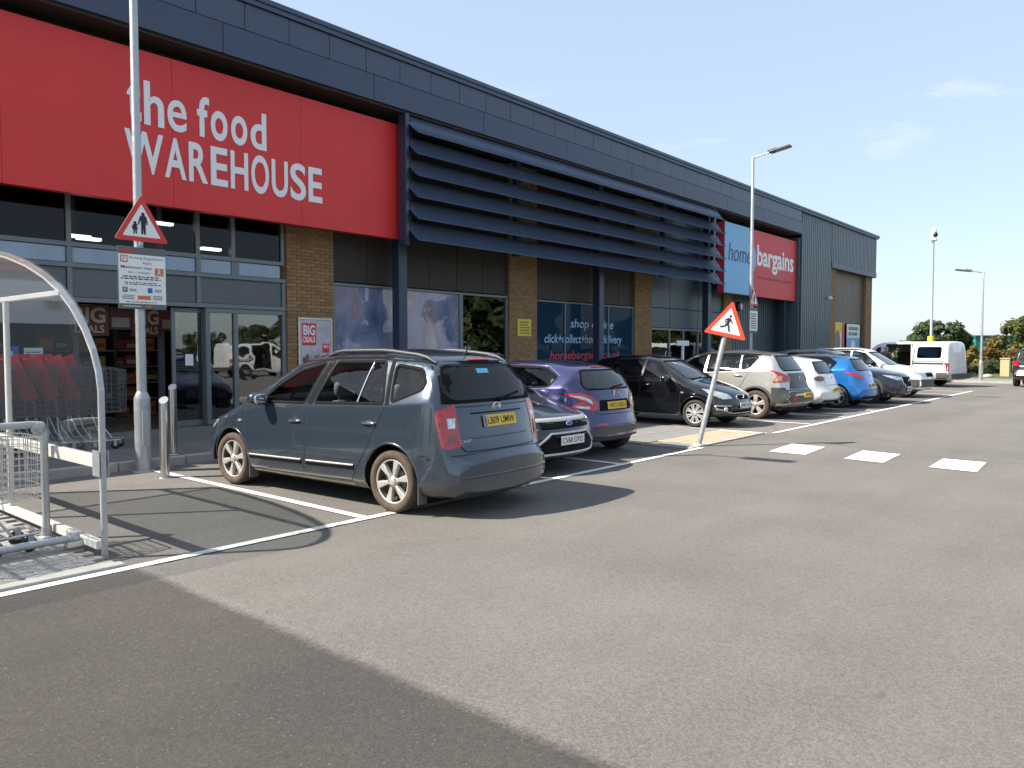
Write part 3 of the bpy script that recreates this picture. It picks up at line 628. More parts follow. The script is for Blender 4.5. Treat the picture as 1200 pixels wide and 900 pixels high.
# ------------------------------------------------------------------ street furniture
def tri(side, r=.04, k=4):
    h = side*math.sqrt(3)/2; P = [(-side/2, -h/3), (side/2, -h/3), (0, 2*h/3)]
    return [(p.x, p.y) for p in [Vector((q.x, q.y)) for q in round2([Vector((a, b, 0)) for a, b in P], r, k)]]
def round2(P, r, k):
    out = []; n = len(P)
    for i in range(n):
        a, b, c = P[i-1], P[i], P[(i+1) % n]; p0 = b+(a-b).normalized()*r; p1 = b+(c-b).normalized()*r
        for j in range(k+1): t = j/k; out.append(p0*(1-t)**2+b*2*t*(1-t)+p1*t*t)
    return out
def shape(parent, name, polys, O, U, V, mat, th=.002):
    m = MB()
    for p in polys: m.prism(p, O, U, V, th)
    o = m.build(name, [mat], parent)
    return o
def circ(x, y, r, n=14, ry=None): return [(x+r*math.cos(2*math.pi*k/n), y+(ry or r)*math.sin(2*math.pi*k/n)) for k in range(n)]
def limb(a, b, w0, w1):
    a, b = Vector(a), Vector(b); t = (b-a).normalized(); n = Vector((-t.y, t.x)); return [tuple(p) for p in (a-n*w0/2, b-n*w1/2, b+n*w1/2, a+n*w0/2)]
def warning(t, O, U, V, side, kind, red):
    N = Vector(U).cross(Vector(V)).normalized(); O = Vector(O)
    shape(t, 'sign_back', [tri(side, .05)], O-N*.0045, U, V, M['signgrey'], .012)
    shape(t, 'red_triangle', [tri(side, .05)], O, U, V, red, .0040)
    inner = shape(t, 'white_triangle', [tri(side*.70, .02)], O+N*.002, U, V, M['signwhite'], .0015)
    s = side
    def fig(name, polys, k):
        for i, p in enumerate(polys):
            q = O+N*(.0045+.0006*i); shape(inner, name, [p], q, U, V, M['signblack'], .0015+.0006*i)
    if kind == 'walk':
        f = [circ(.035*s, .205*s, .032*s), limb((.02*s, .16*s), (.0, .0), .075*s, .065*s), limb((.0, .15*s), (-.065*s, .10*s), .032*s, .028*s), limb((-.062*s, .11*s), (-.05*s, .035*s), .028*s, .022*s), limb((.04*s, .15*s), (.075*s, .075*s), .032*s, .026*s), limb((.07*s, .085*s), (.125*s, .045*s), .026*s, .022*s),
             limb((-.005*s, .02*s), (-.06*s, -.055*s), .048*s, .036*s), limb((-.05*s, -.04*s), (-.145*s, -.085*s), .036*s, .030*s), limb((.005*s, .02*s), (.045*s, -.06*s), .048*s, .036*s), limb((.045*s, -.05*s), (.062*s, -.145*s), .036*s, .030*s), limb((.055*s, -.14*s), (.10*s, -.150*s), .024*s, .020*s), limb((-.14*s, -.08*s), (-.16*s, -.05*s), .022*s, .020*s)]
        fig('walking_figure', f, 0)
    else:
        f = [circ(.025*s, .215*s, .034*s), limb((.025*s, .185*s), (.03*s, .02*s), .10*s, .085*s), limb((-.02*s, .165*s), (-.055*s, .04*s), .030*s, .026*s), limb((.072*s, .165*s), (.10*s, .03*s), .030*s, .026*s), limb((.010*s, .03*s), (.005*s, -.155*s), .044*s, .030*s), limb((.048*s, .03*s), (.055*s, -.155*s), .044*s, .030*s)]
        g = [circ(-.125*s, .045*s, .028*s), limb((-.125*s, .02*s), (-.125*s, -.08*s), .06*s, .10*s), limb((-.10*s, .01*s), (-.055*s, .035*s), .022*s, .020*s), limb((-.15*s, .01*s), (-.175*s, -.06*s), .022*s, .018*s), limb((-.14*s, -.075*s), (-.145*s, -.155*s), .026*s, .020*s), limb((-.11*s, -.075*s), (-.10*s, -.155*s), .026*s, .020*s)]
        fig('adult_figure', f, 0); fig('child_figure', g, 0)
def lamp_post(x, y, h, label, head=True, ang=-math.pi/2, r0=.10, r1=.062, base=1.0):
    t = thing('lamp_post', label, 'lamp post', (x, y, 0), group='lamp posts along the car park')
    MB().lathe([(r0, 0), (r0, base-.06), (r0*.98, base-.02), (r1, base+.06)], (0, 0, 0), Z, 20).lathe([(r0+.05, 0), (r0+.05, .012), (r0, .014)], (0, 0, 0), Z, 20).build('base', [M['galv']], t)
    MB().box(-.045, .045, -r0-.004, -r0+.02, .35, .80, c=.004).build('access_door', [M['galv']], t)
    MB().lathe([(r1, base+.055), (r1*.72, h), (r1*.6, h+.02), (.001, h+.03)], (0, 0, 0), Z, 18).build('shaft', [M['galv']], t)
    if head:
        d = Vector((math.cos(ang), math.sin(ang), 0)); q = Matrix.Translation((0, 0, h)) @ Matrix.Rotation(ang, 4, 'Z') @ Matrix.Rotation(R_(-9), 4, 'Y')
        m = MB(); m.tube([q @ Vector((-.05, 0, -.03)), q @ Vector((.62, 0, -.03))], .024, 8); m.build('arm', [M['galv']], t)
        m = MB(); m.box(.55, 1.22, -.13, .13, -.07, .0, c=.02, T=q); m.box(.50, .80, -.10, .10, .0, .04, c=.015, T=q); hd = m.build('lantern', [M['signgrey']], t)
        m = MB(); m.box(.78, 1.18, -.10, .10, -.078, -.0705, T=q); m.build('lens', [CMlens], hd)
    return t
CMlens = pmat('lantern_lens', (.5, .5, .48), .15, 0, .5)
lamp_post(4.53, 10.32, 8.0, 'tall galvanised lamp post at the left carrying the parent and child warning sign')
lamp_post(23.9, 10.32, 7.75, 'galvanised lamp post standing before the blue and red shop sign')
lamp_post(43.3, 7.0, 5.35, 'white lamp post far right in front of the orange shrubs', ang=math.pi*.62, r0=.09, r1=.055)
def parking_plate(t, x, y, z, w, h, detail):
    MB().box(x-w/2, x+w/2, y, y+.012, z, z+h, c=.003).build('grey_plate', [M['signgrey']], t)
    wp = MB().box(x-w/2+.008, x+w/2-.008, y-.0015, y-.0003, z+h*.085, z+h*.88).build('white_panel', [M['signwhite']], t)
    if not detail:
        lines(t, (x-w*.42, y-.003, z+h*.15), X, Z, w*.84, h*.65, 7, M['ink'], 3); return
    def tx(s, a, b, ww, hh, m=M['ink'], **k): text('lettering', s, (x-w/2+a*w, y-.003, z+b*h), X, Z, ww*w, hh*h, m, t, depth=0, **k)
    tx('Parking Regulations', .235, .795, .70, .052); tx('Apply', .50, .720, .20, .052); tx('Maximum stay', .06, .635, .64, .060, bold=.012); tx('5am - midnight', .20, .565, .46, .045)
    def sq(a, b, ww, hh, m, n='symbol_panel'): return MB().box(x-w/2+a*w, x-w/2+(a+ww)*w, y-.0032, y-.002, z+b*h, z+(b+hh)*h).build(n, [m], t)
    sq(.05, .745, .15, .115, M['orange']); sq(.075, .765, .10, .075, M['signwhite']).location.y -= .0014; text('lettering', 'P', (x-w/2+.10*w, y-.0052, z+.772*h), X, Z, .05*w, .06*h, M['orange'], t, depth=0, bold=.02)
    sq(.755, .555, .19, .125, M['orange']); text('lettering', '2', (x-w/2+.81*w, y-.0048, z+.60*h), X, Z, .07*w, .065*h, M['signwhite'], t, depth=0, bold=.02); text('lettering', 'hours', (x-w/2+.785*w, y-.0048, z+.568*h), X, Z, .13*w, .022*h, M['signwhite'], t, depth=0)
    lines(t, (x-w*.45, y-.003, z+h*.47), X, Z, w*.88, h*.07, 2, M['ink'], 11, .55); lines(t, (x-w*.42, y-.003, z+h*.385), X, Z, w*.84, h*.055, 2, M['ink'], 12, .5)
    sq(.085, .265, .10, .085, M['signgrey']); text('lettering', 'P', (x-w/2+.11*w, y-.0048, z+.28*h), X, Z, .05*w, .055*h, M['signwhite'], t, depth=0); sq(.60, .265, .10, .085, M['signblue']); lines(t, (x-w*.28, y-.003, z+h*.28), X, Z, w*.16, h*.05, 2, M['ink'], 13, .5); lines(t, (x+w*.24, y-.003, z+h*.28), X, Z, w*.18, h*.05, 2, M['ink'], 14, .5)
    sq(.39, .155, .27, .065, M['orange']); lines(t, (x-w*.43, y-.003, z+h*.15), X, Z, w*.26, h*.08, 3, M['ink'], 15, .45); lines(t, (x+w*.20, y-.003, z+h*.15), X, Z, w*.24, h*.08, 3, M['ink'], 16, .45)
    lines(t, (x-w*.40, y-.003, z+h*.10), X, Z, w*.8, h*.025, 1, M['ink'], 17, .5); sq(.57, .032, .10, .03, M['orange']); sq(.06, .905, .26, .05, M['red']); lines(t, (x-w*.42, y-.003, z+h*.03), X, Z, w*.42, h*.03, 1, M['signwhite'], 18, .5)
t = thing('warning_sign', 'red triangle sign of an adult leading a child, on the left lamp post', 'sign', (4.53, 10.22, 2.95))
warning(t, (0, 0, .27), X, Z, .70, 'pair', M['signred'])
MB().box(-.02, .02, .012, .06, .02, .40).build('bracket', [M['galv']], t)
t = thing('parking_sign', 'white parking regulations plate under the adult and child triangle', 'sign', (4.53, 10.225, 2.14)); parking_plate(t, 0, 0, 0, .62, .80, True); MB().box(-.02, .02, .012, .05, .1, .7).build('bracket', [M['galv']], t)
t = thing('warning_sign', 'small far red triangle sign on the second lamp post', 'sign', (23.9, 10.22, 2.95)); warning(t, (0, 0, .27), X, Z, .70, 'pair', M['signred'])
t = thing('parking_sign', 'small far parking plate on the second lamp post', 'sign', (23.9, 10.225, 2.14)); parking_plate(t, 0, 0, 0, .62, .80, False)
# leaning crossing sign
base = Vector((11.72, 5.95, 0)); tip = Vector((12.13, 5.60, 2.20)); V_ = (tip-base).normalized(); Nf = Vector((-.92, -.40, 0)); Nf = (Nf-V_*Nf.dot(V_)).normalized(); U_ = V_.cross(Nf)
t = thing('crossing_sign', 'leaning grey pole with a red triangle of a walking person, at the crossing', 'sign', base)
MB().tube([(0, 0, -.05), V_*2.38], .042, 16).build('pole', [M['galv']], t)
MB().lathe([(.11, .0), (.10, .03), (.045, .05)], (0, 0, .0), Z, 14).build('collar', [M['kerb']], t)
warning(t, V_*2.08+Nf*.06, U_, V_, .70, 'walk', M['signred2'])
for h in (1.98, 2.30):
    br = MB(); br.box(-.03, .03, -.02, .02, 0, .055, T=Matrix.Translation(V_*h) @ Matrix((U_, V_, Nf)).transposed().to_4x4()); br.build('bracket', [M['galv']], t)
# bollards
def bollard(x, y, z, h, label):
    t = thing('bollard', label, 'bollard', (x, y, z), group='steel bollards by the lamp post')
    m = MB(); r = .056; n = 24; vs = []
    for k in range(n):
        a = 2*math.pi*k/n; vs.append((r*math.cos(a), r*math.sin(a), 0))
    for k in range(n):
        a = 2*math.pi*k/n; vs.append((r*math.cos(a), r*math.sin(a), h+.75*r*math.sin(a+.7)))
    m.add(vs, [(k, (k+1) % n, n+(k+1) % n, n+k) for k in range(n)], 0, True); m.build('tube', [M['steel']], t)
    m = MB(); m.add([(v[0]*.97, v[1]*.97, v[2]+.001) for v in vs[n:]], [tuple(range(n))], 0); m.build('slanted_cap', [pmat('brushed_cap', (.7, .7, .69), .35, .9)], t)
    MB().lathe([(r+.03, 0), (r+.03, .006), (r, .008)], (0, 0, 0), Z, 20).build('foot_plate', [M['steel']], t)
bollard(4.47, 9.58, 0, .98, 'steel bollard with slanted top on the asphalt, nearer of two'); bollard(5.15, 10.76, PV+.01, .96, 'steel bollard with slanted top on the pavement, farther of two')
# ------------------------------------------------------------------ trolley shelter
SHX = 2.42
T_ = thing('trolley_shelter', 'curved clear trolley shelter with pale metal arches at the left edge', 'shelter', (SHX, 6.2, 0))
pr = [(0, 0), (0, .7), (0, 1.30), (.04, 1.46), (.13, 1.62), (.29, 1.80), (.52, 1.98), (.80, 2.14), (1.12, 2.27), (1.55, 2.40), (2.05, 2.51), (2.6, 2.60), (3.2, 2.66), (3.9, 2.69)]
def arch(x, name='arch'):
    o = MB(); i = MB()
    P = [Vector((x, a, b)) for a, b in pr]
    def band(mb, off0, off1, w0, w1):
        V = []; F = []; n = len(P)
        for k in range(n):
            tn = (P[min(n-1, k+1)]-P[max(0, k-1)]).normalized(); nn = Vector((0, tn.z, -tn.y))   # inwards
            for a, b in ((off0, w0), (off0, w1), (off1, w1), (off1, w0)): V.append(P[k]+nn*a+Vector((b, 0, 0)))
        for k in range(n-1):
            for q in range(4): F.append((k*4+q, k*4+(q+1) % 4, k*4+4+(q+1) % 4, k*4+4+q))
        F += [(0, 3, 2, 1), (n*4-4, n*4-3, n*4-2, n*4-1)]; mb.add(V, F, 0)
    band(o, 0, .022, -.020, .020); band(i, .024, .050, -.012, .012)
    a = o.build(name, [M['galv']], T_); i.build('inner_channel', [M['paleframe']], a)
    return a
for x in (0, -2.6, -4.6): arch(x)
clear = glass_mat('clear_plastic', (.92, .94, .94), .28, rough=.02, base=.0, wav=.25, film=((.6, .62, .62), .01))
haze_ = glass_mat('frosted_plastic', (.82, .84, .84), .15, rough=.10, base=.01, film=((.60, .60, .58), .05))
def sheet_poly(name, pts, mat): 
    m = MB(); m.prism(pts, (0, 0, 0), Y, Z, .005); return m.build(name, [mat], T_)
low = [p for p in pr if .80 <= p[1] <= 2.08]
sheet_poly('clear_panel', [(.05, .80)]+[(.05, 1.30), (.10, 1.46), (.20, 1.62), (.36, 1.80), (.58, 1.96), (.74, 2.06)]+[(3.85, 2.06), (3.85, .80)], clear)
sheet_poly('frosted_panel', [(.80, 2.10), (1.16, 2.23), (1.58, 2.355), (2.06, 2.46), (2.6, 2.55), (3.2, 2.61), (3.85, 2.64), (3.85, 2.10)], haze_)
m = MB(); m.box(-.03, .03, .087, 3.9, .70, .80, c=.006); m.build('mid_rail', [M['paleframe']], T_)
m = MB(); m.box(-.025, .025, .76, 3.9, 2.06, 2.105, c=.005); m.build('top_rail', [M['paleframe']], T_)
m = MB(); m.box(-.03, .03, .087, 3.9, .06, .13, c=.006); m.build('bottom_rail', [M['paleframe']], T_)
m = MB(); m.box(-.022, .022, 2.12, 2.17, .13, 2.06, c=.005); m.build('middle_post', [M['paleframe']], T_)
m = MB(); m.box(-.035, .035, 3.87, 3.94, 0, 2.66, c=.006); m.build('back_post', [M['galv']], T_)
for sg in (-.036, .030):
    MB().box(sg, sg+.006, -.01, .12, .64, .84).build('fixing_plate', [M['galv']], T_)
rf = MB(); n = len(pr)-5; V = []
for x in (-5, .03):
    for a, b in pr[5:]: V.append((x, a, b+.012))
rf.add(V, [(k, k+1, n+k+1, n+k) for k in range(n-1)], 0, True); rf.build('roof_sheet', [haze_], T_)
MB().tube([(-5, 3.9, 2.67), (.0, 3.9, 2.67)], .03, 8).build('purlin', [M['galv']], T_)
G_ = thing('guide_rail', 'galvanised tube hoop and low guide rail at the mouth of the trolley shelter', 'guide rail', (2.30, 7.2, 0))
MB().tube([(-5, 0, .99), (-.04, 0, .99), (.0, 0, .985), (.03, 0, .965), (.04, 0, .93), (.04, 0, .02)], .030, 12).build('hoop', [M['galv']], G_)
MB().ell((.0, 0, .96), (.06, .042, .055), 0, 2.4, 12, 8).tube([(.04, 0, .84), (.04, 0, .92)], .038, 12).build('elbow_joint', [M['galv']], G_)
MB().tube([(.04, 0, .03), (.04, 0, .12)], .040, 12).ell((.04, 0, .03), (.07, .07, .015), 0, 2.2, 12, 5).build('foot', [M['galv']], G_)
MB().tube([(-5, -.60, .115), (.02, -.60, .115)], .030, 12).ell((.03, -.60, .115), (.045, .04, .045), 0, 2.2, 12, 8).build('low_rail', [M['galv']], G_)
MB().box(-.02, .16, -.64, -.56, .05, .09, c=.004).build('rail_bracket', [M['paleframe']], G_)
# trolleys: wire basket, chassis, castors, handle
wire = pmat('zinc_wire', (.62, .62, .63), .30, .85)
def make_trolley(name, label, cat, red=False, zs=1.0):
    t = thing(name, label, cat); L_ = .86; nr = .004
    def sec(u):      # basket cross-section at u along its length (0 = nose, 1 = handle)
        w = .22+.08*u; z0 = .43-.04*u; z1 = .90+.10*u; return w, z0*zs, z1*zs
    b = MB()
    for k in range(9):      # hoops
        u = k/8; w, z0, z1 = sec(u); x = -u*L_; b.tube([(x, -w, z1), (x, -w*.88, z0), (x, w*.88, z0), (x, w, z1)], nr, 4, smooth=False)
    for k in range(10):      # side runs
        f = k/9
        for sg in (-1, 1):
            a, c = sec(0), sec(1)
            b.tube([(0, sg*(a[0]*.88+a[0]*.12*f), a[1]+(a[2]-a[1])*f), (-L_, sg*(c[0]*.88+c[0]*.12*f), c[1]+(c[2]-c[1])*f)], nr if f < 1 else .008, 4, smooth=False)
    for k in range(22):      # uprights of the sides
        u = k/21; w, z0, z1 = sec(u); x = -u*L_
        for sg in (-1, 1): b.tube([(x, sg*w, z1), (x, sg*w*.88, z0)], .0026, 4, smooth=False)
    for k in range(9):      # nose and floor
        f = -1+2*k/8; a, c = sec(0), sec(1)
        b.tube([(0, a[0]*f, a[2]), (0, a[0]*.88*f, a[1]), (-L_, c[0]*.88*f, c[1])], .0028, 4, smooth=False)
    for k in range(6):
        f = k/5; a = sec(0); b.tube([(0, -a[0]*(.88+.12*f), a[1]+(a[2]-a[1])*f), (0, a[0]*(.88+.12*f), a[1]+(a[2]-a[1])*f)], nr if f < 1 else .008, 4, smooth=False)
    o = b.build('wire_basket', [M['signgrey'] if red else wire], t); o['kind'] = 'stuff'
    w, z0, z1 = sec(1); c = MB()
    for sg in (-1, 1):
        c.tube([(-L_-.12, sg*.25, z1+.06), (-L_-.02, sg*.26, z1-.03), (-L_+.03, sg*.24, .30), (-L_+.10, sg*.25, .14), (-.30, sg*.17, .13), (-.02, sg*.15, .14)], .012, 6); c.tube([(-.20, sg*.16, .13), (-.32, sg*.17, .30), (-.40, sg*.18, z0+.015)], .010, 6)
    c.tube([(-.02, -.15, .14), (-.02, .15, .14)], .012, 6); c.tube([(-L_+.10, -.25, .14), (-L_+.10, .25, .14)], .012, 6); c.build('chassis', [wire], t)
    MB().tube([(-L_-.12, -.27, z1+.06), (-L_-.12, .27, z1+.06)], .017, 10).build('handle', [M['red'] if red else M['black']], t)
    for x, y in ((-.06, .15), (-.06, -.15), (-L_+.12, .25), (-L_+.12, -.25)):
        m = MB(); m.lathe([(.001, -.013), (.052, -.013), (.060, -.006), (.060, .006), (.052, .013), (.001, .013)], (x-.03, y, .060), Y, 16); cs = m.build('castor', [M['black']], t)
        MB().box(x-.045, x-.0, y-.022, y-.016, .05, .13).box(x-.045, x-.0, y+.016, y+.022, .05, .13).tube([(x-.02, y, .125), (x-.02, y, .15)], .014, 8).build('fork', [M['galv']], cs)
    if red:
        m = MB(); q = Matrix.Translation((-L_-.0, 0, z0+.12)) @ Matrix.Rotation(R_(-14), 4, 'Y'); m.box(-.012, .012, -.24, .24, 0, z1-z0+.02, c=.006, T=q); m.build('red_flap', [M['red']], t)
        for sg in (-1, 1): MB().box(-.11, .11, sg*.292-.004, sg*.292+.004, -.62, .06, c=.003, T=Matrix.Translation((-L_+.02, 0, z1+.02)) @ Matrix.Rotation(R_(-24), 4, 'Y')).build('red_side_panel', [M['red']], t)
    return t
def copy_tree(r, loc, rz, label=None, scale=None):
    c = r.copy(); COL.objects.link(c); c.location = loc; c.rotation_euler = (0, 0, rz)
    if label: c['label'] = label
    def kids(a, b):
        for ch in a.children:
            d = ch.copy(); COL.objects.link(d); d.parent = b; kids(ch, d)
    kids(r, c); return c
BASE_Z = .026
tr = make_trolley('shopping_trolley', 'wire shopping trolley foremost of the stack in the shelter', 'trolley'); tr.location = (2.17, 6.93, BASE_Z); tr['group'] = 'trolleys nested in the shelter'
for k, lb in enumerate(('second wire trolley nested behind the foremost one in the shelter', 'third wire trolley of the stack at the left picture edge')): copy_tree(tr, (2.17-.24*(k+1), 6.90, BASE_Z), 0, lb)
rt = make_trolley('shopping_trolley', 'red handled trolley at the right end of the row by the shop front', 'trolley', True, 1.32); rt.location = (5.05, 12.15, PV); rt['group'] = 'red trolleys by the shop front'; rt.rotation_euler = (0, 0, R_(-35))
nth = ('second', 'third', 'fourth', 'fifth', 'sixth', 'seventh')
for k in range(6): copy_tree(rt, (5.05-.27*(k+1), 12.15+.05*(k+1), PV), R_(-35), '%s red handled trolley from the right end of the row behind the shelter' % nth[k])
# small notices on the glass behind the shelter
t = thing('notice', 'small blue notice with a white figure on the shop glass behind the shelter', 'notice', (4.1, 14.34, 1.30)); MB().box(0, .22, 0, .01, 0, .36, c=.003).build('sheet', [M['signblue']], t); shape(t, 'white_figure', [circ(.11, .26, .03), limb((.11, .23), (.11, .08), .09, .07)], (0, -.002, 0), X, Z, M['signwhite'])
t = thing('notice', 'small white notice beside the blue one behind the shelter', 'notice', (4.40, 14.34, 1.26)); MB().box(0, .28, 0, .01, 0, .38, c=.003).build('sheet', [M['signwhite']], t); lines(t, (.03, -.001, .05), X, Z, .22, .28, 6, M['ink'], 31)
# camera mast, far
cm = at(1090, 440, 58); t = thing('camera_mast', 'slim mast with a white dome camera and yellow notice behind the white van', 'camera mast', (cm.x, cm.y, 0))
zt = at(1093, 283, 58).z; MB().lathe([(.13, 0), (.13, 1.2), (.10, 1.25), (.075, zt)], (0, 0, 0), Z, 12).build('shaft', [M['galv']], t)
MB().ell((0, 0, zt+.55), (.20, .20, .42), 0, 2.6, 14, 8).box(-.22, .22, -.22, .22, zt-.02, zt+.16, c=.04).build('camera_housing', [M['signwhite']], t); MB().ell((-.10, -.14, zt+.42), (.17, .17, .20), 0, 2, 12, 8).build('dome', [M['black']], t)
zy = at(1090, 398, 58).z; MB().lathe([(.24, zy-.25), (.24, zy+.25)], (0, 0, 0), Z, 12).build('yellow_notice', [M['yellow']], t)
# white T shaped post at shop two entrance, small wall lamp, cctv on the wall
t = thing('directional_post', 'white T shaped post by the second shop entrance', 'sign post', (24.2, 12.9, PV)); MB().box(-.42, .42, -.03, .03, 1.62, 1.80, c=.008).build('head', [M['signwhite']], t); MB().box(-.05, .05, -.03, .03, 0, 1.618).build('post', [M['signwhite']], t)
t = thing('wall_lamp', 'small round lamp on the brick pier under the blue sign', 'wall lamp', (31.6, 14.30, 3.45)); MB().ell((0, -.10, 0), (.20, .10, .22), 0, 2.4, 14, 8).build('housing', [M['black']], t); MB().ell((.10, -.16, 0), (.13, .06, .16), 0, 2.2, 14, 8).build('diffuser', [M['signwhite']], t)
t = thing('security_camera', 'tiny white security camera high on the slate cladding', 'camera', (40.3, 13.36, 4.2)); MB().ell((0, -.12, 0), (.09, .14, .09), 0, 2.6, 12, 7).build('body', [M['signwhite']], t); MB().box(-.03, .03, -.05, .03, .05, .15).build('bracket', [M['signwhite']], t)
# ------------------------------------------------------------------ cars
def paint(name, col, metal=.35, rough=.32, coat=1., dirt=((.20, .16, .12), .05, .62, .42), var=.06):
    return pmat(name, col, rough, metal, coat, var=var, vs=3, dirt=dirt)
CM = {}
CM['glass'] = glass_mat('car_glass', (.88, .92, .90), .9, base=.01)
CM['glassd'] = glass_mat('privacy_glass', (.10, .10, .11), 1.2, base=.05)
CM['gl_screen'] = glass_mat('windscreen_glass', (.55, .60, .60), 1.3, base=.06)
CM['trim'] = pmat('black_trim', (.010, .010, .011), .7, 0, var=.2, vs=15, spec=.06)
CM['lining'] = pmat('cabin_lining', (.36, .35, .32), .8, 0, var=.15, vs=6)
CM['seat'] = pmat('seat_cloth', (.11, .12, .135), .9, 0, var=.15, vs=20)
CM['seam'] = pmat('panel_gap', (.006, .006, .007), .8)
CM['redlamp'] = pmat('red_lamp_lens', (.42, .008, .010), .12, 0, .8, spec=.6, var=.35, vs=22)
CM['darkred'] = pmat('smoked_red_lens', (.16, .008, .012), .10, 0, .9, spec=.7, var=.3, vs=14)
CM['clearlamp'] = pmat('clear_lamp_lens', (.52, .54, .56), .10, .55, .9, var=.45, vs=16)
CM['amber'] = pmat('amber_lamp_lens', (.62, .30, .12), .12, 0, .9, var=.2, vs=16)
CM['alloy'] = pmat('alloy_rim', (.60, .58, .55), .32, .55, var=.08, vs=12)
CM['alloyd'] = pmat('dark_alloy', (.18, .18, .185), .35, .7, var=.1, vs=12)
CM['rim_in'] = pmat('dusty_rim_inside', (.10, .065, .045), .8, 0, var=.3, vs=12)
CM['tyre'] = pmat('dusty_tyre', (.075, .050, .036), .88, 0, var=.35, vs=9)
CM['tyreb'] = pmat('black_tyre', (.030, .027, .025), .85, 0, var=.35, vs=9)
CM['plate_y'] = pmat('yellow_plate', (.72, .47, .02), .4)
CM['plate_w'] = pmat('white_plate', (.74, .74, .72), .4)
CM['plate_ink'] = pmat('plate_ink', (.01, .01, .01), .5)
CM['chrome'] = M['chrome']; CM['disc'] = pmat('brake_disc', (.20, .17, .15), .5, .7)
CM['sticker'] = pmat('cyan_sticker', (.12, .55, .72), .5); CM['mirror'] = pmat('mirror_glass', (.85, .87, .9), .02, 1.)
CM['greypl'] = pmat('grey_plastic', (.060, .062, .062), .6, 0, var=.15, vs=8, dirt=((.20, .16, .12), .05, .7, .4))
def sstep(t): t = np.clip(t, 0, 1); return t*t*(3-2*t)
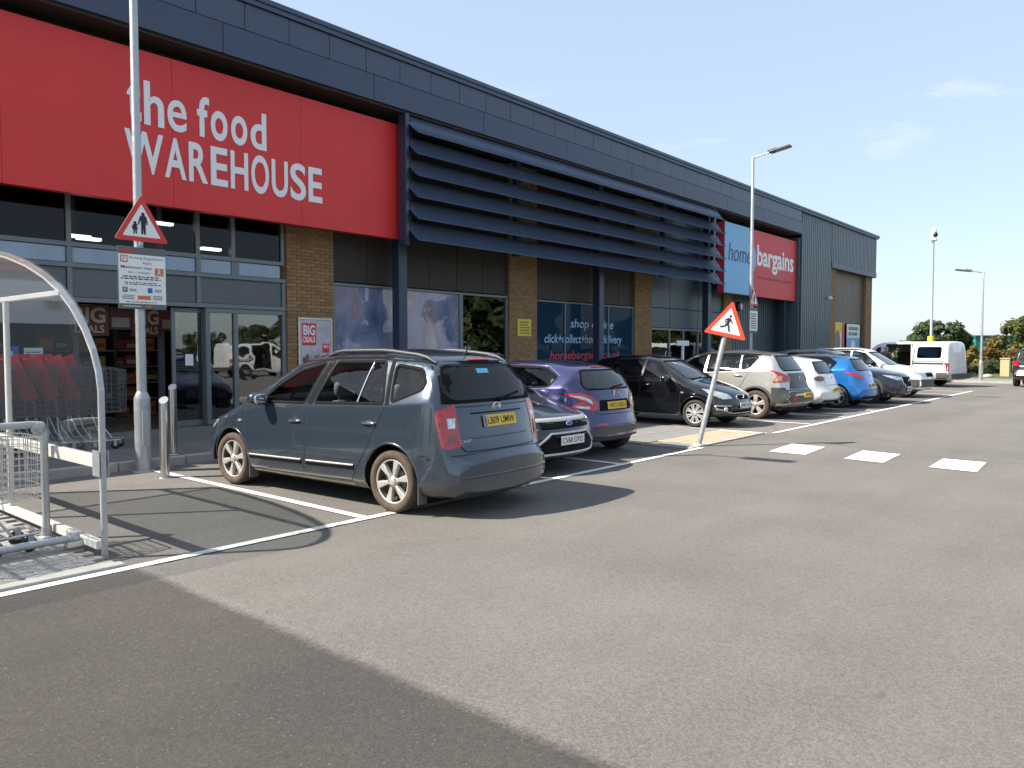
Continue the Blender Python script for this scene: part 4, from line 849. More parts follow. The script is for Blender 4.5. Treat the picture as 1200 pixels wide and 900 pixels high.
class Car:
    def __init__(s, name, label, L, Wd, top, belt, plan, roofw, zb, cf, cr, paint, cat='car', roofpaint=None, seed=0, group='cars parked nose or tail to the lane', end_f=.5, end_r=.5):
        s.L, s.W, s.paint = L, Wd, paint; s.hw = Wd/2; s.top, s.belt, s.plan, s.rw, s.zb, s.cf, s.cr = top, belt, plan, roofw, zb, cf, cr
        s.root = thing(name, label, cat, group=group); s.roofpaint = roofpaint; s.off = Vector((0, L/2, 0)); s.count = {}
        s.make_body()
    def P(s, v): return Vector(v)-s.off
    def link(s, name, mb_or_me, mats, parent=None, **k):
        if isinstance(mb_or_me, MB):
            mb_or_me.v = [tuple(Vector(v)-s.off) for v in mb_or_me.v]; return mb_or_me.build(name, mats, parent or s.root, **k)
    def make_body(s):
        L = s.L; yy = np.linspace(0, L, int(L/.005)+1)
        def prof(pts, sig):
            z = np.interp(yy, [p[0] for p in pts], [p[1] for p in pts])
            if sig:
                n = int(sig/.005*3); k = np.exp(-.5*(np.arange(-n, n+1)*.005/sig)**2); k /= k.sum(); z = np.convolve(np.pad(z, n, mode='reflect', reflect_type='odd'), k, 'valid')
            return z
        zt, zs, hwid, zb = prof(s.top, .035), prof(s.belt, .06), prof(s.plan, .07), prof(s.zb, .03)
        s.f = lambda a, y: float(np.interp(y, yy, a)); s.zt, s.zs, s.wd = zt, zs, hwid
        rw = prof(s.rw, .06)
        st = [0.0]; y = 0
        while y < L-1e-6:
            dy = .062
            while dy > .006 and (abs(s.f(zt, min(L, y+dy))-s.f(zt, y)) > .04 or abs(s.f(zb, min(L, y+dy))-s.f(zb, y)) > .04): dy *= .8
            y = min(L, y+dy); st.append(y)
        cnt = [2, 2, 3, 4, 4, 5, 3, 4, 4]
        rings = []
        for y in st:
            t, sh, w, b, r = s.f(zt, y), s.f(zs, y), s.f(hwid, y), s.f(zb, y), s.f(rw, y)
            g = float(sstep((t-sh-.03)/.22)); mid = min(.62, sh-.22)
            shz = min(sh, t-.075) if t-sh < .3 else sh
            drop = .028+.03*g
            zr = t-drop
            wall = .955*w+(r-.955*w)*max(0., min(1., (zr-sh)/max(.2, s.roofz-.06-sh)))
            xr = (1-g)*.80*w+g*wall
            lo = min(b+.22, mid-.1); top_ok = max(b+.05, t)
            c = [(0, b), (.72*w, b), (.93*w, b+.035), (.985*w, b+.13), (w, max(lo+.12, min(mid, shz-.16))), (.975*w if g < .5 else .965*w, shz-.035), (.955*w, shz+.02*g), (xr, zr), (.62*xr, zr+(t-zr)*.74), (0, t)]
            if shz-b < .42:      # thin end section
                h = t-b; c = [(0, b), (.74*w, b), (.92*w, b+.10*h), (.98*w, b+.28*h), (w, b+.5*h), (.985*w, b+.70*h), (.95*w, b+.85*h), (.82*w, t-.03), (.5*w, t-.008), (0, t)]
                if h > .34:
                    k = float(sstep((shz-b-.34)/.08)); full = [(0, b), (.72*w, b), (.93*w, b+.035), (.985*w, b+.13), (w, max(b+.24, min(mid, shz-.16))), (.975*w, shz-.035), (.955*w, shz+.02*g), (xr, zr), (.62*xr, zr+(t-zr)*.74), (0, t)]
                    c = [(a[0]*(1-k)+d[0]*k, a[1]*(1-k)+d[1]*k) for a, d in zip(c, full)]
            p = []
            for i in range(9):
                for j in range(cnt[i]):
                    u = j/cnt[i]; p.append((c[i][0]+(c[i+1][0]-c[i][0])*u, c[i][1]+(c[i+1][1]-c[i][1])*u))
            p.append(c[-1]); p = np.array(p)
            for _ in range(3):
                q = np.vstack([[-p[1, 0], p[1, 1]], p, [-p[-2, 0], p[-2, 1]]]); p = .25*q[:-2]+.5*q[1:-1]+.25*q[2:]
            p[0, 0] = p[-1, 0] = 0
            rings.append(p)
        n = len(rings[0]); ns = len(st); V = []; F = []
        for i, p in enumerate(rings):
            for x, z in p: V.append((x, st[i], z))
        for i in range(ns-1):
            for j in range(n-1): F.append((i*n+j, i*n+j+1, (i+1)*n+j+1, (i+1)*n+j))
        # end caps (half), ladder towards x=0
        for e, i in ((0, 0), (1, ns-1)):
            cols = []; K = 6
            for j in range(n):
                row = []
                for k in range(K+1):
                    V.append((rings[i][j][0]*k/K, st[i], rings[i][j][1])); row.append(len(V)-1)
                cols.append(row)
            for j in range(n-1):
                for k in range(K):
                    f = (cols[j][k], cols[j][k+1], cols[j+1][k+1], cols[j+1][k]); F.append(f if e == 0 else f[::-1])
        V = np.array(V); 
        # plan curvature of both ends
        ax = np.abs(V[:, 0])/s.hw
        for c0, y0, sgn in ((s.cf, 1.5, 1), (s.cr, .95, -1)):
            d = V[:, 1] if sgn > 0 else L-V[:, 1]
            fo = np.clip((y0-d)/y0, 0, 1)**1.3; V[:, 1] += sgn*c0*fo*ax**2.6
        Vm = V.copy(); Vm[:, 0] *= -1; N = len(V)
        bm = bmesh.new()
        vs = [bm.verts.new(v) for v in V]+[bm.verts.new(v) for v in Vm]
        for f in F:
            for off, ff in ((0, f[::-1]), (N, f)):
                try: bm.faces.new([vs[i+off] for i in ff])
                except ValueError: pass
        bmesh.ops.remove_doubles(bm, verts=bm.verts, dist=.0006)
        bmesh.ops.dissolve_degenerate(bm, edges=bm.edges, dist=.0004)
        bmesh.ops.recalc_face_normals(bm, faces=bm.faces); bm.normal_update()
        for f in bm.faces: f.smooth = True
        s.bm = bm; s.bvh = BVHTree.FromBMesh(bm)
        bm.verts.ensure_lookup_table(); bm.faces.ensure_lookup_table()
        s.fn = [[v.normal.copy() for v in f.verts] for f in bm.faces]; s.fc = [[v.co.copy() for v in f.verts] for f in bm.faces]
    @property
    def roofz(s): return max(p[1] for p in s.top)
    def hit(s, p, d):
        d = Vector(d).normalized(); o = Vector(p)-d*4
        q, nn, i, _ = s.bvh.ray_cast(o, d)
        if q is None: q, nn, i, _ = s.bvh.find_nearest(Vector(p))
        # smooth normal by inverse distance
        ws = [1/((c-q).length+1e-4) for c in s.fc[i]]; a = Vector()
        for w, m in zip(ws, s.fn[i]): a += m*w
        a.normalize()
        return q, a
    def cut(s, poly, d):
        """cut a convex opening, given in 3-D, looking along d"""
        d = Vector(d).normalized(); u, v = s.frame(d); P2 = [(Vector(p).dot(u), Vector(p).dot(v)) for p in poly]
        ar = sum(P2[i][0]*P2[(i+1) % len(P2)][1]-P2[(i+1) % len(P2)][0]*P2[i][1] for i in range(len(P2)))
        if ar < 0: P2 = P2[::-1]
        x0, x1 = min(p[0] for p in P2)-.1, max(p[0] for p in P2)+.1; y0, y1 = min(p[1] for p in P2)-.1, max(p[1] for p in P2)+.1
        def near():
            r = []
            for f in s.bm.faces:
                if f.normal.dot(d) < -.15:
                    c = f.calc_center_median(); a, b = c.dot(u), c.dot(v)
                    if x0 < a < x1 and y0 < b < y1 and c.dot(d) < s.lim(d): r.append(f)
            return r
        fs = near()
        for i in range(len(P2)):
            a, b = P2[i], P2[(i+1) % len(P2)]; nx, ny = b[1]-a[1], a[0]-b[0]
            co = u*a[0]+v*a[1]; no = u*nx+v*ny
            g = set(fs)
            for f in fs: g.update(f.edges); g.update(f.verts)
            r = bmesh.ops.bisect_plane(s.bm, geom=list(g), dist=1e-5, plane_co=co, plane_no=no.normalized())
            fs = [f for f in r['geom'] if isinstance(f, bmesh.types.BMFace)]
        def inside(f):
            c = f.calc_center_median(); a, b = c.dot(u), c.dot(v)
            return all((q[0]-p[0])*(b-p[1])-(q[1]-p[1])*(a-p[0]) > -1e-6 for p, q in zip(P2, P2[1:]+P2[:1]))
        bmesh.ops.delete(s.bm, geom=[f for f in fs if f.is_valid and inside(f)], context='FACES')
    def lim(s, d):
        if abs(d[0]) > .7: return -.12        # only the near side
        return 0 if False else 99 if abs(d[2]) > .7 else (s.L if d[1] > 0 else 0)
    def frame(s, d):
        u = Vector((0, 0, 1)).cross(-d)
        u = u.normalized() if u.length > .05 else Vector((1, 0, 0)); return u, (-d).cross(u).normalized()
    def patch(s, name, pts, d, mat, off=.004, th=.006, grid=.07, parent=None, mirror=False, label=None, dense=True):
        outs = []
        for sg in ((1, -1) if mirror else (1,)):
            dd = Vector((d[0]*sg, d[1], d[2])).normalized(); pp = [Vector((p[0]*sg, p[1], p[2])) for p in pts]
            u, v = s.frame(dd); base = dd*(sum(p.dot(dd) for p in pp)/len(pp)); P2 = [Vector((p.dot(u), p.dot(v))) for p in pp]
            ed = []
            for i in range(len(P2)):
                a, b = P2[i], P2[(i+1) % len(P2)]; k = max(1, int((b-a).length/grid)) if dense else 1
                ed += [a+(b-a)*(j/k) for j in range(k)]
            n = len(ed)
            def ins(p):
                c = False
                for i in range(n):
                    a, b = ed[i], ed[(i+1) % n]
                    if (a.y > p.y) != (b.y > p.y) and p.x < (b.x-a.x)*(p.y-a.y)/(b.y-a.y)+a.x: c = not c
                return c
            inner = []
            xs = np.arange(min(p.x for p in ed)+grid/2, max(p.x for p in ed), grid); ys = np.arange(min(p.y for p in ed)+grid/2, max(p.y for p in ed), grid)
            for a in xs:
                for b in ys:
                    p = Vector((a, b))
                    if ins(p) and min((p-e).length for e in ed) > grid*.45: inner.append(p)
            vv, _, ff, *_ = delaunay_2d_cdt(ed+inner, [], [list(range(n))], 1, 1e-6)
            top = []; bot = []; nr = []
            for p in vv:
                q, nn = s.hit(u*p.x+v*p.y+base, dd); nr.append(nn); top.append(q+nn*off); bot.append(q+nn*(off-th))
            V = top+bot; m = len(vv); F = [tuple(f) for f in ff]; cnt = {}
            for f in F:
                for i in range(len(f)): e = (f[i], f[(i+1) % len(f)]); cnt[e] = 1
            rim = [e for e in cnt if (e[1], e[0]) not in cnt]
            # orientation
            f0 = F[0]; nn = (Vector(top[f0[1]])-Vector(top[f0[0]])).cross(Vector(top[f0[2]])-Vector(top[f0[0]]))
            if nn.dot(dd) > 0: F = [f[::-1] for f in F]; rim = [(b, a) for a, b in rim]
            k = len(F)
            F += [(b, a, a+m, b+m) for a, b in rim]
            me = bpy.data.meshes.new(name); me.from_pydata([tuple(x-s.off) for x in V], [], F); me.materials.append(mat)
            sm = [True]*k+[False]*(len(F)-k); me.polygons.foreach_set('use_smooth', sm); me.update()
            ln = []
            for pi, pl in enumerate(me.polygons):
                for vi in pl.vertices: ln.append(tuple(nr[vi]) if pi < k else tuple(pl.normal))
            me.normals_split_custom_set(ln)
            o = finish(bpy.data.objects.new(name, me), parent or s.root)
            if label: o['label'] = label
            outs.append(o)
        return outs
    def strip(s, name, pts, d, mat, w=.008, h=.001, closed=False, parent=None, mirror=False, step=.05, ws=None):
        """thin band following the body; h raised"""
        outs = []
        for sg in ((1, -1) if mirror else (1,)):
            dd = Vector((d[0]*sg, d[1], d[2])).normalized(); pp = [Vector((p[0]*sg, p[1], p[2])) for p in pts]; u, v = s.frame(dd); base = dd*(sum(p.dot(dd) for p in pp)/len(pp))
            P2 = [Vector((p.dot(u), p.dot(v))) for p in pp]; R = []
            K = len(P2) if closed else len(P2)-1
            for i in range(K):
                a, b = P2[i], P2[(i+1) % len(P2)]; k = max(1, int((b-a).length/step)); R += [a+(b-a)*(j/k) for j in range(k)]
            if not closed: R.append(P2[-1])
            n = len(R); V = []; F = []
            for i in range(n):
                a = R[(i-1) % n] if closed or i > 0 else R[i]; b = R[(i+1) % n] if closed or i < n-1 else R[i]
                t = (b-a).normalized(); nn = Vector((-t.y, t.x)); ww = w if not ws else ws[0]+(ws[1]-ws[0])*i/(n-1)
                for o_, hh in ((-1, -.002), (-.8, h), (.8, h), (1, -.002)):
                    p = R[i]+nn*(ww/2*o_); q, m = s.hit(u*p.x+v*p.y+base, dd); V.append(q+m*hh)
            for i in range(n if closed else n-1):
                j = (i+1) % n
                for k in range(3): F.append((i*4+k, i*4+k+1, j*4+k+1, j*4+k))
            mb = MB().add(V, F, 0, True); outs.append(s.link(name, mb, [mat], parent))
        return outs
    def opening(s, name, pts, d, mat, frame=None, fw=.03, mirror=False, rec=-.008, fh=.003, rnd=.04):
        """window: rounded convex opening cut through the shell, glass set back, frame strip"""
        rp = round_poly(pts, rnd)
        for sg in ((1, -1) if mirror else (1,)):
            dd = (d[0]*sg, d[1], d[2]); s.cut([(p[0]*sg, p[1], p[2]) for p in rp], dd)
        gs = s.patch(name, grow(rp, .012, s, d), d, mat, off=rec, th=.004, grid=.10, mirror=mirror)
        if frame:
            for g, sg in zip(gs, (1, -1)):
                s.strip('window_trim', [(p[0]*sg, p[1], p[2]) for p in rp], (d[0]*sg, d[1], d[2]), frame, fw, fh, closed=True, parent=g)
        return gs
    def wheel_at(s, y, R, tw=.205, style=None, track=None):
        st = style; rim_r = R*st.get('rimf', .66)
        for sg in (1, -1):
            xo = sg*(s.hw-.035 if track is None else track)
            c = Vector((xo, y, R)); ax = Vector((sg, 0, 0))
            mb = MB(); mb.lathe([(.001, -.07), (rim_r*.62, -.07), (rim_r*.62, -.085), (.07, -.085), (.06, -.05)], (0, 0, 0), ax, 24, 0)
            w = s.link('wheel', MB().add([Vector(v)+s.off for v in mb.v], mb.f, 0, False), [CM['disc']]); w.location = s.P(c); w.location = c-s.off
            t = MB(); h = tw/2
            t.lathe([(rim_r*.98, -tw+.01), (rim_r*1.05, -tw), (R*.93, -tw-.004), (R*.985, -tw+.02), (R, -tw+.05), (R, -.05), (R*.985, -.018), (R*.94, .004), (rim_r*1.16, .006), (rim_r*1.03, -.006), (rim_r*.99, -.02)], (0, 0, 0), ax, 40, 0)
            t.build('tyre', [st.get('tyre', CM['tyreb'])], w)
            r = MB()
            r.lathe([(rim_r*.99, -tw+.01), (rim_r*.93, -.07), (rim_r*.94, -.02)], (0, 0, 0), ax, 36, 1)
            r.lathe([(rim_r*.94, -.022), (rim_r*.95, -.012), (rim_r*1.01, -.010), (rim_r*1.025, -.016)], (0, 0, 0), ax, 36, 0)
            r.lathe([(.001, -.004), (.028, -.004), (.034, -.010), (.052, -.014), (.060, -.05)], (0, 0, 0), ax, 20, 0)
            r.lathe([(.001, -.10), (rim_r*.93, -.10)], (0, 0, 0), ax, 24, 1)
            ns = st['n']; a0 = st.get('a0', .3)
            for k in range(ns):
                for da in st.get('split', (0,)):
                    th = a0+2*math.pi*k/ns+da; rad = Vector((0, math.cos(th), math.sin(th))); tan = ax.cross(rad)
                    r0, r1 = .035, rim_r*.955; a, b = st['w0'], st['w1']; x0, x1, bk = -.016, st.get('dish', -.012), -.05
                    V = []
                    for rr_, ww, xf in ((r0, a, x0), ((r0+r1)/2, (a+b)/2*st.get('waist', .9), (x0+x1)/2+.003), (r1, b, x1)):
                        for q, xx in ((-1, bk), (-.86, xf-.004), (-.6, xf), (.6, xf), (.86, xf-.004), (1, bk)):
                            V.append(rad*rr_+tan*(q*ww/2)+ax*xx)
                    F = []
                    for i in range(2):
                        for j in range(5): F.append((i*6+j, i*6+j+1, (i+1)*6+j+1, (i+1)*6+j))
                    r.add(V, F, 0, False)
            for k in range(5):
                th = 2*math.pi*k/5+.6; p = Vector((0, math.cos(th)*.045, math.sin(th)*.045)); r.lathe([(.0001, -.006), (.008, -.006), (.009, -.014)], p, ax, 8, 1)
            r.build('rim', [st.get('rim', CM['alloy']), st.get('inner', CM['rim_in'])], w)
    def arches(s, ys, R, gap=.045, lip=None, w=.03, h=.006, cz=None):
        for y in ys:
            Ra = R+gap; n = 28; cz_ = R+.012
            circ = [(s.hw*sg, y+Ra*math.cos(2*math.pi*k/n), cz_+Ra*math.sin(2*math.pi*k/n)) for k in range(n) for sg in (1,)]
            for sg in (1, -1): s.cut([(p[0]*sg, p[1], p[2]) for p in circ], (-sg, 0, 0))
            a0 = -.30; arc = [(s.hw, y+(Ra+w*.35)*math.cos(a), cz_+(Ra+w*.35)*math.sin(a)) for a in np.linspace(a0, math.pi-a0, 26)]
            s.strip('arch_lip', arc, (-1, 0, 0), lip or s.paint, w, h, mirror=True)
            for sg in (1, -1):
                wl = MB(); ar = (-.15, math.pi+.15) if sg > 0 else (-math.pi-.15, .15)
                wl.lathe([(Ra+.035, .42-.02), (Ra+.035, s.hw-.045)], (0, y, cz_), (sg, 0, 0), 22, 0, arc=ar, u=(0, 1, 0))
                wl.lathe([(.01, .42), (Ra+.035, .42)], (0, y, cz_), (sg, 0, 0), 22, 0, arc=ar, u=(0, 1, 0)); s.link('wheel_well', wl, [CM['seam']])
    def finish_body(s, two=None, lining=True):
        """two = function(center, normal) -> True where the second paint shows"""
        bm = s.bm
        bm.normal_update()
        me = bpy.data.meshes.new('body'); 
        if two:
            for f in bm.faces: f.material_index = 1 if two(f.calc_center_median(), f.normal) else 0
        bm.to_mesh(me)
        me.materials.append(s.paint)
        if two: me.materials.append(s.roofpaint)
        me.transform(Matrix.Translation(-s.off)); me.update()
        o = finish(bpy.data.objects.new('body', me), s.root)
        if lining:
            b2 = bm.copy(); b2.normal_update(); nn = [v.normal.copy() for v in b2.verts]
            for v, q in zip(b2.verts, nn): v.co = v.co-q*.022
            for f in b2.faces: f.material_index = 0
            bmesh.ops.delete(b2, geom=[f for f in b2.faces if f.calc_center_median().z < .5], context='FACES')
            bmesh.ops.reverse_faces(b2, faces=b2.faces)
            m2 = bpy.data.meshes.new('lining'); b2.to_mesh(m2); b2.free(); m2.materials.append(CM['lining']); m2.transform(Matrix.Translation(-s.off)); finish(bpy.data.objects.new('lining', m2), s.root)
        bm.free()
    def interior(s, fy, ry, sx=.38, z=.42, head=1.02, dash=None, col=None):
        col = col or CM['seat']
        def seat(x, y, w, top):
            m = MB(); m.ell((x, y-.08, z+.04), (w, .27, .09), 0, 3.2); rot = Matrix.Translation((x, y+.2, z+.08)) @ Matrix.Rotation(-.25, 4, 'X')
            m.ell((0, 0, (top-z)*.42), (w, .075, (top-z)*.46), 0, 3.2, T=rot)
            st_ = s.link('seat', m, [col])
            hm = MB(); hm.ell((x, y+.36, top+.12), (.135, .055, .10), 0, 2.8); hm.tube([(x-.06, y+.33, top-.05), (x-.06, y+.35, top+.08)], .007, 6); hm.tube([(x+.06, y+.33, top-.05), (x+.06, y+.35, top+.08)], .007, 6); s.link('headrest', hm, [col], st_)
        for x in (-sx, sx): seat(x, fy, .25, head)
        for x in (-sx, sx): seat(x, ry, .27, head-.02)
        f = MB(); f.box(-s.hw+.16, s.hw-.16, .35, s.L-.35, .22, .34); s.link('floor_pan', f, [CM['seam']])
        if dash:
            d = MB(); d.ell((0, dash[0], dash[1]-.10), (s.hw-.13, .30, .12), 0, 3); dd = s.link('dashboard', d, [CM['trim']])
            a = MB(); c = Vector((sx, dash[0]+.38, dash[1]-.02)); q = Matrix.Translation(c) @ Matrix.Rotation(R_(62), 4, 'X')
            a.tube([q @ Vector((.18*math.cos(t), .18*math.sin(t), 0)) for t in np.linspace(0, 2*math.pi, 20, endpoint=False)], .014, 8, closed=True); a.box(-.17, .17, -.02, .02, -.01, .01, T=q); s.link('steering_wheel', a, [CM['trim']])
    def plate(s, p, w, h, words, rear, tilt=0., band=True):
        """number plate centred at p"""
        sg = 1 if rear else -1
        U = Vector((-1 if rear else 1, 0, 0)); 
        if rear: U = Vector((1, 0, 0))*-1
        V = Vector((0, -sg*math.sin(tilt), math.cos(tilt))); N = U.cross(V)
        # seen from outside the lettering must read left to right
        o = Vector(p)-U*w/2-V*h/2
        mb = MB(); mb.prism([(0, 0), (w, 0), (w, h), (0, h)], o+N*.012, U, V, .012)
        pl = s.link('number_plate', mb, [CM['plate_y'] if rear else CM['plate_w']])
        if band:
            bb = MB().prism([(.004, .004), (w*.075, .004), (w*.075, h-.004), (.004, h-.004)], o+N*.0135, U, V, .001); s.link('blue_band', bb, [M['signblue']], pl)
        text('lettering', words, o+N*.0135-s.off+U*w*(.11 if band else .06)+V*h*.18, U, V, w*(.83 if band else .88), h*.64, CM['plate_ink'], pl, bold=.004, depth=.001)
        return pl
    def mirrors(s, y, z, mat=None, x=None, r=(.11, .075, .075)):
        for sg in (1, -1):
            xx = (x or s.hw)+.075; m = MB(); m.ell((sg*xx, y, z), r, 0, 2.6, 14, 9); m.tube([(sg*(s.hw-.10), y-.02, z-.07), (sg*(xx-.02), y, z-.04)], .025, 8)
            o = s.link('door_mirror', m, [mat or s.paint]); g = MB(); g.ell((sg*xx, y+r[1]*.93, z), (r[0]*.80, .008, r[2]*.74), 0, 2.8, 14, 7); s.link('mirror_glass', g, [CM['mirror']], o)
    def handle(s, y, z, parent=None, mat=None, mirror=True, side=None, w=.10):
        for sg in ((1, -1) if mirror else (side,)):
            q, nn = s.hit((sg*s.hw, y, z), (-sg, 0, 0)); m = MB(); m.ell(q+nn*.022, (.012, w, .014), 0, 2.6, 14, 6); m.tube([q+Vector((0, -w*.8, 0))-nn*.004, q+Vector((0, -w*.8, 0))+nn*.02], .010, 6); m.tube([q+Vector((0, w*.8, 0))-nn*.004, q+Vector((0, w*.8, 0))+nn*.02], .010, 6)
            pr = parent[0 if sg == 1 else 1] if parent else None
            o = s.link('handle', m, [mat or s.paint], pr)
            r = MB(); r.ell(q+nn*.001, (.006, w*.62, .030), 0, 2.3, 12, 6); s.link('handle_recess', r, [CM['seam']], o if not parent else pr)
    def door(s, pts, mirror=True):
        """door skin standing just proud of the body, on a dark gap"""
        pts3 = [(s.hw, a, b) for a, b in pts]
        s.strip('door_gap', pts3, (-1, 0, 0), CM['seam'], .013, .0012, closed=True, mirror=mirror)
        return s.patch('door', shrink(pts3, .006), (-1, 0, 0), s.paint, off=.0022, th=.004, grid=.065, mirror=mirror)
    def place(s, cx, yfront, nose_in, yaw_=0.):
        """nose_in: bonnet towards the shops"""
        if nose_in: s.root.rotation_euler = (0, 0, math.pi+yaw_); s.root.location = (cx, yfront-s.L/2, 0)
        else: s.root.rotation_euler = (0, 0, yaw_); s.root.location = (cx, yfront+s.L/2, 0)
def round_poly(pts, r, k=3):
    n = len(pts); P = [Vector(p) for p in pts]; out = []
    for i in range(n):
        a, b, c = P[i-1], P[i], P[(i+1) % n]; e1 = (a-b); e2 = (c-b); rr_ = min(r, e1.length*.45, e2.length*.45)
        p0 = b+e1.normalized()*rr_; p1 = b+e2.normalized()*rr_
        for j in range(k+1):
            t = j/k; out.append((p0*(1-t)**2+b*2*t*(1-t)+p1*t*t))
    return out
def shrink(pts, d):
    P = [Vector(p) for p in pts]; c = sum(P, Vector())/len(P)
    return [p+(c-p).normalized()*d for p in P]
def grow(pts, d, s=None, dirn=None): return shrink(pts, -d)
# ---- 1: dark slate people carrier, tail to the lane
def kia():
    pt = paint('slate_blue_paint', (.040, .058, .080), .50, .24, 1., dirt=((.20, .15, .10), .12, .42, .42))
    c = Car('parked_car', 'dark slate blue people carrier with roof rails, nearest parked car, plate LB09 UMW', 4.42, 1.75,
        top=[(0, .50), (.03, .60), (.10, .70), (.25, .80), (.95, 1.05), (1.02, 1.08), (1.75, 1.47), (2.0, 1.57), (2.5, 1.63), (3.2, 1.63), (3.75, 1.585), (3.93, 1.54), (4.00, 1.49), (4.20, 1.08), (4.25, .92), (4.285, .64), (4.36, .61), (4.42, .55)],
        belt=[(0, .46), (.25, .74), (.9, .90), (1.3, .955), (2.3, 1.0), (3.3, 1.04), (4.0, 1.10), (4.2, 1.10), (4.25, .9), (4.42, .5)],
        plan=[(0, .68), (.15, .77), (.5, .85), (1.0, .87), (3.4, .875), (4.0, .855), (4.25, .80), (4.38, .74), (4.42, .70)], roofw=[(0, .60), (1.5, .60), (3.2, .62), (4.0, .57), (4.42, .56)],
        zb=[(0, .32), (.06, .22), (.5, .15), (4.0, .15), (4.30, .17), (4.42, .24)], cf=.20, cr=.17, paint=pt)
    hw = c.hw; D = (-1, 0, 0); RR = .312
    c.arches((.845, 3.545), RR, .05, w=.022, h=.003)
    S_ = lambda pts: [(hw, a, b) for a, b in pts]
    c.opening('side_window', S_([(1.42, 1.02), (1.62, 1.20), (1.95, 1.38), (2.36, 1.475), (2.20, 1.035)]), D, CM['glass'], CM['trim'], .032, True, rnd=.05)
    c.opening('side_window', S_([(2.36, 1.045), (2.53, 1.485), (3.28, 1.495), (3.43, 1.075)]), D, CM['glass'], CM['trim'], .032, True, rnd=.05)
    c.opening('quarter_window', S_([(3.53, 1.09), (3.43, 1.465), (3.80, 1.42), (3.92, 1.28), (3.88, 1.22)]), D, CM['glass'], CM['trim'], .032, True, rnd=.05)
    c.strip('door_pillar', S_([(3.03, 1.06), (3.10, 1.49)]), D, CM['chrome'], .022, .002, mirror=True)
    for pts in ([(1.40, .99), (1.62, 1.24), (1.96, 1.425), (2.48, 1.525), (3.34, 1.535)],): c.strip('weather_strip', S_(pts), D, CM['trim'], .02, .004, mirror=True)
    c.strip('b_pillar_panel', S_([(2.28, 1.03), (2.45, 1.50)]), D, CM['trim'], .10, .0035, mirror=True)
    c.strip('c_pillar_panel', S_([(3.48, 1.07), (3.37, 1.51)]), D, CM['trim'], .06, .0035, mirror=True)
    c.opening('windscreen', [(-.72, 1, 1.12), (.72, 1, 1.12), (.60, 1, 1.49), (-.60, 1, 1.49)], (0, 1, -.15), CM['gl_screen'], CM['trim'], .03, rnd=.08)
    c.patch('tailgate_glass_surround', [(-.72, 4.3, 1.09), (.72, 4.3, 1.09), (.60, 4.2, 1.50), (-.60, 4.2, 1.50)], (0, -1, 0), CM['trim'], .003, .004, .08)
    c.opening('rear_window', [(-.58, 4.3, 1.125), (.58, 4.3, 1.125), (.66, 4.3, 1.22), (.56, 4.3, 1.455), (-.56, 4.3, 1.455), (-.66, 4.3, 1.22)], (0, -1, 0), CM['glass'], CM['trim'], .03, rnd=.06, rec=.004)
    d1 = c.door([(1.12, .90), (1.18, .42), (1.24, .25), (2.20, .255), (2.24, .5), (2.24, 1.01), (1.42, .985)])
    d2 = c.door([(2.27, .5), (2.23, .255), (2.98, .27), (3.10, .45), (3.24, .66), (3.46, 1.055), (2.27, 1.012)])
    c.handle(2.07, .84, d1, CM['chrome']); c.handle(3.25, .88, d2, CM['chrome'])
    mo = pmat('grey_moulding', (.22, .22, .225), .5)
    c.strip('side_moulding', S_([(1.24, .385), (2.18, .40)]), D, CM['trim'], .05, .012, mirror=True); c.strip('side_moulding', S_([(2.27, .40), (3.03, .415)]), D, CM['trim'], .05, .012, mirror=True)
    c.strip('bright_strip', S_([(1.24, .405), (2.18, .42)]), D, CM['alloy'], .018, .015, mirror=True); c.strip('bright_strip', S_([(2.27, .42), (3.03, .435)]), D, CM['alloy'], .018, .015, mirror=True)
    c.strip('sill_trim', S_([(1.28, .185), (3.02, .19)]), D, pmat('muddy_sill', (.20, .155, .105), .85, var=.4, vs=5), .10, .004, mirror=True)
    ang = [(hw, 3.80+.085*math.cos(t), .83+.085*math.sin(t)) for t in np.linspace(0, 2*math.pi, 20, endpoint=False)]
    c.strip('fuel_flap', ang, (-1, 0, 0), CM['seam'], .008, .001, closed=True)
    c.patch('side_repeater', S_([(1.00, .775), (1.02, .80), (1.07, .80), (1.08, .785), (1.05, .77)]), D, CM['clearlamp'], .010, .012, .05, mirror=True)
    # tailgate: skin, gap, lamps
    tg = [(-.63, 4.25, 1.055), (-.64, 4.25, .90), (-.61, 4.3, .70), (-.55, 4.3, .635), (.55, 4.3, .635), (.61, 4.3, .70), (.64, 4.25, .90), (.63, 4.25, 1.055)]
    c.strip('tailgate_gap', tg, (0, -1, 0), CM['seam'], .016, .0012, closed=True)
    tgo = c.patch('tailgate', shrink(tg, .006), (0, -1, 0), c.paint, .0022, .004, .07)[0]
    c.strip('tailgate_crease', [(-.45, 4.29, .76), (.45, 4.29, .76)], (0, -1, 0), c.paint, .03, .006, parent=tgo)
    c.strip('plate_recess', [(-.40, 4.25, .99), (.40, 4.25, .99)], (0, -1, 0), CM['trim'], .014, .012, parent=tgo)
    dg = Vector((-.72, -.69, 0))
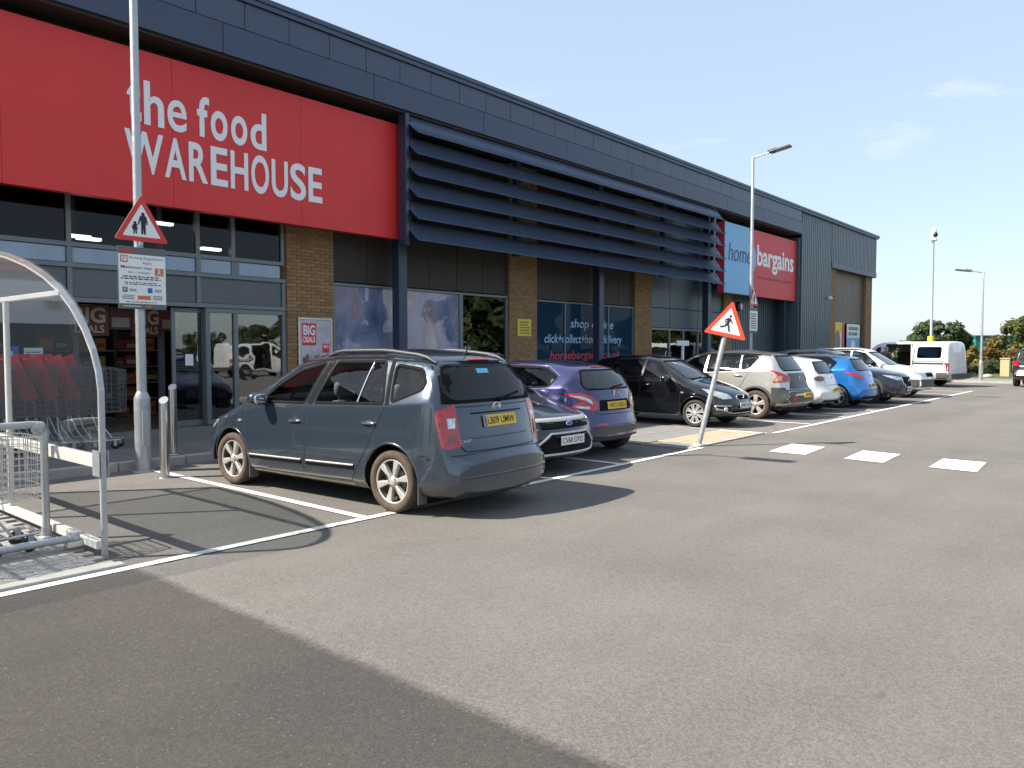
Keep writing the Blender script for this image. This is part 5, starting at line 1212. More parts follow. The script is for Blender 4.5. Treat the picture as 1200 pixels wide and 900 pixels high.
    for lamp, m, o_ in (([(.635, 4.20, 1.085), (.665, 4.27, .90), (.64, 4.29, .685), (.735, 4.21, .665), (.765, 4.15, .69), (.805, 4.10, .96), (.77, 4.08, 1.03)], CM['redlamp'], .006),):
        ls = c.patch('tail_lamp', lamp, dg, m, o_, .012, .045, mirror=True)
        for q, sg in zip(ls, (1, -1)):
            c.patch('reversing_lens', [(sg*.685, 4.25, .955), (sg*.69, 4.25, .86), (sg*.735, 4.20, .86), (sg*.745, 4.19, .955)], (dg[0]*sg, dg[1], 0), CM['clearlamp'], .0085, .005, .04, parent=q)
            c.patch('lamp_reflector', [(sg*.675, 4.25, .80), (sg*.67, 4.25, .72), (sg*.73, 4.20, .715), (sg*.735, 4.20, .80)], (dg[0]*sg, dg[1], 0), CM['darkred'], .008, .005, .05, parent=q)
    c.patch('high_stop_lamp', [(-.17, 3.97, 1.51), (.17, 3.97, 1.51), (.15, 3.95, 1.53), (-.15, 3.95, 1.53)], (0, -.5, -.85), CM['redlamp'], .012, .016, .05)
    c.strip('bumper_gap', [(-.84, 4.1, .645), (-.82, 4.23, .62), (-.6, 4.31, .615), (.6, 4.31, .615), (.82, 4.23, .62), (.84, 4.1, .645)], (0, -1, -.3), CM['seam'], .010, .001)
    c.strip('bumper_crease', [(-.70, 4.35, .40), (.70, 4.35, .40)], (0, -1, 0), c.paint, .022, .005)
    wp = MB(); q, n1 = c.hit((-.06, 4.25, 1.105), (0, -1, 0)); q2, n2 = c.hit((-.42, 4.25, 1.16), (0, -1, 0)); wp.tube([q+n1*.02, q2+n2*.025], .012, 6); wp.ell(q+n1*.02, (.05, .03, .025), 0, 2.4, 10, 6); c.link('rear_wiper', wp, [CM['trim']])
    q, n1 = c.hit((0, 4.25, 1.045), (0, -1, 0)); b = MB(); b.lathe([(.038, 0), (.045, .006), (.052, .004), (.055, 0)], (0, 0, 0), (0, 1, 0), 24); b.v = [(v[0]*1.25, v[1], v[2]*.75) for v in b.v]; b.v = [tuple(Vector(v)+q+n1*.004) for v in b.v]; bd = c.link('badge', b, [CM['chrome']], tgo)
    text('lettering', 'KIA', q+n1*.012-c.off+Vector((.040, 0, -.014)), -X, Z, .08, .028, CM['chrome'], bd, bold=.01, depth=.002)
    q, n1 = c.hit((.50, 4.29, .73), (0, -1, 0)); text('lettering', 'CARENS', q+n1*.006-c.off+Vector((.12, 0, -.014)), -X, Z, .24, .030, CM['chrome'], tgo, bold=0., depth=.003)
    q, n1 = c.hit((0, 4.25, .905), (0, -1, 0)); c.plate(q+n1*.006, .52, .115, 'LB09 UMW', True, .25)
    c.patch('sticker', [(-.06, 4.05, 1.375), (.12, 4.05, 1.375), (.12, 4.05, 1.42), (-.06, 4.05, 1.42)], (0, -1, 0), CM['sticker'], .006, .002, .06)
    # roof rails, aerial
    for sg in (1, -1):
        pr = []
        for y in np.linspace(2.30, 3.9, 14):
            q, n1 = c.hit((sg*.56, y, 1.6), (0, 0, -1)); e = min(1, (y-2.30)/.22, (3.9-y)/.22); pr.append(q+Vector((0, 0, .006+0.035*max(0, e)**.6)))
        c.link('roof_rail', MB().tube(pr, [.012]+[.021]*12+[.012], 8), [CM['trim'] if False else pmat('grey_rail', (.045, .046, .048), .5, 0)])
    q, n1 = c.hit((.0, 3.80, 1.6), (0, 0, -1)); c.link('aerial', MB().tube([q, q+Vector((0, .10, .26))], [.008, .003], 6).ell(q, (.03, .04, .015), 0, 2, 10, 5), [CM['trim']])
    c.strip('roof_gutter', [(.58, 1.75, 1.5), (.60, 2.5, 1.6), (.60, 3.4, 1.6), (.57, 3.95, 1.5)], (0, 0, -1), CM['trim'], .016, .002, mirror=True)
    # front, hardly seen
    c.patch('headlight', [(.52, .15, .66), (.80, .35, .66), (.84, .5, .76), (.56, .28, .80)], (-.4, .9, 0), CM['clearlamp'], .006, .01, .06, mirror=True)
    c.patch('grille', [(-.40, 0, .58), (.40, 0, .58), (.45, 0, .68), (-.45, 0, .68)], (0, 1, 0), CM['trim'], .005, .006, .08)
    c.mirrors(1.52, 1.06, c.paint); c.interior(2.0, 2.9, .40, .45, 1.06, (1.25, 1.06))
    for sg in (1, -1):
        c.link('mud_flap', MB().box(sg*.79-.06, sg*.79+.06, 1.20, 1.215, .12, .40, c=.004), [CM['greypl']]); c.link('mud_flap', MB().box(sg*.78-.06, sg*.78+.06, 3.90, 3.915, .12, .36, c=.004), [CM['greypl']])
    st = dict(n=6, w0=.030, w1=.085, a0=.25, rimf=.70, tyre=CM['tyre'], inner=CM['rim_in'], waist=.95)
    for y in (.845, 3.545): c.wheel_at(y, RR, .205, st)
    ex = MB().tube([(-.45, 4.0, .20), (-.45, 4.28, .20)], .028, 10); c.link('exhaust', ex, [M['steel']])
    c.finish_body(); c.root.rotation_euler = (0, 0, math.pi+R_(3.7)); c.root.location = (5.70, 9.40-c.L/2, 0); return c
CARS = []
CARS.append(kia())
def side(hw, pts): return [(hw, a, b) for a, b in pts]
D_ = (-1, 0, 0)
def common(c, wy, R, style, wins, doors, handles, ws, rw, dash, seats, lip=None, lw=.02, lh=.003, gap=.045, frame=None, fw=.03, glass='glass', hmat=None, mirror=(1.5, .98), mmat=None, rglass='glassd', rframe=None, mr=(.10, .07, .07)):
    c.arches(wy, R, gap, lip, lw, lh); fr = frame or CM['trim']
    for pts in wins: c.opening('side_window', side(c.hw, pts), D_, CM[glass], fr, fw, True, rnd=.05)
    if ws: c.opening('windscreen', [(-ws[0], .9, ws[1]), (ws[0], .9, ws[1]), (ws[2], 1.5, ws[3]), (-ws[2], 1.5, ws[3])], (0, 1, -.2), CM['gl_screen'], CM['trim'], .03, rnd=.07)
    if rw: c.opening('rear_window', [(-x, c.L-.3, z) for x, z in rw]+[(x, c.L-.3, z) for x, z in rw[::-1]], (0, -1, 0), CM[rglass], rframe or CM['trim'], .03, rnd=.06, rec=.003)
    ds = []
    for pts in doors: ds.append(c.door(pts))
    for i, (y, z) in enumerate(handles): c.handle(y, z, ds[i] if i < len(ds) else None, hmat)
    if mirror: c.mirrors(mirror[0], mirror[1], mmat, r=mr)
    if seats: c.interior(seats[0], seats[1], .36, .42, seats[2], dash)
    for y in wy: c.wheel_at(y, R, .205, style)
def front(c, pts, mat, name='headlight', d=(-.45, .9, 0), off=.006, mirror=True, parent=None, grid=.05): return c.patch(name, pts, d, CM[mat] if isinstance(mat, str) else mat, off, .012, grid, mirror=mirror, parent=parent)
# ---- 2: dark navy hatchback, bonnet to the lane
def focus():
    c = Car('parked_car', 'dark navy hatchback parked nose out right beside the people carrier, white plate CV60 OYO', 4.34, 1.84,
        top=[(0, .50), (.02, .60), (.06, .69), (.13, .745), (.5, .86), (1.02, .975), (1.10, 1.0), (1.95, 1.42), (2.4, 1.49), (3.2, 1.46), (3.85, 1.36), (4.18, 1.0), (4.26, .95), (4.34, .6)],
        belt=[(0, .48), (.2, .70), (.9, .86), (1.3, .94), (3.9, 1.02), (4.34, .6)], plan=[(0, .74), (.15, .83), (.5, .90), (1, .92), (3.4, .92), (4.34, .80)], roofw=[(0, .58), (4.34, .58)],
        zb=[(0, .24), (.08, .19), (.6, .17), (4, .2), (4.34, .3)], cf=.34, cr=.2, paint=paint('midnight_paint', (.012, .015, .024), .3, .24, dirt=((.16, .14, .12), .05, .5, .12)), seed=2)
    st = dict(n=5, w0=.05, w1=.08, rimf=.64)
    common(c, (.93, 3.57), .32, st, [[(1.45, .98), (1.95, 1.33), (2.25, 1.38), (2.25, .99)], [(2.33, .99), (2.33, 1.39), (3.1, 1.36), (3.4, 1.04)]], [[(1.2, .8), (1.25, .3), (2.3, .3), (2.3, .95), (1.4, .93)]], [(2.1, .86)], (.66, 1.03, .53, 1.38), [(.6, 1.0), (.5, 1.3)], (1.35, 1.0), (2.0, 2.85, 1.0), mirror=(1.5, .99))
    sv = pmat('satin_silver_trim', (.55, .56, .58), .3, .7)
    front(c, [(.56, .1, .585), (.80, .25, .60), (.86, .40, .71), (.80, .40, .755), (.62, .2, .69)], 'clearlamp'); front(c, [(.66, .1, .60), (.75, .2, .61), (.74, .2, .66), (.66, .15, .65)], 'amber', 'indicator', off=.009)
    for sg in (1, -1):
        q, n1 = c.hit((sg*.80, .3, .68), (-.45*sg, .9, 0)); b = MB(); b.lathe([(.001, .004), (.03, .004), (.042, .012), (.050, .010), (.052, 0)], q+n1*.004, n1, 18); c.link('lamp_projector', b, [CM['chrome']])
    g = c.patch('grille', [(-.50, 0, .59), (.50, 0, .59), (.53, 0, .685), (-.53, 0, .685)], (0, 1, 0), CM['trim'], .003, .006, .06)[0]
    c.strip('chrome_bar', [(-.54, 0, .705), (.54, 0, .705)], (0, 1, 0), CM['alloy'], .05, .010)
    for k in range(3): c.strip('grille_bar', [(-.50, 0, .612+.024*k), (.50, 0, .612+.024*k)], (0, 1, 0), CM['seam'], .009, .010, parent=g)
    low = [(-.38, 0, .535), (.38, 0, .535), (.62, 0, .37), (.60, 0, .30), (.52, 0, .27), (-.52, 0, .27), (-.60, 0, .30), (-.62, 0, .37)]
    lg = c.patch('lower_grille', low, (0, 1, 0), CM['trim'], .003, .006, .06)[0]; c.strip('grille_surround', low, (0, 1, 0), sv, .030, .014, closed=True, parent=lg)
    for k in range(4): c.strip('grille_bar', [(-.50, 0, .30+.03*k), (.50, 0, .30+.03*k)], (0, 1, 0), CM['seam'], .010, .010, parent=lg)
    q, n1 = c.hit((0, 0, .645), (0, 1, 0)); b = MB(); b.ell(q+n1*.012, (.075, .012, .034), 0, 2, 20, 8); bd = c.link('badge', b, [CM['chrome']], g); b = MB(); b.ell(q+n1*.020, (.062, .008, .025), 0, 2, 20, 8); c.link('badge_field', b, [M['signblue']], bd)
    q, n1 = c.hit((0, 0, .44), (0, 1, 0)); c.plate(q+n1*.012, .50, .115, 'CV60 OYO', False, 0, band=False)
    for x in (-.75, .75):
        q, n1 = c.hit((x, .2, .36), (0, 1, 0)); b = MB(); b.lathe([(.001, .012), (.035, .012), (.05, .004), (.055, -.01)], q, n1, 16); c.link('fog_lamp', b, [CM['clearlamp']])
    c.strip('bonnet_gap', [(.52, .16, .74), (.74, .9, .93), (.78, 1.0, .97)], (0, 0, -1), CM['seam'], .008, .001, mirror=True)
    c.strip('bonnet_crease', [(.36, .25, .8), (.52, .9, .93)], (0, 0, -1), c.paint, .03, .004, mirror=True)
    w = MB()
    for x0, x1 in ((.05, .60), (-.55, -.02)):
        a, n1 = c.hit((x0, 1.1, 1.01), (0, .2, -1)); b_, n2 = c.hit((x1, 1.14, 1.04), (0, .2, -1)); w.tube([a+n1*.012, b_+n2*.015], .010, 6)
    c.link('wipers', w, [CM['trim']])
    c.finish_body(); c.place(8.12, 5.92, False); return c
# ---- 3: violet blue hatchback, tail to the lane
def violet():
    c = Car('parked_car', 'violet blue small hatchback parked tail out beside the crossing, yellow plate', 3.96, 1.74,
        top=[(0, .5), (.04, .62), (.12, .72), (.9, .95), (1.0, 1.0), (1.75, 1.39), (2.2, 1.46), (2.9, 1.445), (3.42, 1.375), (3.55, 1.33), (3.60, 1.28), (3.80, 1.0), (3.85, .90), (3.885, .70), (3.93, .60), (3.96, .50)],
        belt=[(0, .48), (.2, .70), (.9, .86), (1.3, .93), (3.2, 1.02), (3.75, 1.04), (3.9, .85), (3.96, .5)], plan=[(0, .68), (.15, .77), (.5, .84), (1, .865), (3.2, .87), (3.7, .85), (3.9, .80), (3.96, .74)], roofw=[(0, .56), (2.5, .575), (3.6, .52), (3.96, .5)],
        zb=[(0, .26), (.08, .2), (.6, .18), (3.6, .2), (3.88, .24), (3.96, .32)], cf=.32, cr=.27, paint=paint('violet_paint', (.036, .038, .120), .5, .24, dirt=((.16, .13, .11), .05, .5, .25)), seed=3)
    st = dict(n=5, w0=.05, w1=.09, rimf=.62, rim=CM['alloyd'])
    common(c, (.80, 3.34), .30, st, [[(1.35, .97), (1.85, 1.32), (2.05, 1.35), (2.05, .985)], [(2.13, .99), (2.13, 1.355), (2.95, 1.335), (3.28, 1.20), (3.20, 1.06)]], [[(1.1, .8), (1.15, .3), (2.1, .3), (2.12, .95), (1.3, .93)], [(2.14, .95), (2.12, .3), (2.9, .32), (3.0, .6), (3.25, 1.02)]], [(2.0, .86), (2.95, .92)], (.64, 1.04, .52, 1.35), [(.57, 1.02), (.60, 1.10), (.48, 1.30)], (1.25, 1.0), (1.9, 2.65, .98), mirror=(1.45, .98))
    c.strip('chrome_line', side(c.hw, [(1.40, 1.02), (1.86, 1.36), (2.5, 1.385), (3.0, 1.36), (3.32, 1.21)]), D_, CM['chrome'], .018, .005, mirror=True)
    # spoiler over the rear glass
    c.patch('high_stop_lamp', [(-.16, 3.5, 1.335), (.16, 3.5, 1.335), (.15, 3.5, 1.355), (-.15, 3.5, 1.355)], (0, -.7, -.7), CM['redlamp'], .014, .02, .05)
    dg = Vector((-.62, -.78, 0))
    ls = c.patch('tail_lamp', [(.835, 3.50, .965), (.70, 3.72, .97), (.56, 3.82, .92), (.46, 3.86, .82), (.47, 3.87, .73), (.58, 3.85, .70), (.80, 3.60, .77), (.70, 3.70, .85)], dg, CM['redlamp'], .012, .03, .035, mirror=True)
    for q, sg in zip(ls, (1, -1)):
        c.patch('reversing_lens', [(sg*.80, 3.56, .935), (sg*.68, 3.72, .925), (sg*.57, 3.8, .87), (sg*.55, 3.82, .80), (sg*.63, 3.74, .86)], (dg[0]*sg, dg[1], 0), CM['clearlamp'], .016, .006, .035, parent=q)
        c.patch('reversing_lens', [(sg*.76, 3.64, .785), (sg*.60, 3.8, .77), (sg*.60, 3.8, .735), (sg*.74, 3.66, .755)], (dg[0]*sg, dg[1], 0), CM['clearlamp'], .016, .006, .035, parent=q)
    c.patch('plate_recess', [(-.42, 3.85, .70), (.42, 3.85, .70), (.38, 3.85, .86), (-.38, 3.85, .86)], (0, -1, 0), CM['trim'], .002, .004, .06)
    q, n1 = c.hit((0, 3.85, .775), (0, -1, 0)); c.plate(q+n1*.006, .50, .112, 'WE13 BGU', True, .12, band=False)
    tg = [(-.56, 3.8, 1.0), (-.50, 3.85, .70), (-.44, 3.9, .655), (.44, 3.9, .655), (.50, 3.85, .70), (.56, 3.8, 1.0)]; c.strip('tailgate_gap', tg, (0, -1, 0), CM['seam'], .012, .001)
    c.patch('rear_diffuser', [(-.62, 3.95, .27), (.62, 3.95, .27), (.66, 3.95, .42), (.40, 3.95, .46), (-.40, 3.95, .46), (-.66, 3.95, .42)], (0, -1, 0), CM['greypl'], .004, .008, .07)
    c.patch('reflector', [(.30, 3.95, .485), (.55, 3.95, .485), (.52, 3.95, .525), (.32, 3.95, .525)], (0, -1, 0), CM['redlamp'], .006, .008, .05, mirror=True)
    q, n1 = c.hit((0, 3.8, .945), (0, -1, 0)); b = MB(); pol = [(-.02, -.045), (.0, -.02), (.018, -.045), (.026, -.04), (.012, -.005), (.024, .01), (.02, .03), (.006, .045), (-.012, .042), (-.016, .02), (-.03, .012), (-.026, 0), (-.01, .002), (-.03, -.04)]
    b.prism([(p[0], p[1]) for p in pol], q+n1*.012, -X, Z, .01); c.link('badge', b, [CM['chrome']])
    w = MB(); a, n1 = c.hit((.02, 3.78, 1.03), (0, -1, 0)); b_, n2 = c.hit((-.34, 3.76, 1.06), (0, -1, 0)); w.tube([a+n1*.02, b_+n2*.02], .011, 6); c.link('rear_wiper', w, [CM['trim']])
    q, n1 = c.hit((0, 3.3, 1.4), (0, 0, -1)); c.link('aerial', MB().tube([q, q+Vector((0, .08, .16))], [.007, .003], 6), [CM['trim']])
    ft = [(c.hw, 3.45+.07*math.cos(t), .86+.07*math.sin(t)) for t in np.linspace(0, 2*math.pi, 16, endpoint=False)]
    c.finish_body(); c.place(9.88, 10.24, True); return c
# ---- 4: black hatchback, bonnet to the lane, next to the crossing
def black_hatch():
    c = Car('parked_car', 'black small hatchback parked nose out on the far side of the crossing paving', 3.80, 1.665,
        top=[(0, .50), (.02, .60), (.07, .68), (.15, .74), (.45, .86), (.86, .955), (.93, .98), (1.72, 1.43), (2.1, 1.50), (2.8, 1.49), (3.35, 1.42), (3.66, 1.0), (3.72, .9), (3.78, .6), (3.80, .5)],
        belt=[(0, .48), (.2, .68), (.8, .86), (1.2, .94), (3.3, 1.03), (3.7, .9), (3.8, .5)], plan=[(0, .62), (.15, .73), (.5, .805), (1, .83), (3.2, .8325), (3.8, .72)], roofw=[(0, .54), (3.8, .54)],
        zb=[(0, .24), (.08, .20), (.6, .18), (3.5, .2), (3.8, .3)], cf=.30, cr=.2, paint=paint('black_paint', (.006, .006, .007), .1, .14, dirt=((.17, .15, .13), .05, .40, .05)), seed=4)
    st = dict(n=8, w0=.03, w1=.032, rimf=.70, split=(0, .26), rim=CM['alloy'], inner=CM['seam'])
    common(c, (.74, 3.19), .285, st, [[(1.28, .98), (1.70, 1.32), (1.98, 1.39), (2.0, .985)], [(2.08, .99), (2.06, 1.40), (2.75, 1.38), (3.0, 1.04)]], [[(1.05, .8), (1.10, .29), (2.02, .29), (2.04, .95), (1.22, .93)], [(2.06, .95), (2.05, .29), (2.7, .31), (2.85, .55), (3.05, 1.0), (2.06, .975)]], [(1.88, .85), (2.85, .90)], (.60, 1.01, .49, 1.39), [(.52, 1.04), (.46, 1.34)], (1.2, 1.0), (1.75, 2.5, 1.02), mirror=(1.36, .99), mr=(.12, .08, .085))
    sv = pmat('satin_silver_trim', (.50, .51, .53), .3, .7)
    front(c, [(.44, .05, .60), (.62, .2, .59), (.76, .42, .70), (.78, .55, .80), (.70, .42, .78), (.50, .12, .69)], 'clearlamp', d=(-.6, .8, 0))
    gr = [(-.22, 0, .56), (.22, 0, .56), (.28, 0, .615), (.22, 0, .665), (-.22, 0, .665), (-.28, 0, .615)]; g = c.patch('grille', gr, (0, 1, 0), CM['trim'], .003, .006, .05)[0]; c.strip('grille_surround', gr, (0, 1, 0), sv, .014, .010, closed=True, parent=g)
    q, n1 = c.hit((0, 0, .612), (0, 1, 0)); b = MB()
    for t in (90, 210, 330):
        u = Vector((math.cos(R_(t)), math.sin(R_(t)))); v = Vector((-u.y, u.x)); pp = [u*.003, u*.022+v*.011, u*.041, u*.022-v*.011]; b.prism([(p.x, p.y) for p in pp], q+n1*.016, X, Z, .006)
    c.link('badge', b, [CM['chrome']], g)['kind'] = 'stuff'
    c.patch('lower_grille', [(-.50, 0, .27), (.50, 0, .27), (.44, 0, .37), (-.44, 0, .37)], (0, 1, 0), CM['trim'], .003, .006, .06)
    c.strip('lower_trim', [(-.70, .2, .40), (-.56, .1, .33), (-.45, 0, .30), (.45, 0, .30), (.56, .1, .33), (.70, .2, .40)], (0, 1, 0), sv, .022, .010)
    front(c, [(.50, .1, .33), (.66, .2, .36), (.72, .3, .44), (.54, .1, .44)], 'trim', 'fog_recess', d=(-.4, .9, 0)); c.strip('fog_trim', [(.50, .05, .455), (.73, .3, .455), (.70, .25, .36)], (-.4, .9, 0), sv, .022, .012, mirror=True)
    for sg in (1, -1):
        q, n1 = c.hit((sg*.60, .15, .39), (-.4*sg, .9, 0)); c.link('fog_lamp', MB().lathe([(.001, .014), (.03, .012), (.045, .004), (.048, -.01)], q, n1, 14), [CM['clearlamp']])
    q, n1 = c.hit((0, 0, .455), (0, 1, 0)); c.plate(q+n1*.010, .50, .112, 'WR67 KXE', False, 0)
    c.strip('bonnet_gap', [(.40, .12, .72), (.64, .7, .92), (.70, .82, .94)], (0, 0, -1), CM['seam'], .008, .001, mirror=True)
    c.patch('side_repeater', side(c.hw, [(.98, .70), (1.05, .70), (1.05, .725), (1.0, .73)]), D_, CM['clearlamp'], .006, .008, .05, mirror=True)
    w = MB()
    for x0, x1 in ((.02, .50), (-.50, -.05)):
        a, n1 = c.hit((x0, .95, 1.0), (0, .2, -1)); b_, n2 = c.hit((x1, .98, 1.02), (0, .2, -1)); w.tube([a+n1*.012, b_+n2*.015], .010, 6)
    c.link('wipers', w, [CM['trim']])
    c.strip('sill_trim', side(c.hw, [(1.12, .235), (2.85, .245)]), D_, sv, .020, .006, mirror=True)
    c.finish_body(); c.place(15.33, 6.72, False); return c
# ---- 5: silver crossover with dark grey lower body, tail to the lane
def silver_cross():
    c = Car('parked_car', 'silver crossover with black roof and dark grey lower tail, parked tail out', 4.365, 1.837,
        top=[(0, .55), (.04, .68), (.14, .80), (.9, 1.03), (1.0, 1.08), (1.75, 1.50), (2.2, 1.60), (2.9, 1.61), (3.65, 1.53), (3.80, 1.48), (4.08, 1.10), (4.16, .95), (4.20, .74), (4.28, .68), (4.365, .58)],
        belt=[(0, .52), (.2, .76), (.9, .96), (1.3, 1.02), (3.2, 1.10), (4.0, 1.14), (4.2, .9), (4.365, .55)], plan=[(0, .72), (.15, .81), (.5, .89), (1, .915), (3.5, .9185), (4.1, .88), (4.3, .84), (4.365, .79)], roofw=[(0, .60), (2.5, .62), (3.8, .57), (4.365, .55)],
        zb=[(0, .30), (.08, .24), (.6, .22), (4.0, .25), (4.28, .30), (4.365, .38)], cf=.32, cr=.25, paint=paint('champagne_silver_paint', (.56, .54, .50), .6, .28, dirt=((.3, .25, .2), .1, .6, .25)), roofpaint=CM['greypl'], seed=5)
    rp = pmat('black_roof_paint', (.045, .042, .040), .3, .2, .5)
    st = dict(n=5, w0=.07, w1=.135, rimf=.66, split=(0,), rim=CM['alloy'], inner=CM['seam'], tyre=CM['tyre'])
    common(c, (.86, 3.47), .335, st, [[(1.35, 1.06), (1.85, 1.42), (2.15, 1.49), (2.15, 1.07)], [(2.23, 1.075), (2.23, 1.50), (3.0, 1.49), (3.05, 1.12)], [(3.11, 1.13), (3.07, 1.485), (3.38, 1.46), (3.45, 1.42), (3.3, 1.18)]], [[(1.2, .9), (1.25, .42), (2.18, .42), (2.2, 1.03), (1.3, 1.0)], [(2.21, 1.03), (2.2, .42), (2.95, .44), (3.05, .65), (3.3, 1.08)]], [(2.05, .95), (3.05, 1.0)], (.68, 1.12, .56, 1.50), [(.60, 1.12), (.63, 1.2), (.52, 1.46)], (1.25, 1.08), (1.9, 2.75, 1.1), lip=CM['greypl'], lw=.07, lh=.010, hmat=CM['chrome'], mirror=(1.5, 1.08))
    dg = Vector((-.62, -.78, 0))
    ls = c.patch('tail_lamp', [(.80, 3.70, 1.15), (.74, 3.86, 1.10), (.50, 4.12, 1.0), (.50, 4.16, .89), (.62, 4.12, .86), (.86, 3.86, .86), (.84, 3.86, .92), (.78, 3.92, 1.02)], dg, CM['redlamp'], .012, .03, .04, mirror=True)
    for q, sg in zip(ls, (1, -1)): c.patch('amber_lens', [(sg*.83, 3.84, .89), (sg*.72, 4.0, .89), (sg*.70, 4.0, 1.0), (sg*.75, 3.9, 1.0)], (dg[0]*sg, dg[1], 0), CM['amber'], .016, .006, .04, parent=q)
    dk = pmat('dark_bumper', (.028, .033, .034), .45, 0, .3, var=.1, vs=5, dirt=((.2, .17, .14), .2, .8, .4))
    c.patch('tailgate_lower', [(-.50, 4.1, 1.06), (.50, 4.1, 1.06), (.52, 4.2, .86), (.60, 4.2, .70), (-.60, 4.2, .70), (-.52, 4.2, .86)], (0, -1, 0), dk, .003, .005, .06)
    c.patch('bumper', [(-.72, 4.3, .69), (.72, 4.3, .69), (.75, 4.3, .40), (-.75, 4.3, .40)], (0, -1, 0), dk, .005, .008, .06)
    c.patch('bumper_corner', side(c.hw, [(3.86, .74), (4.2, .74), (4.3, .6), (4.3, .33), (3.84, .30), (3.86, .5)]), (-.9, -.43, 0), dk, .005, .008, .06, mirror=True)
    c.strip('sill_trim', side(c.hw, [(1.3, .34), (3.05, .34)]), D_, CM['greypl'], .14, .008, mirror=True)
    c.patch('reflector', [(.52, 4.3, .44), (.68, 4.3, .44), (.68, 4.3, .54), (.52, 4.3, .54)], (-.3, -.95, 0), CM['redlamp'], .012, .01, .05, mirror=True)
    c.strip('bumper_trim', [(-.70, 4.3, .60), (-.66, 4.3, .645), (.66, 4.3, .645), (.70, 4.3, .60)], (0, -1, 0), M['alu'], .02, .014)
    q, n1 = c.hit((0, 4.25, .56), (0, -1, 0)); c.plate(q+n1*.012, .50, .112, 'EA59 NJV', True, .0, band=False)
    q, n1 = c.hit((0, 4.15, .93), (0, -1, 0)); c.link('badge', MB().ell(q+n1*.012, (.035, .01, .045), 0, 2.4, 12, 6), [CM['chrome']])
    c.strip('roof_gutter', [(.60, 1.75, 1.5), (.60, 2.5, 1.6), (.56, 3.7, 1.5)], (0, 0, -1), CM['trim'], .03, .006, mirror=True)
    c.roofpaint = rp; c.finish_body(two=lambda p, n: p.z > 1.47 and n.z > .55); c.place(18.05, 10.75, True); return c
# ---- 6: white hatchback, tail to the lane
def white_hatch():
    c = Car('parked_car', 'white hatchback with smoked oval tail lamps, parked tail out beside the silver crossover', 4.25, 1.80,
        top=[(0, .5), (.04, .62), (.12, .72), (1.0, .95), (1.1, 1.0), (1.9, 1.39), (2.3, 1.46), (3.0, 1.45), (3.70, 1.36), (3.80, 1.32), (4.05, .98), (4.11, .90), (4.15, .70), (4.2, .64), (4.25, .55)],
        belt=[(0, .48), (.2, .70), (.9, .86), (1.3, .93), (3.9, 1.0), (4.1, .9), (4.25, .5)], plan=[(0, .70), (.15, .80), (.5, .87), (1, .895), (3.4, .90), (4.0, .86), (4.25, .76)], roofw=[(0, .57), (4.25, .55)],
        zb=[(0, .26), (.08, .2), (.6, .18), (3.9, .2), (4.17, .25), (4.25, .34)], cf=.32, cr=.26, paint=paint('white_paint', (.74, .74, .72), 0, .3, dirt=((.4, .36, .32), .1, .6, .2)), seed=6)
    st = dict(n=5, w0=.05, w1=.08, rimf=.64)
    common(c, (.9, 3.48), .315, st, [[(1.45, .97), (1.95, 1.32), (2.3, 1.37), (2.3, .98)], [(2.38, .98), (2.38, 1.37), (3.2, 1.34), (3.45, 1.03)]], [[(1.2, .8), (1.25, .3), (2.32, .3), (2.34, .95), (1.4, .93)]], [(2.1, .87)], (.66, 1.03, .54, 1.37), [(.56, 1.0), (.60, 1.06), (.48, 1.29)], None, (2.0, 2.85, 1.0), mirror=(1.55, .98))
    ang = [(.62+.20*math.cos(t), 4.05, .865+.065*math.sin(t)) for t in np.linspace(0, 2*math.pi, 18, endpoint=False)]
    c.patch('tail_lamp', ang, (-.35, -.93, 0), CM['darkred'], .010, .02, .04, mirror=True)
    q, n1 = c.hit((0, 4.22, .57), (0, -1, 0)); c.plate(q+n1*.006, .50, .112, 'FJ08 VTO', True, 0, band=False)
    c.patch('rear_diffuser', [(-.62, 4.2, .27), (.62, 4.2, .27), (.60, 4.2, .36), (-.60, 4.2, .36)], (0, -1, 0), CM['trim'], .004, .008, .07)
    q, n1 = c.hit((0, 4.1, .89), (0, -1, 0)); c.link('badge', MB().ell(q+n1*.008, (.045, .01, .045), 0, 2, 14, 6), [CM['chrome']])
    c.strip('tailgate_gap', [(-.62, 4.0, 1.0), (-.46, 4.1, .92), (-.46, 4.15, .70), (.46, 4.15, .70), (.46, 4.1, .92), (.62, 4.0, 1.0)], (0, -1, 0), CM['seam'], .012, .001)
    w = MB(); a, n1 = c.hit((.02, 4, 1.0), (0, -1, 0)); b_, n2 = c.hit((-.34, 4, 1.03), (0, -1, 0)); w.tube([a+n1*.02, b_+n2*.02], .011, 6); c.link('rear_wiper', w, [CM['trim']])
    c.finish_body(); c.place(20.45, 10.75, True); return c
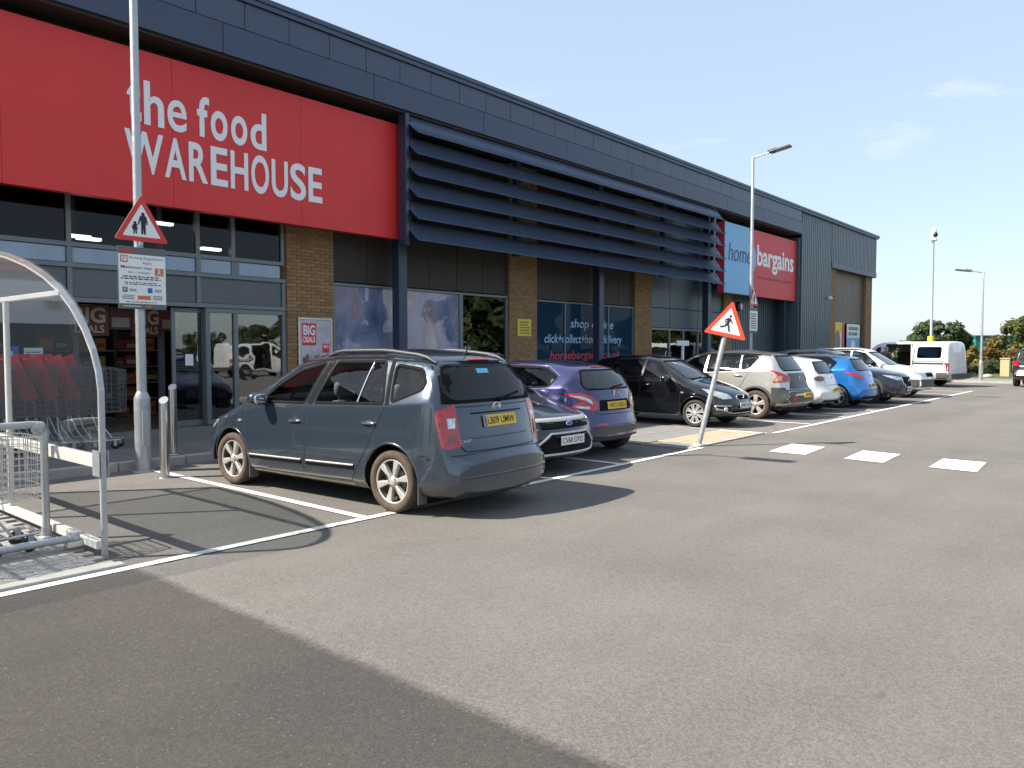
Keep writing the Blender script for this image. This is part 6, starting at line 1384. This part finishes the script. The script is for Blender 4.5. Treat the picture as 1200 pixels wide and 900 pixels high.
# ---- 7: bright blue hatchback
def blue_hatch():
    c = Car('parked_car', 'bright blue hatchback with dark roof and triangular red lamps, parked tail out', 4.28, 1.815,
        top=[(0, .5), (.04, .62), (.12, .74), (1.0, .98), (1.1, 1.02), (1.9, 1.42), (2.3, 1.50), (3.0, 1.50), (3.65, 1.42), (3.78, 1.37), (4.06, 1.0), (4.13, .90), (4.17, .72), (4.22, .64), (4.28, .55)],
        belt=[(0, .48), (.2, .70), (.9, .88), (1.3, .95), (3.9, 1.05), (4.1, .9), (4.28, .5)], plan=[(0, .70), (.15, .80), (.5, .88), (1, .90), (3.4, .9075), (4.0, .87), (4.28, .76)], roofw=[(0, .57), (4.28, .55)],
        zb=[(0, .26), (.08, .2), (.6, .18), (3.9, .2), (4.2, .25), (4.28, .34)], cf=.32, cr=.27, paint=paint('bright_blue_paint', (.010, .16, .50), .45, .22, dirt=((.1, .12, .15), .1, .5, .1)), seed=7)
    st = dict(n=5, w0=.05, w1=.07, rimf=.66, rim=CM['alloy'], inner=CM['seam'])
    common(c, (.9, 3.51), .315, st, [[(1.45, .99), (1.95, 1.35), (2.3, 1.40), (2.3, 1.0)], [(2.38, 1.0), (2.38, 1.41), (3.2, 1.39), (3.48, 1.25), (3.35, 1.07)]], [[(1.2, .8), (1.25, .3), (2.32, .3), (2.34, .96), (1.4, .94)], [(2.36, .96), (2.34, .3), (3.05, .32), (3.15, .58), (3.4, 1.03)]], [(2.15, .88), (3.2, .94)], (.66, 1.05, .54, 1.41), [(.58, 1.03), (.61, 1.12), (.50, 1.34)], None, (2.0, 2.85, 1.02), mirror=(1.55, 1.0))
    dg = Vector((-.62, -.78, 0))
    c.patch('tail_lamp', [(.84, 3.62, .99), (.62, 4.02, .96), (.46, 4.12, .88), (.44, 4.16, .78), (.54, 4.14, .77), (.74, 3.95, .86)], dg, CM['redlamp'], .010, .02, .04, mirror=True)
    q, n1 = c.hit((0, 4.2, .62), (0, -1, 0)); c.plate(q+n1*.006, .50, .112, 'YK58 HDA', True, 0.1, band=False)
    q, n1 = c.hit((0, 4.1, .88), (0, -1, 0)); c.link('badge', MB().ell(q+n1*.010, (.035, .01, .05), 0, 2.4, 12, 6), [CM['chrome']])
    c.patch('rear_diffuser', [(-.62, 4.2, .27), (.62, 4.2, .27), (.62, 4.2, .36), (-.62, 4.2, .36)], (0, -1, 0), CM['trim'], .004, .008, .07)
    c.roofpaint = pmat('dark_roof_panel', (.030, .032, .040), .2, .2, .8); c.finish_body(two=lambda p, n: p.z > 1.36 and n.z > .6); c.place(22.62, 10.45, True); return c
# ---- 8: dark navy SUV nose out
def navy_suv():
    c = Car('parked_car', 'dark navy sports utility car parked nose out with black wheel arch cladding', 4.55, 1.84,
        top=[(0, .58), (.02, .70), (.06, .82), (.16, .90), (.6, 1.0), (1.2, 1.09), (1.28, 1.12), (2.1, 1.57), (2.5, 1.64), (3.4, 1.62), (4.0, 1.52), (4.3, 1.1), (4.45, .9), (4.55, .6)],
        belt=[(0, .55), (.2, .82), (.9, .99), (1.3, 1.05), (3.6, 1.14), (4.3, 1.0), (4.55, .55)], plan=[(0, .70), (.15, .81), (.5, .89), (1, .915), (3.6, .92), (4.55, .80)], roofw=[(0, .60), (4.55, .58)],
        zb=[(0, .30), (.08, .25), (.6, .22), (4.2, .25), (4.55, .4)], cf=.36, cr=.2, paint=paint('navy_paint', (.012, .016, .034), .4, .22, dirt=((.16, .14, .12), .1, .5, .2)), seed=8)
    st = dict(n=5, w0=.03, w1=.035, split=(0, .32), rimf=.70, rim=CM['alloy'], inner=CM['seam'])
    common(c, (.93, 3.63), .345, st, [[(1.6, 1.08), (2.1, 1.45), (2.45, 1.52), (2.45, 1.09)], [(2.53, 1.1), (2.53, 1.52), (3.35, 1.5), (3.6, 1.16)]], [[(1.35, .9), (1.38, .42), (2.48, .42), (2.5, 1.05), (1.55, 1.04)]], [(2.3, .97)], (.68, 1.13, .56, 1.53), [(.6, 1.15), (.5, 1.45)], (1.5, 1.1), (2.2, 3.0, 1.12), lip=CM['greypl'], lw=.09, lh=.012, mirror=(1.7, 1.1))
    front(c, [(.46, .05, .72), (.62, .15, .70), (.80, .40, .80), (.82, .55, .86), (.70, .35, .84), (.50, .1, .79)], 'clearlamp', d=(-.6, .8, 0))
    gr = [(-.44, 0, .80), (.44, 0, .80), (.42, 0, .62), (.26, 0, .50), (-.26, 0, .50), (-.42, 0, .62)]; g = c.patch('grille', gr, (0, 1, 0), CM['trim'], .003, .006, .06)[0]; c.strip('grille_surround', [gr[1], gr[2], gr[3], gr[4], gr[5], gr[0]], (0, 1, 0), CM['alloy'], .022, .012, parent=g)
    q, n1 = c.hit((0, 0, .69), (0, 1, 0)); c.link('badge', MB().ell(q+n1*.012, (.07, .01, .05), 0, 2, 14, 6), [CM['chrome']], g)
    q, n1 = c.hit((0, 0, .44), (0, 1, 0)); c.plate(q+n1*.010, .50, .112, 'KM64 WLP', False, 0, band=False)
    c.patch('lower_grille', [(-.6, 0, .32), (.6, 0, .32), (.56, 0, .39), (-.56, 0, .39)], (0, 1, 0), CM['greypl'], .004, .008, .06)
    c.finish_body(); c.place(24.98, 5.86, False); return c
# ---- 9: white SUV nose out
def white_suv():
    c = Car('parked_car', 'white sports utility car with grey front bumper, parked nose out before the white van', 4.45, 1.80,
        top=[(0, .60), (.02, .72), (.06, .86), (.16, .94), (.6, 1.03), (1.15, 1.11), (1.22, 1.14), (1.95, 1.60), (2.4, 1.68), (3.6, 1.67), (4.1, 1.58), (4.3, 1.1), (4.45, .6)],
        belt=[(0, .56), (.2, .85), (.9, 1.0), (1.3, 1.07), (3.6, 1.12), (4.3, 1.0), (4.45, .55)], plan=[(0, .72), (.15, .81), (.5, .87), (1, .895), (3.6, .90), (4.45, .80)], roofw=[(0, .62), (4.45, .60)],
        zb=[(0, .32), (.08, .26), (.6, .23), (4.2, .25), (4.45, .4)], cf=.32, cr=.2, paint=paint('bright_white_paint', (.76, .76, .75), 0, .28, dirt=((.4, .36, .32), .1, .6, .15)), seed=9)
    st = dict(n=5, w0=.05, w1=.08, rimf=.66, rim=CM['alloyd'])
    common(c, (.9, 3.5), .335, st, [[(1.5, 1.10), (1.95, 1.48), (2.35, 1.56), (2.35, 1.11)], [(2.43, 1.11), (2.43, 1.56), (3.2, 1.55), (3.3, 1.14)]], [[(1.25, .9), (1.3, .42), (2.38, .42), (2.4, 1.07), (1.45, 1.05)]], [(2.2, .98)], (.66, 1.15, .58, 1.58), [(.6, 1.15), (.5, 1.45)], (1.45, 1.12), (2.1, 2.9, 1.12), mirror=(1.6, 1.12), mmat=CM['trim'])
    front(c, [(.46, .05, .72), (.62, .15, .72), (.80, .35, .82), (.80, .45, .88), (.52, .1, .84)], 'clearlamp', d=(-.6, .8, 0))
    c.patch('grille', [(-.44, 0, .70), (.44, 0, .70), (.46, 0, .83), (-.46, 0, .83)], (0, 1, 0), CM['trim'], .004, .008, .06)
    c.patch('bumper_lower', [(-.70, .1, .36), (.70, .1, .36), (.72, .1, .62), (-.72, .1, .62)], (0, 1, 0), CM['greypl'], .006, .008, .06); c.patch('bumper_corner', side(c.hw, [(.55, .62), (.1, .62), (.1, .36), (.50, .34)]), (-.8, .6, 0), CM['greypl'], .006, .008, .06, mirror=True)
    c.strip('roof_rail', [(.56, 2.0, 1.6), (.58, 3.0, 1.7), (.56, 4.0, 1.6)], (0, 0, -1), CM['trim'], .03, .03, mirror=True)
    c.finish_body(); c.place(28.55, 6.0, False); return c
# ---- 10: white van, sliding door open
def van():
    c = Car('parked_van', 'white van with navy side stripes and its sliding side door open', 4.85, 1.92,
        top=[(0, .55), (.03, .75), (.10, .95), (.30, 1.08), (.85, 1.22), (.95, 1.27), (1.62, 1.86), (1.85, 1.93), (2.3, 1.96), (4.70, 1.95), (4.78, 1.90), (4.82, 1.60), (4.85, .60)],
        belt=[(0, .5), (.2, .9), (.9, 1.10), (1.3, 1.14), (4.7, 1.14), (4.85, .58)], plan=[(0, .74), (.15, .85), (.5, .93), (1, .95), (4.5, .96), (4.8, .93), (4.85, .90)], roofw=[(0, .72), (2, .80), (4.85, .80)],
        zb=[(0, .32), (.1, .26), (.6, .24), (4.85, .30)], cf=.30, cr=.06, paint=paint('van_white_paint', (.78, .78, .77), 0, .3, dirt=((.4, .36, .32), .1, .6, .15)), cat='van', seed=10, group=None)
    st = dict(n=5, w0=.06, w1=.10, rimf=.62, rim=CM['alloy'], inner=CM['seam'])
    c.cut([(c.hw, 2.10, .50), (c.hw, 3.30, .50), (c.hw, 3.30, 1.84), (c.hw, 2.10, 1.84)], (-1, 0, 0))
    common(c, (.95, 3.45+.25), .33, st, [[(1.30, 1.20), (1.72, 1.66), (1.88, 1.72), (1.90, 1.20)]], [[(1.0, 1.0), (1.02, .40), (1.92, .40), (1.94, 1.16), (1.2, 1.12)]], [(1.8, 1.0)], (.72, 1.28, .66, 1.82), None, (1.2, 1.2), None, mirror=(1.35, 1.22), mmat=CM['trim'], mr=(.10, .07, .13))
    c.opening('side_window', side(c.hw, [(3.52, 1.24), (3.52, 1.70), (4.50, 1.70), (4.50, 1.24)]), D_, CM['glassd'], CM['trim'], .04, True, rnd=.08)
    nv = pmat('navy_stripe', (.020, .028, .075), .4)
    for z, w in ((1.0, .10), (.52, .045), (.43, .07)): c.strip('side_stripe', side(c.hw, [(3.36, z), (4.76, z)]), D_, nv, w, .0015, mirror=True)
    c.strip('door_gap', side(c.hw, [(4.60, .35), (4.60, 1.82)]), D_, CM['seam'], .012, .001, mirror=True); c.strip('door_rail', side(c.hw, [(3.2, 1.09), (4.6, 1.09)]), D_, CM['trim'], .03, .006, mirror=True)
    c.patch('bumper_corner', side(c.hw, [(4.35, .62), (4.8, .62), (4.8, .36), (4.35, .36)]), D_, CM['greypl'], .012, .014, .06, mirror=True)
    bp = MB(); bp.box(-.90, .90, 4.84, 4.96, .36, .58, c=.02); c.link('rear_bumper', bp, [CM['greypl']])
    c.strip('rear_door_gap', [(0, 4.8, .6), (0, 4.8, 1.9)], (0, -1, 0), CM['seam'], .012, .001)
    c.patch('tail_lamp', [(.80, 4.8, .70), (.93, 4.8, .70), (.93, 4.8, 1.02), (.80, 4.8, 1.02)], (-.3, -.95, 0), CM['redlamp'], .010, .02, .05, mirror=True)
    fl = MB(); fl.box(-.86, .86, 1.2, 4.7, .34, .38); fl.box(-.84, -.80, 1.95, 4.7, .38, 1.8); c.link('load_floor', fl, [CM['lining']])
    sh = MB(); sh.box(-.78, -.45, 2.0, 3.0, .381, 1.5); c.link('fitted_cupboard', sh, [M['brown']])
    # open sliding door, pushed back along the side
    dr = MB(); dr.box(c.hw+.005, c.hw+.045, 3.31, 3.35, .40, 1.82)
    c.link('door_edge', dr, [c.paint]); c.finish_body(); c.place(37.7, 11.6, True, R_(-13)); return c
# ---- 11: dark SUV across the lane
def far_suv():
    c = Car('parked_car', 'black tall sports utility car with bright red lamps at the right edge, beside the hedge', 4.6, 1.88,
        top=[(0, .60), (.03, .75), (.12, .95), (1.1, 1.1), (1.2, 1.15), (1.9, 1.66), (2.4, 1.74), (3.8, 1.72), (4.2, 1.66), (4.42, 1.1), (4.46, .9), (4.50, .70), (4.56, .66), (4.6, .55)],
        belt=[(0, .56), (.2, .85), (.9, 1.02), (1.3, 1.10), (4.3, 1.14), (4.6, .55)], plan=[(0, .74), (.15, .85), (.5, .92), (1, .935), (4.2, .94), (4.6, .86)], roofw=[(0, .66), (4.6, .64)],
        zb=[(0, .34), (.1, .28), (.6, .26), (4.5, .30), (4.6, .38)], cf=.30, cr=.16, paint=paint('black_suv_paint', (.014, .013, .014), .2, .2, dirt=((.16, .14, .12), .1, .6, .2)), seed=11, group=None)
    st = dict(n=5, w0=.05, w1=.08, rimf=.66)
    common(c, (.9, 3.6), .36, st, [[(1.5, 1.14), (1.95, 1.54), (2.35, 1.62), (2.35, 1.14)], [(2.43, 1.14), (2.43, 1.62), (3.3, 1.6), (3.4, 1.16)]], [[(1.25, .9), (1.3, .45), (2.38, .45), (2.4, 1.1), (1.45, 1.08)]], [(2.2, 1.0)], (.70, 1.17, .6, 1.64), [(.68, 1.14), (.60, 1.58)], None, None, mirror=(1.6, 1.14))
    c.patch('tail_lamp', [(.66, 4.45, .90), (.86, 4.4, .90), (.90, 4.3, 1.10), (.72, 4.4, 1.12)], (-.4, -.9, 0), CM['redlamp'], .012, .02, .05, mirror=True)
    c.strip('chrome_bar', [(-.6, 4.45, .88), (.6, 4.45, .88)], (0, -1, 0), CM['alloy'], .05, .012); c.strip('chrome_bar', [(-.7, 4.5, .50), (.7, 4.5, .50)], (0, -1, 0), CM['alloy'], .03, .012)
    q, n1 = c.hit((0, 4.5, .78), (0, -1, 0)); c.plate(q+n1*.010, .50, .112, 'RX60 TCE', True, 0, band=False)
    c.finish_body(); c.root.rotation_euler = (0, 0, math.pi/2); c.root.location = (41.0, 4.25, 0); return c
for fn in (focus, violet, black_hatch, silver_cross, white_hatch, blue_hatch, navy_suv, white_suv, van, far_suv): CARS.append(fn())
# ------------------------------------------------------------------ planting and distance
def leafmat(name, col, var=.3):
    m = pmat(name, col, .6, 0, var=var, vs=.9, spec=.3); b = m.node_tree.nodes['Principled BSDF']; l = m.node_tree.links.new
    t = node(m, 'ShaderNodeBsdfTranslucent'); x = node(m, 'ShaderNodeMixShader'); x.inputs['Fac'].default_value = .25; t.inputs['Color'].default_value = (col[0]*1.4, col[1]*1.5, col[2], 1)
    o = m.node_tree.nodes['Material Output']; l(b.outputs[0], x.inputs[1]); l(t.outputs[0], x.inputs[2]); l(x.outputs[0], o.inputs['Surface']); return m
LF = {'dark': leafmat('dark_leaf', (.050, .072, .030)), 'mid': leafmat('mid_leaf', (.06, .085, .022)), 'lime': leafmat('lime_leaf', (.12, .15, .03)), 'rust': leafmat('rust_leaf', (.17, .085, .028)), 'gold': leafmat('gold_leaf', (.24, .165, .03)), 'grey': leafmat('grey_green_leaf', (.07, .10, .05))}
BARK = pmat('bark', (.07, .05, .035), .9, 0, var=.3, vs=6, bump=.6, bs=20)
def tree(name, label, cat, loc, h, w, clumps, leaves, mats, seed, ls=.16, trunk=True, low=.25, cone=0., group=None):
    q = random.Random(seed); t = thing(name, label, cat, loc, group=group); limbs = MB(); lv = MB()
    if trunk:
        limbs.tube([(0, 0, -.1), (q.uniform(-.1, .1), q.uniform(-.1, .1), h*.4), (q.uniform(-.2, .2), q.uniform(-.2, .2), h*.85)], [h*.028, h*.02, h*.006], 8)
    cs = []
    for k in range(clumps):
        u = q.random()**.8; z = h*(low+(1-low)*u*.93); rad = w*(1-cone*u)*math.sqrt(max(.04, 1-(2*u-.9)**2*.75)); a = q.uniform(0, 2*math.pi); d = rad*math.sqrt(q.random())
        c = Vector((d*math.cos(a), d*math.sin(a), z)); r = w*q.uniform(.13, .34)*(1-.45*cone*u); cs.append((c, r))
        if trunk and k % 2 == 0: limbs.tube([(0, 0, max(.1, z-h*.22)), c*.6+Vector((0, 0, z*.32)), c], [h*.010, h*.006, h*.002], 5)
    for k in range(leaves):
        c, r = q.choice(cs); v = Vector((q.gauss(0, 1), q.gauss(0, 1), q.gauss(0, 1))).normalized(); p = c+v*r*q.uniform(.55, 1.08)
        n = (v+Vector((q.uniform(-.8, .8), q.uniform(-.8, .8), q.uniform(-.3, .9)))).normalized(); u = n.orthogonal().normalized(); ww = n.cross(u); an = q.uniform(0, 6.28); e1 = (u*math.cos(an)+ww*math.sin(an)); e2 = n.cross(e1); s_ = ls*q.uniform(.6, 1.35)
        lv.add([p-e1*s_, p-e2*s_*.5, p+e1*s_, p+e2*s_*.5], [(0, 1, 2, 3)], q.choices(range(len(mats)), [m[1] for m in mats])[0])
    if trunk: limbs.build('trunk', [BARK], t)
    o = lv.build('crown', [LF[m[0]] for m in mats], t); o['kind'] = 'stuff'
    return t
def stand(px, depth): p = at(px, 445, depth); return (p.x, p.y, 0)
# grass verge and kerb closing the car park
p = [stand(1090, 44.5), stand(1320, 40), stand(1400, 62), stand(1000, 110), stand(880, 100)]
vg = at(1130, 450, 46)
def strip_ground(name, x0, x1, y0, y1, z, mat): return struct(MB().box(x0, x1, y0, y1, -.2, z).build(name, [mat]))
strip_ground('verge', 46.5, 140, -60, 13.0, .10, M['grass'])
strip_ground('verge', 50.3, 140, 13.0, 70, .098, M['grass'])
strip_ground('footpath', 42.6, 46.38, -60, 9.6, .10, M['slab'])
ek = struct(MB().box(42.46, 42.59, -60, 9.6, -.1, .115).build('kerb', [M['kerb']]))
tree('dark_tree', 'dark green tree just left of the camera mast behind the van', 'tree', stand(1070, 72), at(1070, 391, 72).z, 2.2, 30, 4600, [('dark', 3), ('mid', 1)], 1, .20, low=.1)
tree('dark_tree', 'tall dark green tree right behind the camera mast', 'tree', stand(1098, 70), at(1098, 379, 70).z, 2.5, 44, 7000, [('dark', 4), ('mid', 1)], 2, .20, low=.05)
tree('dark_tree', 'dark green tree between the van and the teal building', 'tree', stand(1124, 70), at(1122, 384, 70).z, 1.5, 30, 4200, [('dark', 4), ('mid', 1)], 3, .20, low=.05, cone=.4)
tree('autumn_tree', 'loose olive and orange tree at the right edge beside the dark car', 'tree', stand(1197, 54), at(1197, 372, 54).z, 1.9, 46, 5600, [('mid', 3), ('lime', 1.5), ('rust', .6)], 5, .17, low=.12)
tree('autumn_tree', 'olive tree running off the right picture edge', 'tree', stand(1236, 56), at(1236, 366, 56).z, 2.4, 42, 5200, [('mid', 3), ('lime', 1), ('rust', .5)], 6, .17, low=.1)
tree('shrub', 'golden yellow shrub right of the van', 'shrub', stand(1141, 50), at(1141, 405, 50).z, .95, 14, 3000, [('gold', 3), ('lime', 1), ('rust', .5)], 7, .10, False, low=.1)
tree('shrub', 'rust orange shrub behind the far lamp post', 'shrub', stand(1164, 51), at(1162, 398, 51).z, 1.35, 18, 4200, [('rust', 3), ('gold', 1.2), ('mid', 1)], 8, .10, False, low=.08)
tree('shrub', 'low grey green shrub right of the lamp post', 'shrub', stand(1166, 47.5), .95, 1.0, 14, 2600, [('grey', 2), ('mid', 1)], 9, .08, False, low=.05)
tree('shrub', 'low green shrub left of the lamp post', 'shrub', stand(1140, 47.5), .55, .7, 10, 1500, [('mid', 2), ('grey', 1)], 10, .08, False, low=.05)
q0 = at(1142, 445, 95); BG = thing('teal_building', 'teal green clad building beyond the shrubs', 'building', (q0.x, q0.y, 0)); hz = at(1142, 393, 95).z
teal = pmat('teal_cladding', (.012, .20, .19), .5, 0, var=.06); e = at(1290, 445, 97); ux = Vector((e.x-q0.x, e.y-q0.y, 0)); lw_ = ux.length; ux.normalize(); bq = Matrix.Translation((0, 0, 0)) @ Matrix.Rotation(math.atan2(ux.y, ux.x), 4, 'Z')
m = MB()
m.box(0, lw_, 0, 5, 0, hz-.3, T=bq); m.build('wall', [teal], BG); MB().box(-.1, lw_+.1, -.12, 5.1, hz-.3, hz, T=bq).build('parapet', [pmat('dark_teal', (.006, .09, .09), .5)], BG)
m = MB()
for k in range(20): m.box(.5+k*1.4, .62+k*1.4, -.04, -.001, 0, hz-.3, T=bq)
m.build('cladding_rib', [teal], BG)['kind'] = 'stuff'
sgp = at(1177, 397, 93); sb = thing('lime_sign', 'small lime sign board on the teal building', 'sign', bq @ Vector((7.2, -.1, hz-1.6))+Vector((q0.x, q0.y, 0)), rz=math.atan2(ux.y, ux.x)); MB().box(0, 2.2, -.06, -.02, 0, .9, c=.01).build('board', [pmat('lime_sign', (.30, .55, .06), .5)], sb)
# buff pillar by the dark car, rocks on the kerb
q1 = at(1177.5, 452, 43.0); t = thing('brick_pillar', 'short buff pillar beside the dark car at the right edge', 'pillar', (q1.x, q1.y, 0)); MB().box(-.22, .22, -.22, .22, 0, 1.05, c=.01).build('shaft', [pmat('buff_render', (.50, .38, .20), .8, 0, var=.12)], t); MB().box(-.25, .25, -.25, .25, 1.052, 1.12, c=.012).build('cap', [M['kerb']], t)
q2 = at(1157, 455, 42); t = tag(MB().ell((0, 0, .06), (.42, .3, .16), 0, 2, 12, 6).build('boulder', [M['block']]), 'small grey boulder on the kerb near the far lamp post', 'boulder'); t.location = (q2.x, q2.y, .05)
# what the shop glass mirrors: trees and a wall of hedge on the other side of the car park
tree('roadside_tree', 'tall tree across the car park seen mirrored in the shop glass', 'tree', (14, -46, 0), 3.6, 2.0, 26, 3500, [('dark', 2), ('mid', 2)], 21, .22, low=.2)
tr0 = [o for o in COL.objects if o.name == 'roadside_tree'][0]; tr0['group'] = 'trees across the car park'
for x, y, s_ in ((26, -50, 2.1), (38, -44, .9), (2, -52, 1.0), (50, -54, 1.2), (-12, -48, 1.0), (66, -50, 1.1), (69, -35, 3.0), (80, -38, 2.6), (47, -36, 2.5), (105, -33, 2.4), (116, -34, 2.7), (128, -36, 2.4)):
    c = copy_tree(tr0, (x, y, 0), x*1.3); c.scale = (s_, s_, s_)
tr0['label'] = 'tall tree across the car park mirrored in the shop glass'
hd = MB(); q = random.Random(2)
for k in range(9000):
    p = Vector((q.uniform(-20, 80), -58+q.gauss(0, .6), q.uniform(0, 1.3)+.3*math.sin(k))); n = Vector((q.gauss(0, 1), q.gauss(0, 1), q.gauss(0, 1))).normalized(); u = n.orthogonal().normalized(); w = n.cross(u); hd.add([p-u*.5, p-w*.3, p+u*.5, p+w*.3], [(0, 1, 2, 3)], 0)
tag(hd.build('hedge', [LF['dark']]), 'long hedge across the car park', 'hedge', kind='stuff')
wv_ = CARS[9]; c2 = copy_tree(wv_.root, (25.0, -12.5, 0), math.pi/2, 'white van across the car park seen mirrored in the shop glass')
c2 = copy_tree(CARS[8].root, (29.8, -12.5, 0), math.pi, 'white car across the car park seen mirrored in the shop glass')
c2 = copy_tree(CARS[2].root, (19.8, -12.5, 0), math.pi, 'violet car across the car park seen mirrored in the shop glass')
# ------------------------------------------------------------------ the man at the van
def man():
    t = thing('person', 'balding person in a brown jacket standing at the open van door, back turned', 'person', (36.55, 9.55, 0), rz=R_(-20))
    J = {'pelvis': ((0, 0, .96), .15, .12), 'waist': ((0, 0, 1.10), .15, .12), 'chest': ((.01, 0, 1.32), .18, .13), 'shoulder': ((.0, 0, 1.45), .12, .10), 'neck': ((.02, 0, 1.53), .06, .06), 'jaw': ((.045, 0, 1.60), .065, .07), 'skull': ((.035, 0, 1.69), .078, .092),
         'sl': ((-.0, .19, 1.43), .075, .07), 'el': ((.05, .25, 1.16), .055, .05), 'wl': ((.26, .20, 1.05), .042, .034), 'hl': ((.36, .17, 1.05), .038, .022), 'sr': ((0, -.19, 1.43), .075, .07), 'er': ((.04, -.26, 1.16), .055, .05), 'wr': ((.22, -.22, 1.00), .042, .034), 'hr': ((.31, -.20, .99), .038, .022),
         'hipl': ((0, .10, .90), .10, .10), 'kl': ((.03, .11, .50), .07, .07), 'al': ((-.02, .12, .09), .045, .05), 'tl': ((.14, .13, .045), .04, .03), 'hipr': ((0, -.10, .90), .10, .10), 'kr': ((-.02, -.11, .50), .07, .07), 'ar': ((-.06, -.12, .09), .045, .05), 'tr': ((.10, -.13, .045), .04, .03)}
    E = [('pelvis', 'waist'), ('waist', 'chest'), ('chest', 'shoulder'), ('shoulder', 'neck'), ('neck', 'jaw'), ('jaw', 'skull'), ('shoulder', 'sl'), ('sl', 'el'), ('el', 'wl'), ('wl', 'hl'), ('shoulder', 'sr'), ('sr', 'er'), ('er', 'wr'), ('wr', 'hr'), ('pelvis', 'hipl'), ('hipl', 'kl'), ('kl', 'al'), ('al', 'tl'), ('pelvis', 'hipr'), ('hipr', 'kr'), ('kr', 'ar'), ('ar', 'tr')]
    names = list(J); vs = [J[n][0] for n in names]; rad = [J[n][1:] for n in names]; es = [(names.index(a), names.index(b)) for a, b in E]
    for sg, h in ((1, 'hl'), (-1, 'hr')):      # four fingers and a thumb on each hand
        b = Vector(J[h][0]); i0 = names.index(h)
        for k, ln in enumerate((.070, .080, .075, .055)):
            off = Vector((.02, (k-1.5)*.019, 0)); a = b+off+Vector((.02, 0, 0)); c = a+Vector((ln*.55, 0, -.012)); d = c+Vector((ln*.35, 0, -.03)); n0 = len(vs); vs += [a, c, d]; rad += [(.011, .011), (.009, .009), (.007, .007)]; es += [(i0, n0), (n0, n0+1), (n0+1, n0+2)]
        a = b+Vector((-.01, -sg*.035, .0)); c = a+Vector((.045, -sg*.012, -.015)); n0 = len(vs); vs += [a, c]; rad += [(.012, .012), (.009, .009)]; es += [(i0, n0), (n0, n0+1)]
    me = bpy.data.meshes.new('body'); me.from_pydata([tuple(v) for v in vs], es, []); o = bpy.data.objects.new('body', me); COL.objects.link(o)
    md = o.modifiers.new('skin', 'SKIN'); sk = me.skin_vertices[0].data if me.skin_vertices else None
    if sk is None:
        bm = bmesh.new(); bm.from_mesh(me); ly = bm.verts.layers.skin.verify(); bm.to_mesh(me); bm.free(); sk = me.skin_vertices[0].data
    for i, r in enumerate(rad): sk[i].radius = r; sk[i].use_root = (i == 0)
    sb_ = o.modifiers.new('sub', 'SUBSURF'); sb_.levels = 2; sb_.render_levels = 2
    dg = bpy.context.evaluated_depsgraph_get(); m2 = bpy.data.meshes.new_from_object(o.evaluated_get(dg)); bpy.data.objects.remove(o)
    m2.materials.clear()
    for mt in (pmat('skin_tone', (.50, .28, .19), .55, 0, var=.06), pmat('brown_jacket', (.16, .115, .085), .85, 0, var=.2, vs=30, bump=.3), pmat('dark_trousers', (.03, .032, .04), .85, 0, var=.15), pmat('brown_shoes', (.05, .03, .02), .5)): m2.materials.append(mt)
    for p in m2.polygons:
        c = p.center; p.use_smooth = True
        p.material_index = 0 if c.z > 1.535 or (c.x > .24 and .9 < c.z < 1.2 and abs(c.y) > .10) else 1 if c.z > .92 else 3 if c.z < .10 else 2
    m2.name = 'body'; b = finish(bpy.data.objects.new('body', m2), t)
    MB().ell((.125, 0, 1.655), (.022, .014, .025), 0, 2, 10, 6).build('nose', [m2.materials[0]], t)
    for sg in (1, -1): MB().ell((.03, sg*.083, 1.655), (.022, .010, .034), 0, 2, 10, 6).build('ear', [m2.materials[0]], t); MB().ell((.118, sg*.033, 1.675), (.008, .013, .008), 0, 2, 8, 5).build('eye', [M['ink']], t)
    MB().ell((.120, 0, 1.605), (.008, .026, .007), 0, 2, 8, 5).build('mouth', [pmat('lips', (.35, .14, .11), .5)], t)
    MB().ell((-.015, 0, 1.665), (.072, .090, .055), 0, 2.2, 14, 8).build('hair', [pmat('grey_hair', (.35, .33, .31), .8)], t)
man()
